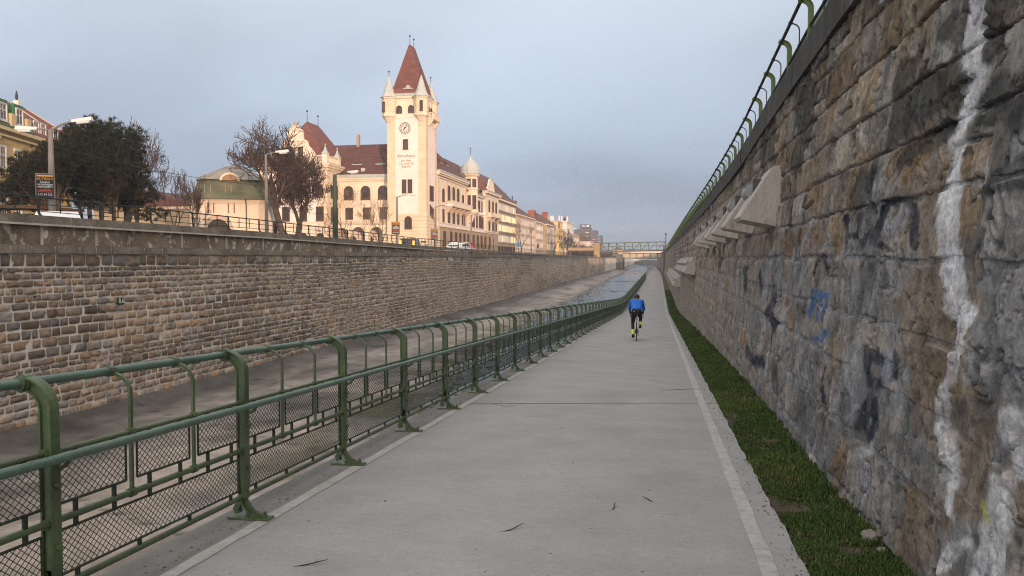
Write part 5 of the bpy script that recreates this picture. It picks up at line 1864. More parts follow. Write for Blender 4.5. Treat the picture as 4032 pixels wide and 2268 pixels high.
# roof of that section: hipped towards the far end
mb = MB()
V = [(-52, TY1, 17.9), (FX + .3, TY1, 17.9), (FX + .3, 159.0, 17.9), (-52, 159.0, 17.9), (-46, TY1, 25.2), (-46, 147.0, 25.2)]
mb.add(V, [(0, 1, 4), (1, 2, 5, 4), (2, 3, 5), (3, 0, 4, 5), (3, 2, 1, 0)]); froof = part('front_roof', mb, 'tile_dark')
for cy, z in ((139.5, 20.2), (144.0, 20.2), (148.5, 20.2)):
    x = FX + .3 - 6.3 * (z - 17.9) / 7.3
    mb = MB(); mb.prism([(x - 1.0, z - .1), (x + .25, z - .2), (x + .15, z + .75), (x - 1.0, z + 1.0)], cy - .35, cy + .35, 'y'); mb.build('roof_vent', 'tile_dark', froof)
    mb = MB(); mb.box(x + .24, x + .5, cy - .55, cy + .55, z - .3, z - .18); mb.build('vent_sill', 'zinc', froof)
mb = MB(); finial(mb, -46, 139.5, 25.1, 26.8, .15); mb.build('finial', 'iron', froof)

# corner turret with a zinc onion roof
ox, oy = -39.75, 161.2
mb = MB(); mb.lathe([(.3, 9.2), (.8, 10.2), (1.5, 11.2), (1.75, 11.5), (1.75, 12.2), (1.62, 12.25), (1.62, 16.3), (1.75, 16.35), (1.75, 16.6), (1.62, 16.65), (1.62, 19.0), (2.0, 19.3), (2.15, 19.7)], ox, oy, 8, 0, rad(22.5))
ot = part('corner_turret', mb, 'plaster_cream')
mb = MB(); mb.lathe([(2.3, 19.7), (2.2, 19.85), (2.15, 20.6), (1.85, 21.5), (1.3, 22.2), (.6, 22.75), (.25, 23.2), (.1, 23.7)], ox, oy, 12); mb.build('onion_roof', 'zinc', ot)
mb = MB(); finial(mb, ox, oy, 23.5, 25.2, .15); mb.build('finial', 'iron', ot)
for z, h in ((12.3, 2.7), (17.0, 1.5)):
    window(hall, (ox + 1.06, oy - 1.06, z), rad(45), .75, h, False, 2, .08)
    window(hall, (ox, oy - 1.50, z), A0, .75, h, False, 2, .08)

# second section, then a projecting bay with a small gable
mb = MB(); mb.box(-52, FX - .02, 158.6, 189.7, 7.9, 15.4); part('river_front_wall', mb, 'plaster_pale')
mb = MB(); mb.box(-52, FX + .5, 174.7, 189.6, 7.9, 16.8); part('bay_wall', mb, 'plaster_cream')
mb = MB(); mb.box(FX - .2, FX + .5, 163, 174.7, 15.4, 15.75); mb.box(FX - .2, FX + 1.2, 174.5, 189.9, 16.8, 17.2); mb.box(FX - .2, FX + .2, 163, 174.7, 11.5, 11.75)
part('bay_cornice', mb, 'moulding')
mb = MB(); mb.box(FX - .2, FX + .6, 163, 174.6, 15.752, 16.0); mb.box(FX - .2, FX + 1.3, 174.4, 190, 17.202, 17.45); part('bay_gutter', mb, 'zinc')
mb = MB(); mb.add([(-52, 159, 15.9), (FX + .3, 159, 15.9), (FX + .3, 175, 15.9), (-52, 175, 15.9), (-46, 159, 23.4), (-46, 175, 23.4)], [(1, 2, 5, 4), (3, 0, 4, 5), (0, 1, 4), (2, 3, 5)])
part('middle_roof', mb, 'tile_dark')
mb = MB(); gable_roof(mb, -52, FX + .9, 174.5, 190, 17.4, 24.2, 'y', 4.0, 4.0); part('bay_roof', mb, 'tile_red')
gp = [(176.9, 17.2), (184.5, 17.2), (184.3, 18.4), (183.2, 18.8), (182.7, 19.8), (182.0, 20.5), (180.9, 20.7), (179.8, 20.5), (179.0, 19.8), (178.4, 18.8), (177.2, 18.4)]
mb = MB(); mb.prism([(p[0], p[1]) for p in gp], FX + .1, FX + .62, 'x'); gg = part('small_gable', mb, 'plaster_cream')
mb = MB()
for (a0, b0), (a1, b1) in zip(gp[2:], gp[3:]): mb.tube([(FX + .62, a0, b0), (FX + .62, a1, b1)], .16, 5)
mb.build('gable_moulding', 'zinc', gg)
for cy in (164.8, 166.0, 168.5, 169.6, 170.7, 173.0):
    window(hall, (FX - .02, cy, 12.4), A90, .6, 2.2, False, 0, .1)
for cy in (163.6, 165.2, 168.0, 170.6, 172.0, 173.8):
    window(hall, (FX - .02, cy, 8.7), A90, .9, 2.4, cy in (168.0, 173.8), 2, .15)
for cy in (178.6, 182.6, 186.3):
    window(hall, (FX + .5, cy, 12.4), A90, 1.1, 2.9, True, 2, .2)
    window(hall, (FX + .5, cy, 8.6), A90, 1.1, 2.4, False, 2, .2)
for cy in (164.5, 168.5, 172.3, 176.2, 181.0, 186):
    window(hall, (FX + .06, cy, 4.3), A90, 1.15, 2.45, True, 2, .18, trim='quoin')
mb = MB(); mb.box(FX + .5, FX + 1.7, 176.5, 188.5, 11.4, 11.65); bal = part('bay_balcony', mb, 'moulding')
mb = MB(); mb.box(FX + 1.55, FX + 1.7, 176.5, 188.5, 11.65, 12.4); mb.box(FX + .6, FX + 1.7, 176.5, 176.62, 11.65, 12.4); mb.build('balcony_front', 'plaster_cream', bal)
mb = MB()
for cy in (177, 181.5, 187):
    mb.prism([(FX + .5, 10.1), (FX + 1.0, 10.5), (FX + 1.6, 11.4), (FX + .5, 11.4)], cy - .3, cy + .3, 'y')
mb.build('balcony_corbels', 'rosy', bal)
# ------------------------------------------------------------------ the other houses
def house(name, label, xf, y0, y1, depth, ze, zr, wall, roof, rows=(), n=4, w=1.0, h=1.6, a_rows=(), a_n=0, a_w=1.0, a_h=1.5, hip=(0, 0), sash='sash_white',
          glass='glass', chim=(), flat=False, band=None, cat='building', surround=0.12, group=None):
    """A house in the row along the street: its long side faces the river (+x), its gable end the camera (-y)."""
    r = thing(name, label, cat, (xf - depth / 2, (y0 + y1) / 2, GZ), group)
    mb = MB(); mb.box(xf - depth, xf, y0, y1, GZ, ze); mb.build('wall', wall, r)
    mb = MB(); mb.box(xf - depth - .1, xf + .45, y0 - .3, y1 + .1, ze, ze + .35); mb.build('cornice', band or 'moulding', r)
    if flat:
        mb = MB(); mb.box(xf - depth, xf - .2, y0 + .2, y1 - .2, ze + .35, ze + .7); mb.build('roof', roof, r)
    else:
        mb = MB(); gable_roof(mb, xf - depth, xf, y0, y1, ze + .352, zr, 'y', hip[0], hip[1], .5); rf = mb.build('roof', roof, r)
    for (cx, cy, cw, z0, z1) in chim:
        mb = MB(); mb.box(cx - cw / 2, cx + cw / 2, cy - cw, cy + cw, z0, z1); mb.box(cx - cw / 2 - .1, cx + cw / 2 + .1, cy - cw - .1, cy + cw + .1, z1, z1 + .15); mb.build('chimney', 'brick_red', r)
    for ri, z in enumerate(rows):
        for i in range(n):
            g = glass if not isinstance(glass, (list, tuple)) else random.choice(glass)
            window(r, (xf, y0 + (y1 - y0) * (i + .5) / n, z), A90, w, h, False, 2, surround, sash, band or 'moulding', g)
    for z in a_rows:
        for i in range(a_n):
            window(r, (xf - depth + depth * (i + .5) / a_n, y0, z), A0, a_w, a_h, False, 2, surround, sash, band or 'moulding', glass if isinstance(glass, str) else glass[0])
    return r


# office block with long window bands, its panes aglow
r = thing('office_block', 'flat fronted office block with four long bands of glowing windows next to the town hall', 'office block', (-46, 202, GZ))
mb = MB(); mb.box(-52, FX + .2, 190.0, 214.6, GZ + 3.2, 16.3); mb.build('wall', 'slab_grey', r)
mb = MB(); mb.box(-52, FX + .1, 190.0, 214.6, GZ, GZ + 3.19); mb.build('shop_front', 'base_stone', r)
mb = MB(); mb.box(-52, FX + .8, 189.95, 214.8, 16.3, 16.7); mb.build('cornice', 'moulding', r)
mb = MB(); gable_roof(mb, -52, FX + .6, 189.95, 215, 16.7, 23.6, 'y', 0.2, 7.0); mb.build('roof', 'tile_brown', r)
for zi, z in enumerate((14.1, 11.4, 8.7, 6.0)):
    mb = MB(); mb.box(FX + .2, FX + .42, 190.3, 214.4, z - .45, z - .1); mb.build('sill_band', 'slab_grey', r)
    for i in range(16):
        yc = 191.2 + 1.5 * i
        g = 'lit_pane' if (zi in (1, 2) and random.random() < .85) or random.random() < .22 else 'curtain'
        window(r, (FX + .2, yc, z - .1), A90, 1.15, 1.65, False, 1, .06, 'sash_white', 'slab_grey', g)
for i in range(6):
    window(r, (FX + .1, 192 + 4 * i, GZ + .3), A90, 2.6, 2.4, False, 1, .1, 'sash_brown', 'base_stone')

r = house('apartment_house', 'beige apartment house with a tall red chimney and two antenna masts', FX + .4, 215.2, 247, 12, 14.0, 18.6, 'rosy', 'tile_dark', (11.6, 9.0, 6.4, 3.8), 12, .9, 1.45,
          sash='sash_white', chim=((-43.5, 231, 1.5, 15.5, 19.0), (-45, 222, 1.0, 16, 18.9)), hip=(0, 0))
for y in (219.0, 229.5):
    mb = MB(); mb.tube([(-43.6, y, 17.0), (-43.6, y, 20.6)], .09, 6); mb.box(-43.75, -43.45, y - .18, y + .18, 18.6, 20.4); mb.build('antenna_mast', 'iron', r)
house('apartment_house', 'rosy apartment house with small pale windows between the masts and the olive house', FX + .9, 247.2, 262, 12, 13.4, 17.4, 'rosy', 'tile_brown', (11.0, 8.2, 5.4), 5, 1.0, 1.5,
      glass=['glass', 'lit_pane'], hip=(0, 2))
house('corner_house', 'olive corner house with a steep brown roof and a red chimney at each end', -37.8, 262.4, 286, 9, 13.2, 17.6, 'olive_plaster', 'tile_brown', (10.6, 7.8, 5.0), 6, 1.1, 1.5, (10.4, 7.6, 4.8), 2, 1.1, 1.6,
      hip=(4, 3), chim=((-41, 280, 1.6, 14, 18.4), (-43.5, 266, 2.2, 15, 18.2)))
r = house('modern_house', 'yellow flat roofed modern house with a dark corner window', -38.4, 300, 322, 6.0, 12.6, 13, 'yellow_plaster', 'zinc', (9.4, 6.2), 4, 1.8, 1.5, (), 0, flat=True, band='yellow_plaster', sash='sash_brown')
mb = MB(); mb.box(-43.2, -39.2, 302, 318, 13.3, 16.4); mb.build('upper_storey', 'yellow_plaster', r)
window(r, (-41.5, 302, 13.9), A0, 1.4, 1.9, False, 1, .05, 'sash_brown', 'yellow_plaster'); window(r, (-39.2, 306, 13.9), A90, 3.0, 1.9, False, 1, .05, 'sash_brown', 'yellow_plaster')
mb = MB(); mb.box(-44.5, -39.0, 301.8, 318.4, 16.4, 16.6); mb.build('flat_roof', 'zinc', r)
r = house('terrace_house', 'pale stepped house with clusters of white chimneys behind the yellow modern house', -38.8, 330, 352, 11, 17.2, 18, 'white_plaster', 'zinc', (13.5, 10, 7), 5, 1.2, 1.5, flat=True, band='white_plaster')
for cx, cy in ((-47.5, 332), (-46, 333), (-45.2, 333), (-42.6, 334), (-41.6, 335), (-39.8, 340)):
    mb = MB(); mb.box(cx - .3, cx + .3, cy - .4, cy + .4, 17.6, 20.2); mb.build('chimney', 'white_plaster', r)
house('terrace_house', 'low pale terrace house with grey windows stepping down behind the pale stepped house', -38.2, 353, 380, 9, 12.4, 13, 'beige', 'zinc', (9.6, 6.4), 6, 1.4, 1.5, flat=True, band='beige')
house('gabled_house', 'white gabled house with a blank end wall under the dark high office tower', -33.2, 380, 396, 6.4, 9.8, 13.0, 'white_plaster', 'tile_brown', (5.5,), 3, 1.0, 1.4, (4.6,), 2, 1.0, 1.5)
house('small_house', 'small rosy house with a rounded gable right of the white gabled house', -29.6, 398, 410, 3.6, 8.0, 10.4, 'rosy', 'tile_brown', (5,), 2, 1, 1.4, (4.6,), 1, .9, 1.4)
house('small_house', 'low beige house with a brown roof left of the white gabled house', -39.8, 384, 400, 5.0, 8.2, 10.2, 'beige', 'tile_brown', (5.2,), 3, 1, 1.4, (5.2,), 2, .9, 1.4)
house('small_house', 'tiny pinkish house just above the footbridge parapet', -22.0, 470, 482, 5.0, 6.4, 8.6, 'rosy', 'tile_brown', (4.4,), 2, 1, 1.3, (4.2,), 2, .9, 1.2)
house('station_building', 'long low pale station building behind the footbridge truss', -7.0, 330, 344, 9.5, 4.3, 5.0, 'beige', 'tile_dark', (), 1, 1, 1, (2.6,), 7, .7, 1.1, flat=True)

# dark high office building far up the river
r = thing('office_tower', 'dark stepped office tower with a white lit sign on its roof far in the distance', 'office tower', (-56, 628, GZ))
def ob(x0, x1, y0, y1, z0, z1, nm='tower_block'):
    mb = MB(); mb.box(x0, x1, y0, y1, z0, z1); return mb.build(nm, 'office_dark', r)
ob(-66.5, -53.5, 616, 640, GZ, 25.0); ob(-53.5, -49.0, 614, 640, GZ, 24.2); ob(-49.0, -45.2, 617, 640, GZ, 20.2); ob(-63.0, -54.0, 622, 638, 25.0, 26.4)
sb = MB(); sb.hexa([(-62.2, 620, 26.4), (-54.8, 620, 26.4), (-54.8, 634, 26.4), (-62.2, 634, 26.4)], [(-62.6, 619.6, 29.0), (-54.4, 619.6, 29.0), (-54.4, 634, 29.0), (-62.6, 634, 29.0)])
sg_ = sb.build('sign_box', 'office_dark', r)
text_on('sign_lettering', 'Allianz', 1.45, 'lit_white', sg_, (-58.9, 619.5, 27.75), 0, .05)
mb = MB(); mb.tube([(-55.6, 619.6, 27.75), (-55.6, 619.45, 27.75)], .72, 20); lg = mb.build('sign_emblem', 'lit_white', sg_)
mb = MB()
for dx, h0, h1 in ((-.22, -.36, .16), (0, -.36, .36), (.22, -.36, .16)):
    mb.box(-55.6 + dx - .06, -55.6 + dx + .06, 619.40, 619.44, 27.75 + h0, 27.75 + h1)
mb.build('emblem_bars', 'office_dark', sg_)
for z in (22.6,): 
    mb = MB(); mb.box(-60, -56, 615.8, 616, z, z + .4); mb.build('light_band', 'office_band', r)
for z in (19.0, 16.8, 14.6):
    for i in range(7):
        mb = MB(); mb.box(-59.4 + i * .85, -58.75 + i * .85, 615.85, 616, z, z + .9); mb.build('window', 'office_band', r)
    for i in range(3):
        mb = MB(); mb.box(-48.6 + i * 1.0, -47.8 + i * 1.0, 616.85, 617, z + .2, z + 1.1); mb.build('window', 'office_band', r)
mb = MB(); mb.box(-51.6, -49.6, 613.85, 614, 16.4, 17.2); mb.build('red_display', 'lit_red', r)
mb = MB(); mb.box(-66.4, -57, 615.85, 616, 20.6, 21.6); mb.build('dark_band', 'void', r)

# far left: ochre house with green dormers, and a red roofed one behind it
ang = rad(107.7)
P0 = Vector((-68.8, 70, 0)); D_ = Vector((math.cos(ang), math.sin(ang), 0)); Nn = Vector((math.sin(ang), -math.cos(ang), 0))
def obox(mb, a, b, o0, o1, z0, z1):
    q = [P0 + D_ * a + Nn * o0, P0 + D_ * a + Nn * o1, P0 + D_ * b + Nn * o1, P0 + D_ * b + Nn * o0]
    mb.hexa([(p.x, p.y, z0) for p in q], [(p.x, p.y, z1) for p in q])
r = thing('ochre_house', 'ochre house with stucco window frames and green roof dormers at the left edge', 'building', (P0.x, P0.y, GZ))
AE = 6.9
mb = MB(); obox(mb, -14, AE, -12, 0, GZ, 15.3); obox(mb, -14, -.6, 0, .5, GZ, 15.3); mb.build('wall', 'ochre', r)
mb = MB()
obox(mb, -14, AE, 0, .75, 15.3, 15.7); obox(mb, -14, AE, 0, .4, 14.7, 14.9); obox(mb, -14, -.4, .5, .85, 14.2, 14.5); obox(mb, -14, AE, 0, .2, 8.9, 9.1); obox(mb, -14, AE, 0, .25, 5.2, 5.5)
mb.build('cornice', 'ochre_trim', r)
mb = MB(); obox(mb, -14, AE, -.2, .8, 15.702, 15.9); mb.build('roof_edge', 'green_paint', r)
mb = MB()
q0 = [P0 + D_ * -14 + Nn * .5, P0 + D_ * AE + Nn * .5, P0 + D_ * AE + Nn * -2.2, P0 + D_ * -14 + Nn * -2.2]
mb.add([(q0[0].x, q0[0].y, 15.9), (q0[1].x, q0[1].y, 15.9), (q0[2].x, q0[2].y, 19.0), (q0[3].x, q0[3].y, 19.0), *((p.x, p.y, 19.6) for p in (P0 + D_ * AE + Nn * -9, P0 + D_ * -14 + Nn * -9))], [(0, 1, 2, 3), (3, 2, 4, 5)])
mb.build('roof', 'tile_brown', r)
for a in (-3.0, .4, 3.8):
    mb = MB(); obox(mb, a, a + 2.1, -2.2, .1, 16.0, 18.7); d_ = mb.build('dormer', 'green_paint', r)
    p = P0 + D_ * (a + 1.05) + Nn * .1
    fm_ = window(r, (p.x, p.y, 16.5), ang, 1.3, 1.7, False, 2, .1, 'sash_white', 'green_paint')
for a in (-.8, 2.6, 6.0):
    mb = MB(); obox(mb, a, a + .9, -.5, .45, 15.9, 17.4); mb.build('roof_pier', 'ochre_trim', r)
for z, h in ((11.3, 2.3), (6.3, 2.2), (2.6, 2.2)):
    for a in (-10.6, -7.6, -4.6, -1.9, 1.4, 4.4):
        p = P0 + D_ * a + Nn * (.5 if a < -.6 else 0)
        window(r, (p.x, p.y, z), ang, 1.05, h, False, 2, .16, 'sash_white', 'ochre_trim')
        if z == 6.3 and a > -1:
            mb = MB(); obox(mb, a - .8, a + .8, .002, .18, z + h + .3, z + h + .9); mb.build('window_hood', 'ochre_trim', r)
r = thing('red_roofed_house', 'house with a steep red tiled roof and white dormer windows adjoining the ochre house', 'building', (P0.x + D_.x * 11, P0.y + D_.y * 11, GZ))
mb = MB(); obox(mb, 6.92, 18, -11, -.02, GZ, 15.3); mb.build('wall', 'ochre', r)
mb = MB(); obox(mb, 6.92, 18.2, -.02, .73, 15.3, 15.7); obox(mb, 6.92, 18, -.02, .4, 14.7, 14.9); mb.build('cornice', 'ochre_trim', r)
mb = MB()
def rp(a, o, z):
    q = P0 + D_ * a + Nn * o
    return (q.x, q.y, z)
mb.add([rp(6.95, .6, 15.72), rp(18.4, .6, 15.72), rp(18.4, -10, 15.72), rp(6.95, -10, 15.72), rp(7.4, -1.1, 18.0), rp(17.6, -1.1, 18.0), rp(17.6, -8.5, 18.0), rp(7.4, -8.5, 18.0), rp(9.4, -4.4, 20.3), rp(16.0, -4.4, 20.3)],
       [(0, 1, 5, 4), (1, 2, 6, 5), (2, 3, 7, 6), (3, 0, 4, 7), (4, 5, 9, 8), (5, 6, 9), (6, 7, 8, 9), (7, 4, 8)])
rf = mb.build('roof', 'tile_red', r)
mb = MB()
for e0, e1 in ((rp(7.4, -1.1, 18.0), rp(9.4, -4.4, 20.3)), (rp(9.4, -4.4, 20.3), rp(16, -4.4, 20.3)), (rp(17.6, -1.1, 18), rp(16, -4.4, 20.3)), (rp(12.2, -1.1, 18), rp(12.2, -4.4, 20.3))): mb.tube([e0, e1], .12, 5)
mb.build('ridge_tiles', 'rosy', rf)
for a in (8.6, 10.3, 13.4, 16.2):
    mb = MB(); obox(mb, a - .75, a + .75, -2.2, .1, 15.75, 17.7); mb.build('dormer', 'tile_red', r)
    q = P0 + D_ * a + Nn * .1
    window(r, (q.x, q.y, 15.95), ang, 1.1, 1.55, False, 2, .1, 'sash_white', 'sash_white')
for a in (9.5, 13):
    q = P0 + D_ * a; window(r, (q.x - Nn.x * .02, q.y - Nn.y * .02, 11.3), ang, 1.05, 2.3, False, 2, .16, 'sash_white', 'ochre_trim')
mb = MB(); obox(mb, 13.6, 14.1, -4.7, -4.1, 19.5, 20.9); ch_ = mb.build('chimney', 'white_plaster', r)
mb = MB(); q = P0 + D_ * 13.85 + Nn * -4.4; mb.tube([(q.x, q.y, 20.9), (q.x, q.y, 21.4), (q.x, q.y, 21.9)], [.10, .18, .08], 8); mb.ball((q.x, q.y, 22.0), .10, 8); mb.build('chimney_cowl', 'iron', ch_)
mb = MB(); obox(mb, 5.6, 6.6, -5, -3.6, 19, 20.4); mb.build('chimney', 'white_plaster', r)
mb = MB(); mb.hexa([rp(4.6, -5, 20.5), rp(4.6, -3.4, 20.5), rp(7.2, -3.4, 20.45), rp(7.2, -5, 20.45)], [rp(4.6, -5, 20.9), rp(4.6, -3.4, 20.9), rp(7.2, -3.4, 20.6), rp(7.2, -5, 20.6)]); mb.build('chimney_cap', 'iron', r)
house('low_house', 'low yellow house with a red roof seen between the trunks of the pines', -64, 98, 112, 16, 8.6, 11.4, 'olive_plaster', 'tile_dark', (3.4,), 4, 1, 1.5, (3.2,), 5, 1.0, 1.5)
r = thing('wooden_shelter', 'small wooden shelter with orange brown posts behind the parapet at the far left', 'shelter', (-36, 39, GZ))
mb = MB(); mb.hexa([(-38.6, 37.5, 4.55), (-33.6, 37.0, 4.35), (-33.6, 40.4, 4.35), (-38.6, 40.8, 4.55)], [(-38.6, 37.5, 4.72), (-33.6, 37.0, 4.52), (-33.6, 40.4, 4.52), (-38.6, 40.8, 4.72)]); mb.build('roof', M('wood_dark', (.09, .04, .022), .8, .2, 2, 0), r)
for x, y in ((-38.2, 38), (-34.0, 37.6), (-38.2, 40.3), (-34.0, 40.0)):
    mb = MB(); mb.box(x - .12, x + .12, y - .12, y + .12, GZ, 4.4); mb.build('post', M('wood_orange', (.34, .15, .06), .7, .2, 3, 0) if 'wood_orange' not in MATS else 'wood_orange', r)
mb = MB(); mb.box(-38.2, -34.0, 40.2, 40.35, GZ, 4.3); mb.build('back_wall', 'wood_dark', r)

M('lamp_grey_rod', (.3, .3, .28), .6, .1, 2, 0)
# ------------------------------------------------------------------ station pavilion with a green copper mansard roof
pc_, pa = Vector((-47.0, 80.0, 0)), rad(21)
r = thing('station_pavilion', 'small cream pavilion with chamfered corners, arched door and green copper mansard roof', 'pavilion', (pc_.x, pc_.y, GZ))
ca, sa = math.cos(pa), math.sin(pa)
def pv_(x, y): return (pc_.x + x * ca - y * sa, pc_.y + x * sa + y * ca)
def octo(hw, ch): return [(hw - ch, -hw), (hw, -hw + ch), (hw, hw - ch), (hw - ch, hw), (-hw + ch, hw), (-hw, hw - ch), (-hw, -hw + ch), (-hw + ch, -hw)]
def tiers(mb, levels, mi=0):
    V = []
    for hw, ch, z in levels:
        V += [(*pv_(*p), z) for p in octo(hw, ch)]
    F = [(i * 8 + k, i * 8 + (k + 1) % 8, i * 8 + 8 + (k + 1) % 8, i * 8 + 8 + k) for i in range(len(levels) - 1) for k in range(8)]
    F.append(tuple(range(7, -1, -1))); F.append(tuple((len(levels) - 1) * 8 + k for k in range(8)))
    mb.add(V, F, mi)
mb = MB(); tiers(mb, [(4.25, 1.25, GZ), (4.25, 1.25, 8.0)]); mb.build('wall', 'plaster_cream', r)
mb = MB(); tiers(mb, [(4.35, 1.28, GZ), (4.35, 1.28, GZ + 1.0)]); mb.build('plinth', 'base_stone', r)
mb = MB(); tiers(mb, [(4.32, 1.27, 7.5), (4.45, 1.3, 7.75), (4.6, 1.33, 8.0)]); mb.build('cornice', 'moulding', r)
mb = MB(); tiers(mb, [(4.95, 1.5, 7.98), (4.85, 1.45, 8.15), (4.1, 1.3, 8.75), (3.75, 1.25, 9.4), (3.6, 1.2, 10.15)]); mr_ = mb.build('mansard_roof', 'copper_green', r)
mb = MB(); tiers(mb, [(3.85, 1.3, 10.16), (3.5, 1.2, 10.42), (2.2, .8, 11.2), (.9, .35, 11.85), (.12, .05, 12.25)]); mb.build('upper_roof', 'lead_grey', r)
mb = MB()
for k in range(8):
    a = octo(3.5, 1.2)[k]; b2 = octo(.9, .35)[k]
    mb.tube([(*pv_(*a), 10.46), (*pv_(*b2), 11.9)], .045, 5)
mb.build('roof_seams', 'lead_grey', r)
for dx, dy in ((0, -1), (1, 0)):
    mb = MB()
    o = Vector(pv_(dx * 3.75, dy * 3.75)); t = Vector((ca * (-dy) - sa * dx, sa * (-dy) + ca * dx))
    if dx == 0: t = Vector((ca, sa))
    n_ = Vector((dx * ca - dy * sa, dx * sa + dy * ca))
    arcp = [(1.05 * math.cos(q), 10.05 + .85 * math.sin(q)) for q in np.linspace(0, math.pi, 9)]
    V = [(o.x + t.x * p[0] + n_.x * e_, o.y + t.y * p[0] + n_.y * e_, p[1]) for e_ in (.12, -1.6) for p in arcp]
    mb.add(V, [(i, i + 1, i + 10, i + 9) for i in range(8)] + [tuple(range(9))]); dm = mb.build('roof_eye', 'moulding', r)
    V = [(o.x + t.x * p[0] * .78 + n_.x * .14, o.y + t.y * p[0] * .78 + n_.y * .14, 10.05 + (p[1] - 10.05) * .78) for p in arcp]
    mb = MB(); mb.add(V, [tuple(range(9))]); mb.build('eye_panel', 'eye_brown' if dx == 0 else 'void', r)
px0 = -1.15
def front_arch(mb, w, zt, o, z0=GZ):
    pts = [(px0 - w / 2, z0), (px0 + w / 2, z0)] + [(px0 + w / 2 * math.cos(q), zt - w / 2 + w / 2 * math.sin(q)) for q in np.linspace(0, math.pi, 11)]
    V = [(*pv_(p[0], -4.25 - o_), p[1]) for o_ in (0, o) for p in pts]
    n = len(pts)
    mb.add(V, [tuple(range(n, 2 * n)), tuple(range(n - 1, -1, -1))] + [(i, (i + 1) % n, (i + 1) % n + n, i + n) for i in range(n)])
mb = MB(); front_arch(mb, 2.95, 6.35, .16); mb.build('door_surround', 'rosy', r)
mb = MB(); front_arch(mb, 2.15, 5.85, .20); dr = mb.build('door', 'void', r)
mb = MB()
for xx in (-1.95, -1.42, -.88, -.36): mb.hexa([(*pv_(px0 + 1.15 + xx - .05 , -4.46), GZ), (*pv_(px0 + 1.15 + xx + .05, -4.46), GZ), (*pv_(px0 + 1.15 + xx + .05, -4.5), GZ), (*pv_(px0 + 1.15 + xx - .05, -4.5), GZ)], [(*pv_(px0 + 1.15 + xx - .05, -4.46), 5.0), (*pv_(px0 + 1.15 + xx + .05, -4.46), 5.0), (*pv_(px0 + 1.15 + xx + .05, -4.5), 5.0), (*pv_(px0 + 1.15 + xx - .05, -4.5), 5.0)])
mb.build('door_bars', 'sash_brown', dr)
for yy in (-1.4, .2):
    p = pv_(4.25, yy); window(r, (p[0], p[1], 3.0), pa + A90, .8, 2.6, False, 1, .1, 'sash_brown')
for xx in (1.75, -3.3):
    mb = MB(); mb.tube([(*pv_(xx, -4.36), GZ), (*pv_(xx, -4.36), 7.6), (*pv_(xx, -4.8), 7.95)], .07, 6); mb.build('downpipe', 'copper_green', r)
mb = MB()
for xx in (-2.2, -1.6, -.1, .5):
    mb = MB(); mb.tube([(*pv_(xx, -4.33), 6.5), (*pv_(xx, -4.33), 7.6)], .06, 5); mb.build('drop_ornament', 'gilt_brown', r)
    mb = MB(); mb.tube([(*pv_(xx - .3, -4.15), 8.7), (*pv_(xx - .3, -4.25), 9.5)], .03, 4); mb.build('roof_rod', 'lamp_grey_rod', r)

# ------------------------------------------------------------------ bridges over the river
r = thing('footbridge', 'green steel truss footbridge crossing the river far ahead', 'footbridge', (-7, 207.5, 3.6))
BYY = 207.5
mb = MB(); mb.box(-17.0, -15.5, 206.8, 209.2, LZ1 + .2, 5.5); mb.box(-17.2, -15.3, 206.6, 209.4, 5.5, 5.8); mb.box(-17.1, -15.4, 206.7, 209.3, 4.35, 4.6); mb.build('stone_pier', 'base_stone', r)
mb = MB(); mb.box(-24, -17.0, 207, 209, 3.75, 4.55); mb.build('approach_span', 'base_stone', r)
mb = MB(); mb.box(-24, -17, 206.95, 207.0, 4.6, 4.66); mb.box(-24, -17, 206.95, 207, 5.2, 5.28)
for i in range(5): mb.box(-23.8 + i * 1.6, -23.7 + i * 1.6, 206.95, 207.02, 4.55, 5.25)
mb.build('approach_rail', 'bridge_green', r)
for yo in (0, 2.2):
    zt0, zt1, zb0, zb1 = 5.7, 6.05, 3.45, 3.75
    def zz(x, a, b): return a + (b - a) * (x + 15.5) / 17.2
    ch = MB()
    for a, b, hh in ((zt0, zt1, .11), (zb0, zb1, .13), (4.75, 5.05, .07)):
        ch.hexa([(-15.5, BYY + yo - .08, a - hh), (1.7, BYY + yo - .08, b - hh), (1.7, BYY + yo + .08, b - hh), (-15.5, BYY + yo + .08, a - hh)],
                [(-15.5, BYY + yo - .08, a + hh), (1.7, BYY + yo - .08, b + hh), (1.7, BYY + yo + .08, b + hh), (-15.5, BYY + yo + .08, a + hh)])
    ch.build('chord', 'bridge_green', r)
    for i in range(9):
        x = -15.4 + i * 2.13
        mb = MB(); mb.box(x - .08, x + .08, BYY + yo - .07, BYY + yo + .07, zz(x, zb0, zb1) + .13, zz(x, zt0, zt1) - .11); mb.build('truss_post', 'bridge_green', r)
        if i < 8:
            x2 = x + 2.13
            a, b = ((x, zz(x, zt0, zt1)), (x2, zz(x2, zb0, zb1))) if i < 4 else ((x, zz(x, zb0, zb1)), (x2, zz(x2, zt0, zt1)))
            mb = MB(); mb.tube([(a[0], BYY + yo, a[1]), (b[0], BYY + yo, b[1])], .055, 5); mb.build('diagonal', 'bridge_green', r)
mb = MB(); mb.hexa([(-15.5, BYY, 3.28), (1.7, BYY, 3.58), (1.7, BYY + 2.2, 3.58), (-15.5, BYY + 2.2, 3.28)], [(-15.5, BYY, 3.4), (1.7, BYY, 3.7), (1.7, BYY + 2.2, 3.7), (-15.5, BYY + 2.2, 3.4)]); mb.build('deck', 'slab_grey', r)
mb = MB(); mb.box(1.2, 4.2, 206.5, 210.5, pz(207) - .5, 5.0); mb.build('abutment', 'path_wall', r)
r = thing('road_bridge', 'grey girder bridge with panelled side low over the river behind the footbridge', 'bridge', (-6, 304, 2.0))
xs0, xs1 = -16.5, 2.4
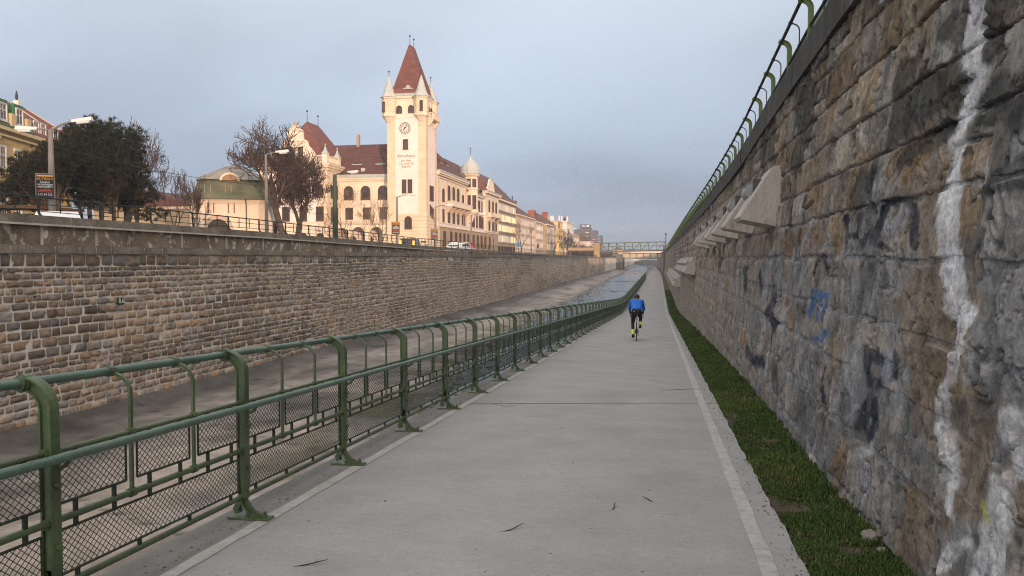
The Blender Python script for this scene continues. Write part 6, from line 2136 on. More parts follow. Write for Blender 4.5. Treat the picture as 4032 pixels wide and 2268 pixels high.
mb = MB(); mb.box(-13.4, xs1, 300, 301, 1.95, 3.55); mb.build('girder', 'beige', r)
mb = MB(); mb.box(-13.6, xs1, 299.9, 312, 3.55, 3.8); mb.box(-13.6, xs1, 299.85, 301, 1.75, 1.95); mb.build('flange', 'rail_dark', r)
for i in range(6):
    x = -10.8 + i * 2.6; mb = MB(); mb.box(x - .12, x + .12, 299.86, 300, 1.95, 3.55); mb.build('stiffener', 'rail_dark', r)
mb = MB(); mb.box(-10.5, xs1, 302, 302.2, 3.8, 4.6); mb.build('parapet', 'white_plaster', r)
mb = MB(); mb.box(-17.5, -13.4, 299, 312, -3.6, 3.3); mb.box(-.2 + 1.2, 5, 299, 312, -3.6, 3.4); mb.build('abutment', 'path_wall', r)
mb = MB()
mb.prism([(-13.4, 1.3), (xs1, 1.3), (xs1, .9)] + [(xs1 - 15.8 * t, -.2 + 1.3 * math.sin(math.pi * t)) for t in np.linspace(0.0, 1, 12)], 420, 430, 'y')
mb.build('arch', 'white_plaster', r)
# ------------------------------------------------------------------ trees
M('bark', (0.075, 0.052, 0.038), 0.95, 0.3, 3, 0.6, 14, bdist=.04)
M('bark_pale', (0.20, 0.14, 0.095), 0.95, 0.25, 3, 0.4, 14)
M('twigs_brown', (0.085, 0.055, 0.042), 0.95, 0.2, 2, 0, 14)
M('twigs_pale', (0.24, 0.17, 0.115), 0.95, 0.2, 2, 0, 14)
M('needles', (1, 1, 1), 0.75, 0.25, 1.2, 0, 14, attr=True, spec=.25)


def segs_mesh(name, P0, P1, R0, R1, n=4):
    P0, P1, R0, R1 = map(np.asarray, (P0, P1, R0, R1))
    d = P1 - P0; d = d / (np.linalg.norm(d, axis=1, keepdims=True) + 1e-9)
    ref = np.where(np.abs(d[:, 2:3]) < .9, np.array([[0, 0, 1.]]), np.array([[1., 0, 0]]))
    a = np.cross(d, ref); a /= np.linalg.norm(a, axis=1, keepdims=True) + 1e-9
    b = np.cross(a, d)
    q = 2 * np.pi * np.arange(n) / n
    ring = a[:, None] * np.cos(q)[None, :, None] + b[:, None] * np.sin(q)[None, :, None]
    V = np.concatenate([P0[:, None] + ring * R0[:, None, None], P1[:, None] + ring * R1[:, None, None]], 1)
    k = np.arange(n)
    F = np.stack([k, (k + 1) % n, (k + 1) % n + n, k + n], 1)
    m = len(P0)
    return np_mesh(name, V.reshape(-1, 3), (F[None] + (np.arange(m) * 2 * n)[:, None, None]).reshape(-1, 4), smooth=True)


def grow(rs, out, p, d, L, r, lev, up, spread, kids, minr, pr=.62):
    n = 4 if lev > 2 else 3
    pts = [p]
    rr = r
    for i in range(n):
        d = (d + Vector((rs.gauss(0, 1), rs.gauss(0, 1), rs.gauss(0, 1))) * spread * .28 + Vector((0, 0, up * .10))).normalized()
        q = pts[-1] + d * (L / n)
        r2 = max(minr, rr * (0.86 if lev > 1 else .72))
        out.append((pts[-1], q, rr, r2))
        rr = r2
        pts.append(q)
        if lev > 0 and i > 0 or (lev > 0 and n == 3):
            for _ in range(kids if lev > 1 else kids + 1):
                if rs.random() < pr or (i == n - 1 and _ == 0):
                    ax = Vector((rs.gauss(0, 1), rs.gauss(0, 1), rs.gauss(0, 1)))
                    ax = (ax - d * ax.dot(d)).normalized()
                    a = rs.uniform(.45, 1.05) * spread * 1.6
                    nd = (d * math.cos(a) + ax * math.sin(a) + Vector((0, 0, up * .25))).normalized()
                    grow(rs, out, q, nd, L * rs.uniform(.55, .82), max(minr, rr * rs.uniform(.5, .72)), lev - 1, up, spread, kids, minr, pr)


def bare_tree(label, x, y, H, crown_w, seed, trunk_h=.3, r=.22, lev=4, kids=2, up=.5, spread=.5, stems=3, mats=('bark', 'twigs_brown'), minr=.016, lean=(0, 0), cap=26000, pr=.62, crop=False, group=None, name='bare_tree', z0=GZ):
    rs = random.Random(seed)
    root = thing(name, label, 'tree', (x, y, z0), group)
    out = []
    top = Vector((lean[0], lean[1], H * trunk_h))
    mid = top * .5 + Vector((rs.uniform(-.1, .1), rs.uniform(-.1, .1), 0))
    trunk = [(Vector((0, 0, -.1)), mid, r * 1.25, r), (mid, top, r, r * .9)]
    for k in range(stems):
        a = 2 * math.pi * (k + rs.random() * .6) / stems
        tilt = rs.uniform(.25, .6) * crown_w / H * 1.7
        d = Vector((math.cos(a) * tilt, math.sin(a) * tilt, 1)).normalized()
        grow(rs, out, top - Vector((0, 0, .1 * k * H * trunk_h * .3)), d, H * (1 - trunk_h) * .42, r * .62, lev, up, spread, kids, minr, pr)
    # fit the crown into its real height and spread
    zs_ = [s[1].z for s in out]; hmax = max(zs_)
    k = (H - top.z) / max(.1, hmax - top.z)
    ext = np.percentile([math.hypot(s[1].x - top.x, s[1].y - top.y) for s in out], 98)
    kx = crown_w / 2 / max(ext, .1)
    def fit(p): return Vector((top.x + (p.x - top.x) * kx, top.y + (p.y - top.y) * kx, top.z + (p.z - top.z) * k))
    out = [(fit(a), fit(b), c, d_) for a, b, c, d_ in out]
    if crop:                                                            # a crown cut back into a round head: shoots end on its outline
        cc = Vector((top.x, top.y, top.z + (H - top.z) * .46)); ra, rb = crown_w / 2, (H - top.z) * .54
        def bound(p):
            q = Vector(((p.x - cc.x) / ra, (p.y - cc.y) / ra, (p.z - cc.z) / rb)); n_ = q.length
            return p if n_ < 1 else cc + Vector((q.x * ra, q.y * ra, q.z * rb)) * ((1 + .10 * math.tanh(n_ - 1)) / n_)
        out = [(bound(a), bound(b), c, d_) for a, b, c, d_ in out]
    if len(out) > cap:
        thick = [s for s in out if s[2] > minr * 1.2]; thin = [s for s in out if s[2] <= minr * 1.2]
        rs.shuffle(thin); out = thick + thin[:max(0, cap - len(thick))]
    big = trunk + [s for s in out if s[2] > r * .22]
    small = [s for s in out if s[2] <= r * .22]
    o = Vector((0, 0, 0))
    for nm, S_, n, mt in (('trunk', big, 7, mats[0]), ('crown', small, 3, mats[1])):
        if S_:
            me = segs_mesh(nm, [tuple(s[0]) for s in S_], [tuple(s[1]) for s in S_], [s[2] for s in S_], [s[3] for s in S_], n)
            link(nm, me, mt, root, (x, y, z0))
    return root


def pine(label, x, y, H, blobs, seed, stems, n_cl, group=None, tone=1.0):
    """Dark many-stemmed pine: clumps of needles spread through a lumpy crown. blobs: (dx, dy, z, rx, rz)."""
    rs = np.random.default_rng(seed)
    blobs = list(blobs)
    for _ in range(13):                                                 # tufts that break the outline
        b = blobs[rs.integers(0, 5) % len(blobs)]; a = rs.uniform(-.5, math.pi + .5)
        blobs.append((b[0] + math.cos(a) * b[3] * .98, b[1] + rs.uniform(-.6, .6) * b[3], b[2] + math.sin(a) * b[4] * .98, rs.uniform(.35, .6), rs.uniform(.35, .6)))
    root = thing('pine_tree', label, 'tree', (x, y, GZ), group)
    S_ = []
    for (dx, dy, tx, ty, tz) in stems:
        p = Vector((dx, dy, -.1))
        for i in range(5):
            q = Vector((dx + (tx - dx) * (i + 1) / 5 + rs.normal(0, .06), dy + (ty - dy) * (i + 1) / 5, tz * (i + 1) / 5))
            S_.append((p, q, .17 - .022 * i, .148 - .022 * i)); p = q
    w = np.array([b[3] ** 2 * b[4] for b in blobs]); w = w / w.sum()
    pick = rs.choice(len(blobs), n_cl, p=w)
    B = np.array(blobs)[pick]
    u = rs.normal(size=(n_cl, 3)); u /= np.linalg.norm(u, axis=1, keepdims=True)
    rr = rs.random(n_cl) ** .28
    lump = .62 + .74 * fbm(u[:, 0] * 2.6 + pick, u[:, 2] * 2.6 + u[:, 1] * 2, 3, 111)
    C = np.stack([B[:, 0] + u[:, 0] * B[:, 3] * rr * lump, B[:, 1] + u[:, 1] * B[:, 3] * rr * lump, B[:, 2] + u[:, 2] * B[:, 4] * rr * lump], -1)
    for i in range(0, n_cl, 9):                                         # limbs reaching into the crown
        st = stems[i % len(stems)]
        f = rs.uniform(.45, 1)
        a = Vector((st[0] + (st[2] - st[0]) * f, st[1] + (st[3] - st[1]) * f, st[4] * f)); b_ = Vector(C[i])
        m = a.lerp(b_, .5) + Vector((0, 0, -.15))
        S_ += [(a, m, .05, .032), (m, b_, .032, .014)]
    link('trunk', segs_mesh('trunk', [tuple(s[0]) for s in S_], [tuple(s[1]) for s in S_], [s[2] for s in S_], [s[3] for s in S_], 6), 'bark', root, (x, y, GZ))
    K = 30
    up = u * .7 + np.array([0, 0, .55]); up /= np.linalg.norm(up, axis=1, keepdims=True)
    d = rs.normal(size=(n_cl, K, 3)); d /= np.linalg.norm(d, axis=2, keepdims=True)
    d = d + up[:, None] * .9; d /= np.linalg.norm(d, axis=2, keepdims=True)
    L = rs.uniform(.12, .30, (n_cl, K, 1))
    side = np.cross(d, rs.normal(size=(n_cl, K, 3))); side /= np.linalg.norm(side, axis=2, keepdims=True) + 1e-9
    c0 = C[:, None] + rs.normal(0, .045, (n_cl, K, 3))
    wd = rs.uniform(.010, .022, (n_cl, K, 1))
    V = np.stack([c0 - side * wd, c0 + side * wd, c0 + d * L], 2).reshape(-1, 3)
    base = np.array([.021, .022, .011]) * tone
    colr = base[None] * rs.uniform(.6, 1.45, (n_cl, 1)) * (1 + rs.normal(0, .05, (n_cl, 3)))
    colr = np.repeat(colr, K * 3, 0)
    link('crown', np_mesh('crown', V, np.arange(len(V)).reshape(-1, 3), colr), 'needles', root, (x, y, GZ))
    return root


pine('large dark pine with broad dense crown in the middle of the pine group', -34.4, 42.0, 8.3,
     [(0, 0, 5.4, 1.9, 2.3), (-.7, .3, 6.7, 1.35, 1.4), (.9, 0, 6.5, 1.3, 1.5), (.1, 0, 3.9, 2.0, 1.3), (1.3, 0, 4.8, 1.2, 1.5), (.3, 0, 7.6, .95, .7)], 3,
     [(-.7, 0, -1, 0, 5.5), (-.3, .2, 0, 0, 6.5), (.6, 0, .9, 0, 6), (1.3, 0, 1.8, 0, 5)], 2300, 'pines beyond the parapet')
pine('lower pine with drooping left branches beside the double lamp post', -34.9, 38.4, 6.5,
     [(-.3, 0, 3.8, 1.5, 1.1), (.8, 0, 4.7, 1.3, 1.4), (-1.2, 0, 3.2, 1.0, .8), (1.5, 0, 5.3, 1.1, 1.3), (-.8, 0, 5.0, .8, .6)], 4,
     [(.4, 0, .6, 0, 4.5), (.9, 0, 1.4, 0, 5)], 1500, 'pines beyond the parapet')
pine('slimmer pine on the right of the pine group with upright shoots', -34.6, 45.4, 7.8,
     [(0, 0, 5.0, 1.5, 1.9), (.3, 0, 6.9, 1.1, 1.35), (-.6, 0, 7.6, .9, .9), (.7, 0, 3.9, 1.3, 1.1), (-1.0, 0, 4.0, 1.2, 1.3), (1.9, 0, 2.6, 1.0, .5)], 5,
     [(-.2, 0, 0, 0, 5.5), (.7, .2, .7, 0, 4.5)], 1350, 'pines beyond the parapet')
bare_tree('leafless tree rising behind the right side of the pines', -47.0, 62.0, 12.8, 7.0, 11, .22, .20, 4, 2, .5, .55, 4, minr=.020, pr=.56, crop=True)
bare_tree('small bare tree between the pines and the pavilion, left of two', -38.4, 56.0, 7.3, 3.6, 12, .16, .10, 4, 2, .7, .5, 3, minr=.014, pr=.40, group='small bare trees by the pavilion')
bare_tree('small bare tree standing closest to the left side of the pavilion', -39.6, 60.5, 7.2, 3.5, 13, .16, .10, 4, 2, .7, .5, 3, minr=.014, pr=.40, group='small bare trees by the pavilion')
bare_tree('big leafless tree with rounded cropped crown right of the pavilion', -37.6, 74.0, 14.6, 9.6, 21, .34, .34, 4, 2, .55, .6, 5, minr=.026, lean=(-1.5, 0), pr=.68, crop=True)
bare_tree('thick dark tree with tangled low crown in front of the gabled block', -38.2, 76.5, 10.8, 6.8, 22, .30, .34, 4, 2, .35, .65, 5, minr=.026, lean=(.6, 0), pr=.62, crop=True)
bare_tree('low bushy shrub of bare twigs at the foot of the thick dark tree', -33.2, 76.0, 4.6, 5.0, 23, .08, .06, 4, 2, .5, .6, 5, minr=.012, pr=.34, mats=('bark_pale', 'twigs_brown'))
bare_tree('thin pale tree beside the green lamp post', -33.6, 78.5, 8.6, 4.4, 24, .24, .09, 4, 2, .6, .55, 3, minr=.012, pr=.34, mats=('bark_pale', 'twigs_pale'))
bare_tree('pale bare tree with many stems in front of the arcade', -37.6, 101.0, 9.4, 7.2, 25, .10, .14, 4, 2, .65, .5, 5, minr=.016, pr=.34, mats=('bark_pale', 'twigs_pale'))
for k, (lab, x, y, H, w, mt) in enumerate((
        ('bare tree before the beige house with the antenna masts', -35.5, 200, 11.5, 7, 'twigs_pale'),
        ('reddish bare tree in front of the olive corner house', -33.0, 245, 10.0, 8, 'twigs_pale'),
        ('bare tree in front of the yellow modern house', -31.0, 270, 9.5, 7, 'twigs_brown'),
        ('pale bushy tree left of the white gabled house', -27.8, 290, 10.5, 6, 'twigs_pale'),
        ('bare tree rising on the right bank behind the high wall', 7.5, 120, 5.6, 4.5, 'twigs_brown'))):
    bare_tree(lab, x, y, H, w, 40 + k, .2, .14, 3, 3, .5, .55, 4, minr=.024, pr=.30, mats=('bark', mt), z0=GZ if x < 0 else 3.4)
bare_tree('tall slim poplar beside the dark office tower', -47.5, 395, 22, 3.4, 60, .12, .2, 4, 2, 1.6, .25, 6, minr=.05, cap=5000)
bare_tree('small leafless shrub poking above the upper railing', 3.4, 21.5, 2.3, 1.5, 61, .1, .02, 3, 2, .6, .5, 4, minr=.006, cap=900, z0=3.5)
pine('dark evergreen tree by the traffic lights far along the street', -30.4, 262, 8, [(0, 0, 4.5, 2.6, 2.2), (0, 0, 7, 1.4, 1.6)], 70, [(0, 0, 0, 0, 6)], 500)


def mass(name, label, pts, mat, seed):
    """Leafless undergrowth that reads as one mass."""
    rs = random.Random(seed); S_ = []
    for (x0, x1, y0, y1, z0, h, n) in pts:
        for _ in range(n):
            p = Vector((rs.uniform(x0, x1), rs.uniform(y0, y1), z0)); L = h * rs.uniform(.5, 1)
            for _k in range(4):
                d = Vector((rs.gauss(0, .35), rs.gauss(0, .35), 1)).normalized()
                q = p + d * L / 4; S_.append((p, q, .03 * h / 2, .02 * h / 2)); p = q
    return tag(link(name, segs_mesh(name, [tuple(s[0]) for s in S_], [tuple(s[1]) for s in S_], [s[2] for s in S_], [s[3] for s in S_], 3), mat), label, kind='stuff')


mass('far_bushes', None, [(-30, -24, 250, 320, GZ, 5, 500), (-36, -18, 330, 420, GZ, 4, 400), (-16, 6, 560, 600, GZ - 3, 7, 900), (2.2, 6, 180, 206, 3.4, 2.2, 300), (-40, -16, 500, 640, GZ, 7, 700)], 'twigs_brown', 5)
mb = MB()
rs = random.Random(9)
for k in range(11):
    x0 = -540 + k * 74
    mb.lathe([(60, GZ - 2), (52, GZ + rs.uniform(2, 5)), (28, GZ + rs.uniform(7, 10)), (5, GZ + rs.uniform(10, 13))], x0 + rs.uniform(-20, 20), 880 + rs.uniform(-40, 40), 9)
tag(mb.build('distant_hills', M('hill_woods', (.06, .065, .055), .95, .3, .02, 0)), kind='structure')

# ------------------------------------------------------------------ street lamps, signs, cars
M('lamp_grey', (.19, .17, .155), .6, .1, 2, 0)
M('lamp_white', (.62, .60, .57), .5, .05, 2, 0)
M('lamp_green', (.045, .065, .045), .6, .1, 2, 0)


def street_lamp(label, x, y, H, arms, mat='lamp_grey', r=.11, group='street lamps along the quay'):
    root = thing('street_lamp', label, 'street lamp', (x, y, GZ), group)
    mb = MB(); mb.tube([(x, y, GZ), (x, y, GZ + (H - GZ) * .55), (x, y, H)], [r * 1.15, r, r * .7], 10); mb.build('pole', mat, root)
    for ax, az, L in arms:
        e = Vector((math.cos(ax) * L, math.sin(ax) * L, az))
        mb = MB(); mb.tube([(x, y, H - .05), (x + e.x * .5, y + e.y * .5, H + az * .6), (x + e.x, y + e.y, H + az)], [.05, .042, .035], 6); a_ = mb.build('arm', mat, root)
        n_ = Vector((e.x, e.y, e.z * .35)).normalized(); sd = Vector((-n_.y, n_.x, 0)).normalized()
        c = Vector((x + e.x, y + e.y, H + az))
        def P(t, s, zz): return tuple(c + n_ * t + sd * s + Vector((0, 0, zz)))
        mb = MB(); mb.hexa([P(-.1, -.07, -.05), P(.75, -.13, -.08), P(.75, .13, -.08), P(-.1, .07, -.05)], [P(-.1, -.05, .06), P(.72, -.09, .09), P(.72, .09, .09), P(-.1, .05, .06)]); hd = mb.build('lamp_head', 'lamp_white', root)
        mb = MB(); mb.hexa([P(.15, -.08, -.15), P(.62, -.09, -.16), P(.62, .09, -.16), P(.15, .08, -.15)], [P(.12, -.1, -.062), P(.68, -.11, -.082), P(.68, .11, -.082), P(.12, .1, -.062)]); mb.build('lamp_glass', 'lamp_white', hd)
    return root


street_lamp('double armed street lamp with two pale heads in front of the pines', -25, 28.2, 7.0, ((rad(196), .02, .62), (rad(16), .36, .95)), r=.13)
street_lamp('grey street lamp with one arm standing before the pavilion', -25, 46.2, 8.35, ((rad(10), .15, .75),))
street_lamp('thick dark green lamp post in front of the wing of the town hall', -25, 57.0, 8.2, ((rad(12), .2, 1.1),), 'lamp_green', .20)
street_lamp('slim street lamp in front of the clock tower', -25, 71.6, 7.6, ((rad(14), .22, 1.1),))
street_lamp('slim street lamp at the corner of the clock tower beside an advertising board', -25, 84.7, 7.5, ((rad(14), .2, 1.2),))
street_lamp('street lamp in front of the corner turret', -25, 101.8, 7.5, ((rad(14), .2, 1.2),))
street_lamp('street lamp in front of the bay with the small gable', -25, 116.8, 7.2, ((rad(14), .2, 1.2),))
street_lamp('street lamp in front of the beige house with masts', -25, 152.0, 7.4, ((rad(14), .2, 1.2),))
street_lamp('double armed lamp post near the traffic lights far along the street', -25, 205, 9.4, ((rad(190), .2, 2.6), (rad(10), .2, 2.6)))
street_lamp('lamp post with angled arms standing before the distant evergreen', -23, 228, 9.0, ((rad(200), .3, 2.0), (rad(20), .3, 2.0)))
M('sign_black', (.012, .011, .011), .5, .1, 2, 0); M('sign_orange', (.70, .30, .04), .5, .05, 2, 0); M('sign_white', (.75, .74, .72), .5, .03, 2, 0); M('sign_red', (.42, .06, .03), .5, .05, 2, 0)


def ad_sign(label, x, y, zc, w, h, detail=True):
    root = thing('advertising_sign', label, 'sign', (x, y, zc), 'black advertising boards on the lamp posts')
    a = rad(35)
    ca_, sa_ = math.cos(a), math.sin(a)
    def P(u, o, z): return (x + u * ca_ + o * sa_, y + u * sa_ - o * ca_, zc + z)
    def slab(mb, u0, u1, o0, o1, z0, z1): mb.hexa([P(u0, o1, z0), P(u1, o1, z0), P(u1, o0, z0), P(u0, o0, z0)], [P(u0, o1, z1), P(u1, o1, z1), P(u1, o0, z1), P(u0, o0, z1)])
    mb = MB(); slab(mb, -w / 2 - .04, w / 2 + .04, .02, .12, -h / 2 - .04, h / 2 + .04); mb.build('frame', 'lamp_grey', root)
    mb = MB(); slab(mb, -w / 2, w / 2, .121, .13, -h / 2, h / 2); mb.build('panel', 'sign_black', root)
    mb = MB(); slab(mb, -w / 2 + .02, w / 2 - .02, .131, .134, h * .40, h * .47); mb.build('orange_bar', 'sign_orange', root)
    def T(body, size, mat, z, sp=1.0):
        p = P(0, .134, z); text_on('lettering', body, size, mat, root, p, a, .002, sp)
    T('ALTBAU!', w * .245, 'sign_orange', h * .30)
    T('kaufen', w * .22, 'sign_white', h * .16); T('vermieten', w * .22, 'sign_white', h * .06); T('verkaufen', w * .22, 'sign_white', -h * .04)
    for k, q in enumerate((.30, .44, .40)):
        mb = MB(); slab(mb, -w * q, w * q, .131, .134, -h * (.17 + .055 * k), -h * (.14 + .055 * k)); mb.build('red_line', 'sign_red', root)
    T('512 44 222', w * .185, 'sign_white', -h * .38)


ad_sign('black advertising board with orange and white lettering on the double armed lamp', -25.12, 28.0, 4.62, .62, .95)
ad_sign('small black advertising board on the slim lamp before the clock tower', -25.1, 71.4, 4.55, .72, 1.15)
ad_sign('small black advertising board on the lamp by the tower corner, below its balcony', -25.1, 84.5, 4.35, .72, 1.15)


def car(label, x, y, ang_, body, van=False, rear=None):
    root = thing('parked_car' if not van else 'van', label, 'car' if not van else 'van', (x, y, GZ))
    root.rotation_euler = (0, 0, ang_)
    L, W, H = (4.3, 1.75, 1.45) if not van else (4.8, 1.9, 1.95)
    pr = [(-L / 2, .35), (L / 2, .35), (L / 2, .72), (L / 2 - .9, .88), (L / 2 - 1.5, H - .03), (L / 2 - 2.2, H), (-L / 2 + 1.0, H - .02), (-L / 2 + .35, .95), (-L / 2, .88)]
    if van: pr = [(-L / 2, .35), (L / 2, .35), (L / 2, .95), (L / 2 - .7, 1.1), (L / 2 - 1.3, H), (-L / 2 + .1, H), (-L / 2, 1.0)]
    mb = MB()
    n = len(pr); V = []
    for s_, yy in ((1, -W / 2), (1, W / 2)):
        for p in pr:
            k = 1 - .22 * max(0, (p[1] - .9) / (H - .9))
            V.append((p[0], yy * k, p[1]))
    mb.add(V, [tuple(range(n - 1, -1, -1)), tuple(range(n, 2 * n))] + [(i, (i + 1) % n, (i + 1) % n + n, i + n) for i in range(n)])
    o = bpy.data.objects.new('body', mb.mesh('body')); COL.objects.link(o); o.parent = root; o.data.materials.append(MATS[body])
    def sub(nm, m_, mt, par=root):
        q = bpy.data.objects.new(nm, m_.mesh(nm)); COL.objects.link(q); q.parent = par; q.data.materials.append(MATS[mt]); return q
    for sy in (-1, 1):
        g = MB(); k0, k1 = W / 2 * .985, W / 2 * .82
        xa, xb = (-L / 2 + .75, L / 2 - 1.15) if not van else (-L / 2 + .3, L / 2 - .95)
        g.add([(xa, sy * (k0 + .0), .95), (xb, sy * (k0 + .0), .95), (xb - .55, sy * (k1 + .005), H - .12), (xa + .45, sy * (k1 + .005), H - .12)], [(0, 1, 2, 3)]); sub('side_window', g, 'glass')
        for wx in (-L / 2 + .8, L / 2 - .85):
            w_ = MB(); w_.tube([(wx, sy * (W / 2 - .2), .32), (wx, sy * (W / 2 + .01), .32)], .32, 16); t_ = sub('wheel', w_, 'sign_black')
            w_ = MB(); w_.tube([(wx, sy * (W / 2), .32), (wx, sy * (W / 2 + .02), .32)], .2, 12); sub('rim', w_, 'lamp_grey', t_)
    g = MB(); g.add([(-L / 2 + .37, -W * .40, .98), (-L / 2 + .37, W * .40, .98), (-L / 2 + .93, W * .36, H - .1), (-L / 2 + .93, -W * .36, H - .1)] if not van else [(-L / 2 - .005, -W * .40, 1.05), (-L / 2 - .005, W * .40, 1.05), (-L / 2 + .07, W * .37, H - .2), (-L / 2 + .07, -W * .37, H - .2)], [(0, 1, 2, 3)]); sub('rear_window', g, 'glass')
    g = MB(); g.add([(L / 2 - .93, -W * .42, .93), (L / 2 - .93, W * .42, .93), (L / 2 - 1.46, W * .37, H - .1), (L / 2 - 1.46, -W * .37, H - .1)], [(0, 3, 2, 1)]); sub('windscreen', g, 'glass')
    for sy in (-1, 1):
        g = MB(); g.box(-L / 2 - .02, -L / 2 + .05, sy * W * .42 - .14, sy * W * .42 + .14, .72, .92 if not van else 1.7); sub('tail_light', g, rear or 'sign_red')
    return root


M('car_white', (.72, .72, .70), .3, .03, 1, 0, coat=.6, spec=.5)
M('car_dark', (.035, .012, .010), .35, .05, 1, 0, coat=.6, spec=.5)
car('white car parked on the street behind the railing below the corner turret', -22.0, 84.5, rad(78), 'car_white')
car('white car whose roof shows over the parapet beside the double armed lamp', -23.6, 26.9, rad(131), 'car_white')
car('dark red van with glowing orange tail lights in front of the clock tower', -29.0, 88.0, rad(97), 'car_dark', True, 'lit_orange')
r = thing('letter_box', 'small red box on a post beside the railing right of the white car', 'box', (-24.0, 98.5, GZ))
mb = MB(); mb.box(-24.16, -23.84, 98.35, 98.65, 3.0, 3.65); mb.build('box', M('red_box', (.42, .02, .03), .5, .05, 2, 0), r)
mb = MB(); mb.tube([(-24, 98.5, GZ), (-24, 98.5, 3.0)], .05, 6); mb.build('post', 'iron', r)
r = thing('parking_sign', 'blue square road sign in front of the office block', 'sign', (-27.5, 151.0, GZ))
mb = MB(); mb.tube([(-27.5, 151, GZ), (-27.5, 151, 4.9)], .05, 6); mb.build('post', 'lamp_grey', r)
mb = MB(); mb.box(-27.8, -27.2, 150.88, 150.94, 3.9, 4.85); mb.build('panel', M('sign_blue', (.04, .20, .45), .5, .05, 2, 0), r)


def traffic_light(label, x, y):
    r = thing('traffic_light', label, 'traffic light', (x, y, GZ), 'distant traffic lights')
    mb = MB(); mb.tube([(x, y, GZ), (x, y, 5.0)], .07, 6); mb.build('pole', 'lamp_grey', r)
    mb = MB(); mb.box(x - .2, x + .2, y - .15, y + .15, 4.0, 5.1); mb.build('signal_head', 'iron', r)
    mb = MB(); mb.tube([(x, y - .14, 4.85), (x, y - .2, 4.85)], .17, 10); mb.build('red_lamp', 'lit_red', r)


traffic_light('red traffic light left of the distant evergreen tree', -26.5, 170)
traffic_light('red traffic light right of the distant evergreen, before the bushes', -25.3, 190)
for lab, pts, rad_ in (('thin overhead cable running from the left edge to the double armed lamp', [(-31, 21, 5.9), (-28, 24.5, 5.62), (-25.05, 28.1, 5.7)], .012),
                       ('lower overhead cable running from the left edge into the pines', [(-31, 21, 5.05), (-28.5, 26, 4.85), (-27, 33, 4.9)], .010),
                       ('overhead cable sagging between two lamps in front of the pavilion', [(-25, 28.2, 6.3), (-25, 34, 6.05), (-25, 40, 6.05), (-25, 46.2, 6.3)], .012),
                       ('overhead cable from the lamp before the pavilion to the green lamp post', [(-25, 46.2, 5.1), (-25, 51.5, 4.9), (-25, 57, 5.0)], .010)):
    mb = MB(); mb.tube(pts, rad_, 5); tag(mb.build('overhead_cable', 'iron', None, pts[0]), lab, 'cable', 'overhead cables')
for lab, x, y, z0, z1 in (('dark mast standing at the right end of the footbridge', 1.9, 212, 3.6, 8.6), ('second dark mast above the mossy railing further right', 5.2, 150, 3.6, 8.4)):
    mb = MB(); mb.tube([(x, y, z0), (x, y, z1)], .12, 6); mb.box(x - .25, x + .25, y - .1, y + .1, z1 - .6, z1 - .3); tag(mb.build('mast', 'iron', None, (x, y, z0)), lab, 'mast')

# unseen houses added on the right bank to shade the river from the sun
for k, (x0, y0, y1, d, ze, zr, wl_, lab) in enumerate(((26, -190, -130, 14, 19, 24, 'beige', 'unseen long beige house added far behind the camera to shade the river'), (25, -128, -80, 13, 17, 21, 'ochre', 'unseen ochre house added behind the camera to shade the river'),
                                                  (24, -78, -30, 13, 14.6, 18.0, 'rosy', 'unseen rosy house added beside the high wall to shade the river'), (24, -28, 24, 12, 11.8, 14.4, 'olive_plaster', 'unseen olive house added above the high wall to shade the river'), (24, 26, 92, 12, 11.8, 14.2, 'beige', 'unseen long beige house added farther along the high wall for shade'))):
    rr_ = thing('apartment_house', lab, 'building', (x0 + d / 2, (y0 + y1) / 2, 3.9))
    mb = MB(); mb.box(x0, x0 + d, y0, y1, 3.5, ze); mb.build('wall', wl_, rr_)
    mb = MB(); gable_roof(mb, x0, x0 + d, y0, y1, ze + .01, zr, 'y', 3, 3, .4); mb.build('roof', 'tile_brown', rr_)
    for z in np.arange(5, ze - 2, 3.2):
        for i in range(int((y1 - y0) / 4)):
            window(rr_, (x0, y0 + 2 + 4 * i, z), rad(-90), 1.1, 1.6, False, 2, .12, 'sash_white')

# ------------------------------------------------------------------ thin evening haze over the river valley
HAZE = 0.00050
mh = bpy.data.materials.new('haze'); mh.use_nodes = True
nh = mh.node_tree; nh.nodes.clear()
oh = nh.nodes.new('ShaderNodeOutputMaterial'); vh = nh.nodes.new('ShaderNodeVolumePrincipled')
vh.inputs['Color'].default_value = (.86, .90, .97, 1); vh.inputs['Density'].default_value = HAZE; vh.inputs['Anisotropy'].default_value = .1
nh.links.new(vh.outputs[0], oh.inputs['Volume'])
MATS['haze'] = mh
mb = MB(); mb.box(-720, 330, -350, 1010, -8, 42.6)
tag(mb.build('haze', 'haze'), kind='stuff')

# ------------------------------------------------------------------ small things on the path
def twig_on_path(label, x, y, L, a, bend=.3):
    z = float(pz(y)) + .008
    d = Vector((math.cos(a), math.sin(a), 0)); n_ = Vector((-d.y, d.x, 0))
    pts = [d * (t * L) + n_ * (bend * L * math.sin(t * 2.6 + x)) + Vector((0, 0, .004 + .010 * math.sin(t * 3))) for t in np.linspace(-.5, .5, 6)]
    mb = MB(); mb.tube([tuple(p) for p in pts], [.002, .0035, .004, .0035, .003, .0015], 5)
    q = pts[3]; mb.tube([tuple(q), tuple(q + n_ * L * .22 + d * L * .15)], [.0025, .001], 4)
    tag(link('twig', mb.mesh('twig'), 'twig', None, (x, y, z)), label, 'twig', 'twigs lying on the path')


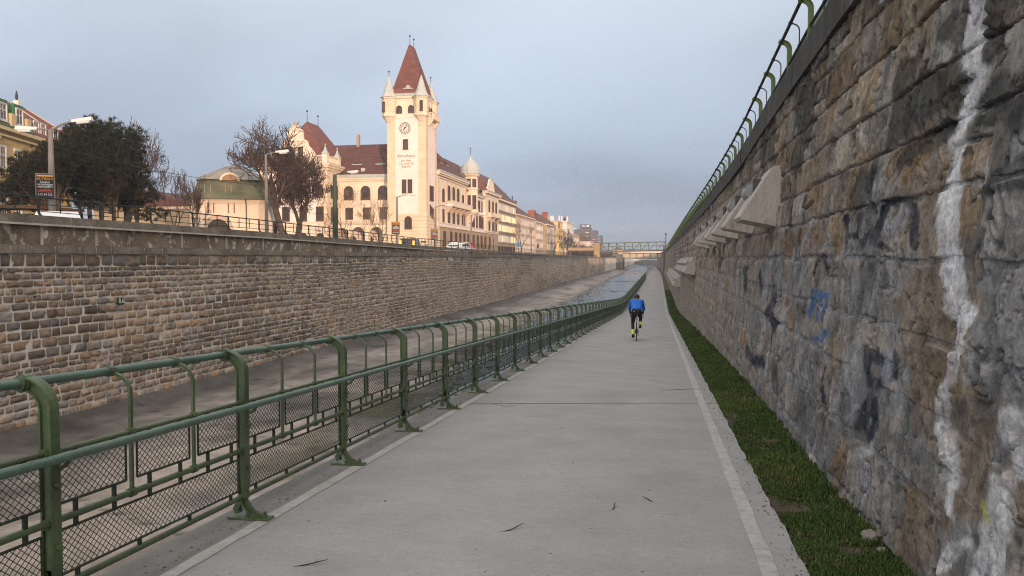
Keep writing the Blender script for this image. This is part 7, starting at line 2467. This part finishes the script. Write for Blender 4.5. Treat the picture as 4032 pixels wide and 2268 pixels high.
twig_on_path('bent twig on the concrete near the bottom centre of the path', -.97, 5.05, .20, rad(25))
twig_on_path('short twig lying at the lower left of the path', -1.98, 4.12, .20, rad(30), .08)
twig_on_path('curled twig right of the middle of the path', -.32, 5.7, .13, rad(50))
twig_on_path('tiny hooked twig between the curled twig and the right line', -.07, 5.95, .07, rad(100), .5)
twig_on_path('small twig beside the right edge line near the camera', .58, 4.05, .09, rad(-10))
twig_on_path('forked twig just inside the grass edge near the camera', .80, 4.02, .12, rad(40))
twig_on_path('long thin twig lying across the right edge line beyond the joint', .36, 12.9, .75, rad(8), .05)
M('bird_white', (.7, .7, .7), .6, .1, 4, 0)
# ------------------------------------------------------------------ the cyclist riding away, and the bicycle
M('tyre', (.018, .018, .018), .8, .1, 5, 0); M('rim_dark', (.03, .03, .03), .4, .1, 5, 0); M('frame_white', (.70, .69, .67), .35, .04, 5, 0, coat=.4)
M('metal_dark', (.05, .05, .05), .4, .1, 5, 0, metal=.7); M('saddle_black', (.015, .015, .016), .6, .1, 5, 0)
M('jacket_blue', (.010, .125, .52), .65, .10, 6, .25, 30, bdist=.01); M('jacket_dark', (.008, .055, .27), .65, .1, 6, .25, 30, bdist=.01)
M('tights_black', (.010, .010, .013), .75, .1, 6, .15, 30); M('glove_black', (.012, .012, .013), .8, .1, 6, 0); M('neon', (.62, .78, .02), .55, .05, 6, 0)
M('skin', (.52, .30, .21), .55, .08, 9, 0); M('hair', (.05, .03, .02), .7, .1, 9, 0); M('helmet_black', (.014, .014, .015), .35, .1, 6, 0, spec=.6); M('reflective', (.62, .66, .60), .3, .02, 6, 0)
CX_, CY_ = -.715, 26.30
CZ_ = float(pz(CY_))
TILT = -math.atan(S)


def place(root):
    root.rotation_euler = (TILT, 0, rad(1.5))


def child(nm, me, mat, par):
    o = bpy.data.objects.new(nm, me); COL.objects.link(o); o.parent = par
    if mat and len(me.materials) == 0: me.materials.append(MATS[mat])
    return o


bike = thing('bicycle', 'white and black racing bicycle ridden away along the path', 'bicycle', (CX_, CY_, CZ_))
place(bike)
WR = .335
for hy in (-.50, .49):
    mb = MB()
    n, m_ = 36, 8
    V = []; F = []
    for i in range(n):
        a = 2 * math.pi * i / n
        for k in range(m_):
            q = 2 * math.pi * k / m_
            r = WR - .014 + .014 * math.cos(q)
            V.append((.0135 * math.sin(q), hy + r * math.cos(a), WR + r * math.sin(a)))
    for i in range(n):
        for k in range(m_):
            F.append((i * m_ + k, i * m_ + (k + 1) % m_, ((i + 1) % n) * m_ + (k + 1) % m_, ((i + 1) % n) * m_ + k))
    mb.add(V, F); wheel = child('wheel', mb.mesh('tyre', True), 'tyre', bike)
    mb = MB()
    V = []; F = []
    for i in range(n):
        a = 2 * math.pi * i / n
        for (x, r) in ((-.008, WR - .028), (.008, WR - .028), (.006, WR - .058), (-.006, WR - .058)):
            V.append((x, hy + r * math.cos(a), WR + r * math.sin(a)))
    for i in range(n):
        for k in range(4):
            F.append((i * 4 + k, i * 4 + (k + 1) % 4, ((i + 1) % n) * 4 + (k + 1) % 4, ((i + 1) % n) * 4 + k))
    mb.add(V, F); child('rim', mb.mesh('rim'), 'rim_dark', wheel)
    mb = MB()
    for i in range(20):
        a = 2 * math.pi * i / 20
        mb.tube([((.025 if i % 2 else -.025), hy, WR), (0, hy + (WR - .05) * math.cos(a), WR + (WR - .05) * math.sin(a))], .0018, 3, cap=False)
    mb.tube([(-.055, hy, WR), (.055, hy, WR)], .018, 8)
    child('spokes', mb.mesh('spokes'), 'metal_dark', wheel)
SD, BB, HT, HB = (0, -.235, .905), (0, -.075, .27), (0, .36, .86), (0, .40, .74)
mb = MB()
mb.tube([BB, (0, -.215, .80)], .017, 8); mb.tube([(0, -.205, .75), HT], .017, 8); mb.tube([BB, HB], .021, 8); mb.tube([HT, HB], .020, 8)
for sx in (-1, 1):
    mb.tube([(sx * .022, -.075, .275), (sx * .062, -.50, WR)], [.013, .010], 6)
    mb.tube([(sx * .018, -.205, .76), (sx * .045, -.36, .56), (sx * .062, -.50, WR)], [.011, .012, .010], 6)
child('frame', mb.mesh('frame', True), 'frame_white', bike)
mb = MB()
for sx in (-1, 1): mb.tube([(sx * .035, .41, .72), (sx * .045, .44, .55), (sx * .05, .49, WR)], [.014, .013, .009], 6)
child('fork', mb.mesh('fork', True), 'frame_white', bike)
mb = MB(); mb.tube([(0, -.215, .78), SD], .014, 8); child('seat_post', mb.mesh('seat_post'), 'saddle_black', bike)
mb = MB()
sv = [(0, -.38, .935), (-.07, -.37, .93), (-.072, -.30, .925), (-.03, -.22, .92), (-.018, -.12, .915), (.018, -.12, .915), (.03, -.22, .92), (.072, -.30, .925), (.07, -.37, .93)]
mb.add(sv + [(p[0] * .8, p[1], p[2] - .035) for p in sv], [tuple(range(8, -1, -1)), tuple(range(9, 18))] + [(i, (i + 1) % 9, (i + 1) % 9 + 9, i + 9) for i in range(9)])
child('saddle', mb.mesh('saddle', True), 'saddle_black', bike)
mb = MB(); mb.box(-.045, .045, -.36, -.27, .83, .90); child('saddle_bag', mb.mesh('saddle_bag'), 'saddle_black', bike)
mb = MB(); mb.box(-.014, .014, -.265, -.245, .70, .735); child('rear_light', mb.mesh('rear_light'), 'sign_red', bike)
mb = MB()
mb.tube([HT, (0, .43, .90), (0, .46, .90)], .014, 6); mb.tube([(-.20, .46, .90), (.20, .46, .90)], .013, 8)
for sx in (-1, 1): mb.tube([(sx * .20, .46, .90), (sx * .21, .52, .90), (sx * .215, .555, .86), (sx * .218, .54, .80), (sx * .222, .47, .765)], .014, 8)
child('handlebar', mb.mesh('handlebar', True), 'saddle_black', bike)
mb = MB()
for sx in (-1, 1):
    mb.tube([(sx * .212, .53, .895), (sx * .215, .58, .93)], [.018, .014], 8); mb.tube([(sx * .216, .575, .90), (sx * .222, .585, .83), (sx * .225, .56, .78)], .007, 5)
child('brake_lever', mb.mesh('brake_lever', True), 'metal_dark', bike)
CA = rad(62)          # left crank down and slightly back, right crank up
pl = (-.105, -.075 - .17 * math.cos(CA) * .9, .27 - .17 * math.sin(CA)); pr_ = (.105, -.075 + .17 * math.cos(CA) * .9, .27 + .17 * math.sin(CA))
mb = MB()
mb.tube([(-.05, -.075, .27), (-.062, pl[1], pl[2])], .011, 6); mb.tube([(.05, -.075, .27), (.062, pr_[1], pr_[2])], .011, 6); mb.tube([(-.06, -.075, .27), (.06, -.075, .27)], .022, 8)
mb.tube([(.046, -.075, .27), (.050, -.075, .27)], .095, 20)
child('crank', mb.mesh('crank'), 'metal_dark', bike)
for p in (pl, pr_):
    mb = MB(); s_ = 1 if p[0] > 0 else -1; mb.box(min(s_ * .065, s_ * .14), max(s_ * .065, s_ * .14), p[1] - .035, p[1] + .035, p[2] - .012, p[2] + .012); child('pedal', mb.mesh('pedal'), 'saddle_black', bike)
mb = MB(); mb.box(.038, .062, -.53, -.47, .17, .36); mb.tube([(.045, -.50, WR), (.052, -.50, WR)], .05, 14); child('rear_derailleur', mb.mesh('rear_derailleur'), 'metal_dark', bike)

# the rider: one skinned body, clothes worn over it
hipz = .985
J = {'pelvis': (0, -.25, .99), 'waist': (0, -.18, 1.10), 'chest': (0, .02, 1.25), 'neck': (0, .14, 1.345), 'head0': (0, .185, 1.40), 'head': (0, .225, 1.465), 'crown': (0, .225, 1.495),
     'hipL': (-.085, -.235, .955), 'kneeL': (-.125, .02, .60), 'ankL': (-.12, -.185, .205), 'heelL': (-.12, -.23, .155), 'toeL': (-.118, -.06, .115),
     'hipR': (.085, -.235, .955), 'kneeR': (.135, .19, .76), 'ankR': (.125, -.04, .515), 'heelR': (.125, -.085, .475), 'toeR': (.122, .075, .445),
     'shL': (-.175, .085, 1.315), 'elL': (-.235, .20, 1.075), 'wrL': (-.222, .435, .965), 'shR': (.175, .085, 1.315), 'elR': (.24, .20, 1.075), 'wrR': (.222, .435, .965)}


def pt(k):
    return np.array(J[k] if isinstance(k, str) else k, float)


def fused(name, caps, mat, parent, voxel=.012, smooth=5):
    """One closed surface: tapered limbs with round ends, fused into a single skin and relaxed."""
    mb = MB()
    for a, b, ra, rb in caps:
        p, q = pt(a), pt(b)
        d = q - p; L = float(np.linalg.norm(d)) + 1e-6; d = d / L
        pts, rs_ = [], []
        for t in (-.98, -.8, -.5, 0):
            pts.append(tuple(p + d * ra * t)); rs_.append(ra * math.sqrt(1 - t * t))
        for t in (0, .5, .8, .98):
            pts.append(tuple(q + d * rb * t)); rs_.append(rb * math.sqrt(1 - t * t))
        mb.tube(pts, rs_, 14)
    o = child(name, mb.mesh(name, True), mat, parent)
    r = o.modifiers.new('fuse', 'REMESH'); r.mode = 'VOXEL'; r.voxel_size = voxel; r.use_smooth_shade = True
    sm = o.modifiers.new('relax', 'SMOOTH'); sm.iterations = smooth; sm.factor = .5
    return o


person = thing('person', 'cyclist in a bright blue jacket, black tights and neon yellow overshoes riding away', 'person', (CX_, CY_, CZ_))
place(person)
body = [('pelvis', 'waist', .095, .085), ('waist', 'chest', .085, .095), ('chest', 'neck', .085, .052), ('neck', 'head0', .050, .052), ('head0', 'head', .062, .084), ('head', 'crown', .080, .060),
        ((-.10, .06, 1.285), (.10, .06, 1.285), .06, .06)]
for s_ in 'LR':
    body += [('pelvis', 'hip' + s_, .09, .075), ('hip' + s_, 'knee' + s_, .070, .048), ('knee' + s_, 'ank' + s_, .046, .028), ('ank' + s_, 'heel' + s_, .028, .026), ('heel' + s_, 'toe' + s_, .026, .022),
             ('chest', 'sh' + s_, .06, .050), ('sh' + s_, 'el' + s_, .045, .036), ('el' + s_, 'wr' + s_, .034, .024)]
fused('body', body, 'skin', person, .012, 3)
jk_caps = [((-.065, -.215, 1.055), (-.085, .0, 1.225), .108, .112), ((.065, -.215, 1.055), (.085, .0, 1.225), .108, .112), ((0, -.22, 1.06), (0, .0, 1.235), .118, .128),
           ((-.085, .0, 1.225), (-.135, .085, 1.305), .110, .078), ((.085, .0, 1.225), (.135, .085, 1.305), .110, .078), ((-.13, .085, 1.305), (.13, .085, 1.305), .080, .080), ((0, .0, 1.24), (0, .125, 1.335), .11, .066)]
for s_ in 'LR':
    jk_caps += [('sh' + s_, 'el' + s_, .070, .054), ('el' + s_, 'wr' + s_, .053, .038)]
jk = fused('jacket', jk_caps, 'jacket_blue', person, .011, 4)
mb = None
tg = [((-.055, -.262, .975), (.055, -.262, .975), .118, .118), ((-.05, -.235, 1.02), (.05, -.235, 1.02), .108, .108)]
for s_ in 'LR':
    J['shin' + s_] = tuple(pt('ank' + s_) * .66 + pt('knee' + s_) * .34)
    tg += [(tuple(pt('hip' + s_) + np.array((0, -.015, -.01))), 'knee' + s_, .100, .062), ('knee' + s_, 'shin' + s_, .060, .047), (tuple(pt('knee' + s_) * .62 + pt('ank' + s_) * .38 + np.array((0, -.022, 0))), 'shin' + s_, .055, .044)]
fused('tights', tg, 'tights_black', person, .011, 4)
for s_ in 'LR':
    sx = -1 if s_ == 'L' else 1
    an, kn, he, to = pt('ank' + s_), pt('knee' + s_), pt('heel' + s_), pt('toe' + s_)
    fused('overshoe', [(tuple(an * .64 + kn * .36), tuple(an), .052, .044), (tuple(an), tuple((an + he) / 2), .046, .046), (tuple(an), tuple(an * .45 + to * .55 + np.array((0, 0, .01))), .044, .036)], 'neon', person, .010, 3)
    fused('shoe', [(tuple(he + np.array((0, -.004, -.012))), tuple((he + to) / 2 + np.array((0, 0, -.010))), .045, .044), (tuple((he + to) / 2 + np.array((0, 0, -.010))), tuple(to + np.array((0, .015, -.006))), .045, .034), (tuple(he), tuple(he + np.array((0, -.006, .035))), .042, .038)], 'tights_black', person, .010, 3)
    # hand: palm and five fingers closed round the hood of the brake lever
    w = pt('wr' + s_); h_ = np.array((sx * .213, .525, .925))
    caps = [(tuple(w - (h_ - w) * .25), tuple(h_), .038, .036), (tuple(h_ + np.array((sx * .018, .02, 0))), tuple(h_ + np.array((-sx * .014, .02, 0))), .026, .026)]
    for dx, dz, L_ in ((.026, .012, .062), (.010, .018, .072), (-.006, .016, .067), (-.021, .008, .052)):
        a_ = h_ + np.array((sx * dx, .030, dz)); b_ = h_ + np.array((sx * (dx + .003), .030 + L_ * .55, dz - .012)); c_ = h_ + np.array((sx * dx, .030 + L_ * .70, dz - .048))
        caps += [(tuple(a_), tuple(b_), .0105, .0095), (tuple(b_), tuple(c_), .0095, .0085)]
    caps += [(tuple(h_ + np.array((-sx * .022, -.01, .0))), tuple(h_ + np.array((-sx * .040, .022, -.004))), .016, .0115), (tuple(h_ + np.array((-sx * .040, .022, -.004))), tuple(h_ + np.array((-sx * .036, .055, -.018))), .0115, .010)]
    fused('glove', caps, 'glove_black', person, .0045, 2)
# helmet, hair, face
mb = MB()
hc = Vector((0, .222, 1.478))
V = []; F = []
n1_, n2_ = 14, 7
for i in range(n2_ + 1):
    t = (i / n2_) * rad(98)
    for k in range(n1_):
        q = 2 * math.pi * k / n1_
        V.append((hc.x + .098 * math.sin(t) * math.cos(q), hc.y + .130 * math.sin(t) * math.sin(q) - .012, hc.z - .012 + .100 * math.cos(t)))
for i in range(n2_):
    for k in range(n1_):
        if i in (2, 4) and k % 2 == 0: continue                         # vents between the ribs
        F.append((i * n1_ + k, (i + 1) * n1_ + k, (i + 1) * n1_ + (k + 1) % n1_, i * n1_ + (k + 1) % n1_))
me = bpy.data.meshes.new('helmet'); me.from_pydata(V, [], F); me.update()
hl = child('helmet', me, 'helmet_black', person)
sol = hl.modifiers.new('thick', 'SOLIDIFY'); sol.thickness = .018; sol.offset = -1
mb = MB(); mb.ball((0, .205, 1.455), .083, 12, sz=1.05); child('hair', mb.mesh('hair', True), 'hair', person)
mb = MB(); mb.box(-.045, .045, .112, .120, 1.418, 1.427); child('helmet_strap', mb.mesh('helmet_strap'), 'pipe_grey', hl)
for sx in (-1, 1):
    mb = MB(); mb.ball((sx * .084, .215, 1.435), .022, 8, sz=1.4); child('ear', mb.mesh('ear', True), 'skin', person)
    mb = MB(); mb.ball((sx * .03, .312, 1.452), .012, 8); child('eye', mb.mesh('eye', True), 'sign_white', person)
mb = MB(); mb.add([(-.014, .305, 1.445), (.014, .305, 1.445), (0, .302, 1.47), (0, .335, 1.437), (0, .302, 1.425)], [(0, 3, 2), (3, 1, 2), (0, 4, 3), (4, 1, 3)]); child('nose', mb.mesh('nose'), 'skin', person)
mb = MB(); mb.box(-.022, .022, .298, .306, 1.400, 1.406); child('mouth', mb.mesh('mouth'), 'brick_red', person)
# details on the back of the jacket
mb = MB()
def back(u, z):       # a point on the jacket's back
    t = (z - 1.10) / .15
    return (u, -.312 + .182 * t + .55 * u * u, z)
V = [back(-.095, 1.165), back(-.03, 1.172), back(.03, 1.172), back(.095, 1.165), back(.095, 1.150), back(.03, 1.157), back(-.03, 1.157), back(-.095, 1.150)]
child('pocket_seam', MB().add([(a, b - .012, c) for a, b, c in V], [(0, 1, 6, 7), (1, 2, 5, 6), (2, 3, 4, 5)]).mesh('pocket_seam'), 'jacket_dark', jk)
V = [back(-.045, 1.135), back(.045, 1.135), back(.045, 1.124), back(-.045, 1.124)]
child('reflective_strip', MB().add([(a, b - .018, c) for a, b, c in V], [(0, 1, 2, 3)]).mesh('reflective_strip'), 'reflective', jk)
mb = MB(); mb.box(-.098, -.070, -.372, -.362, .965, .993); child('reflective_tab', mb.mesh('reflective_tab'), 'reflective', person)

# ------------------------------------------------------------------ long rows of look-alike pieces carry no labels; nothing else to finish
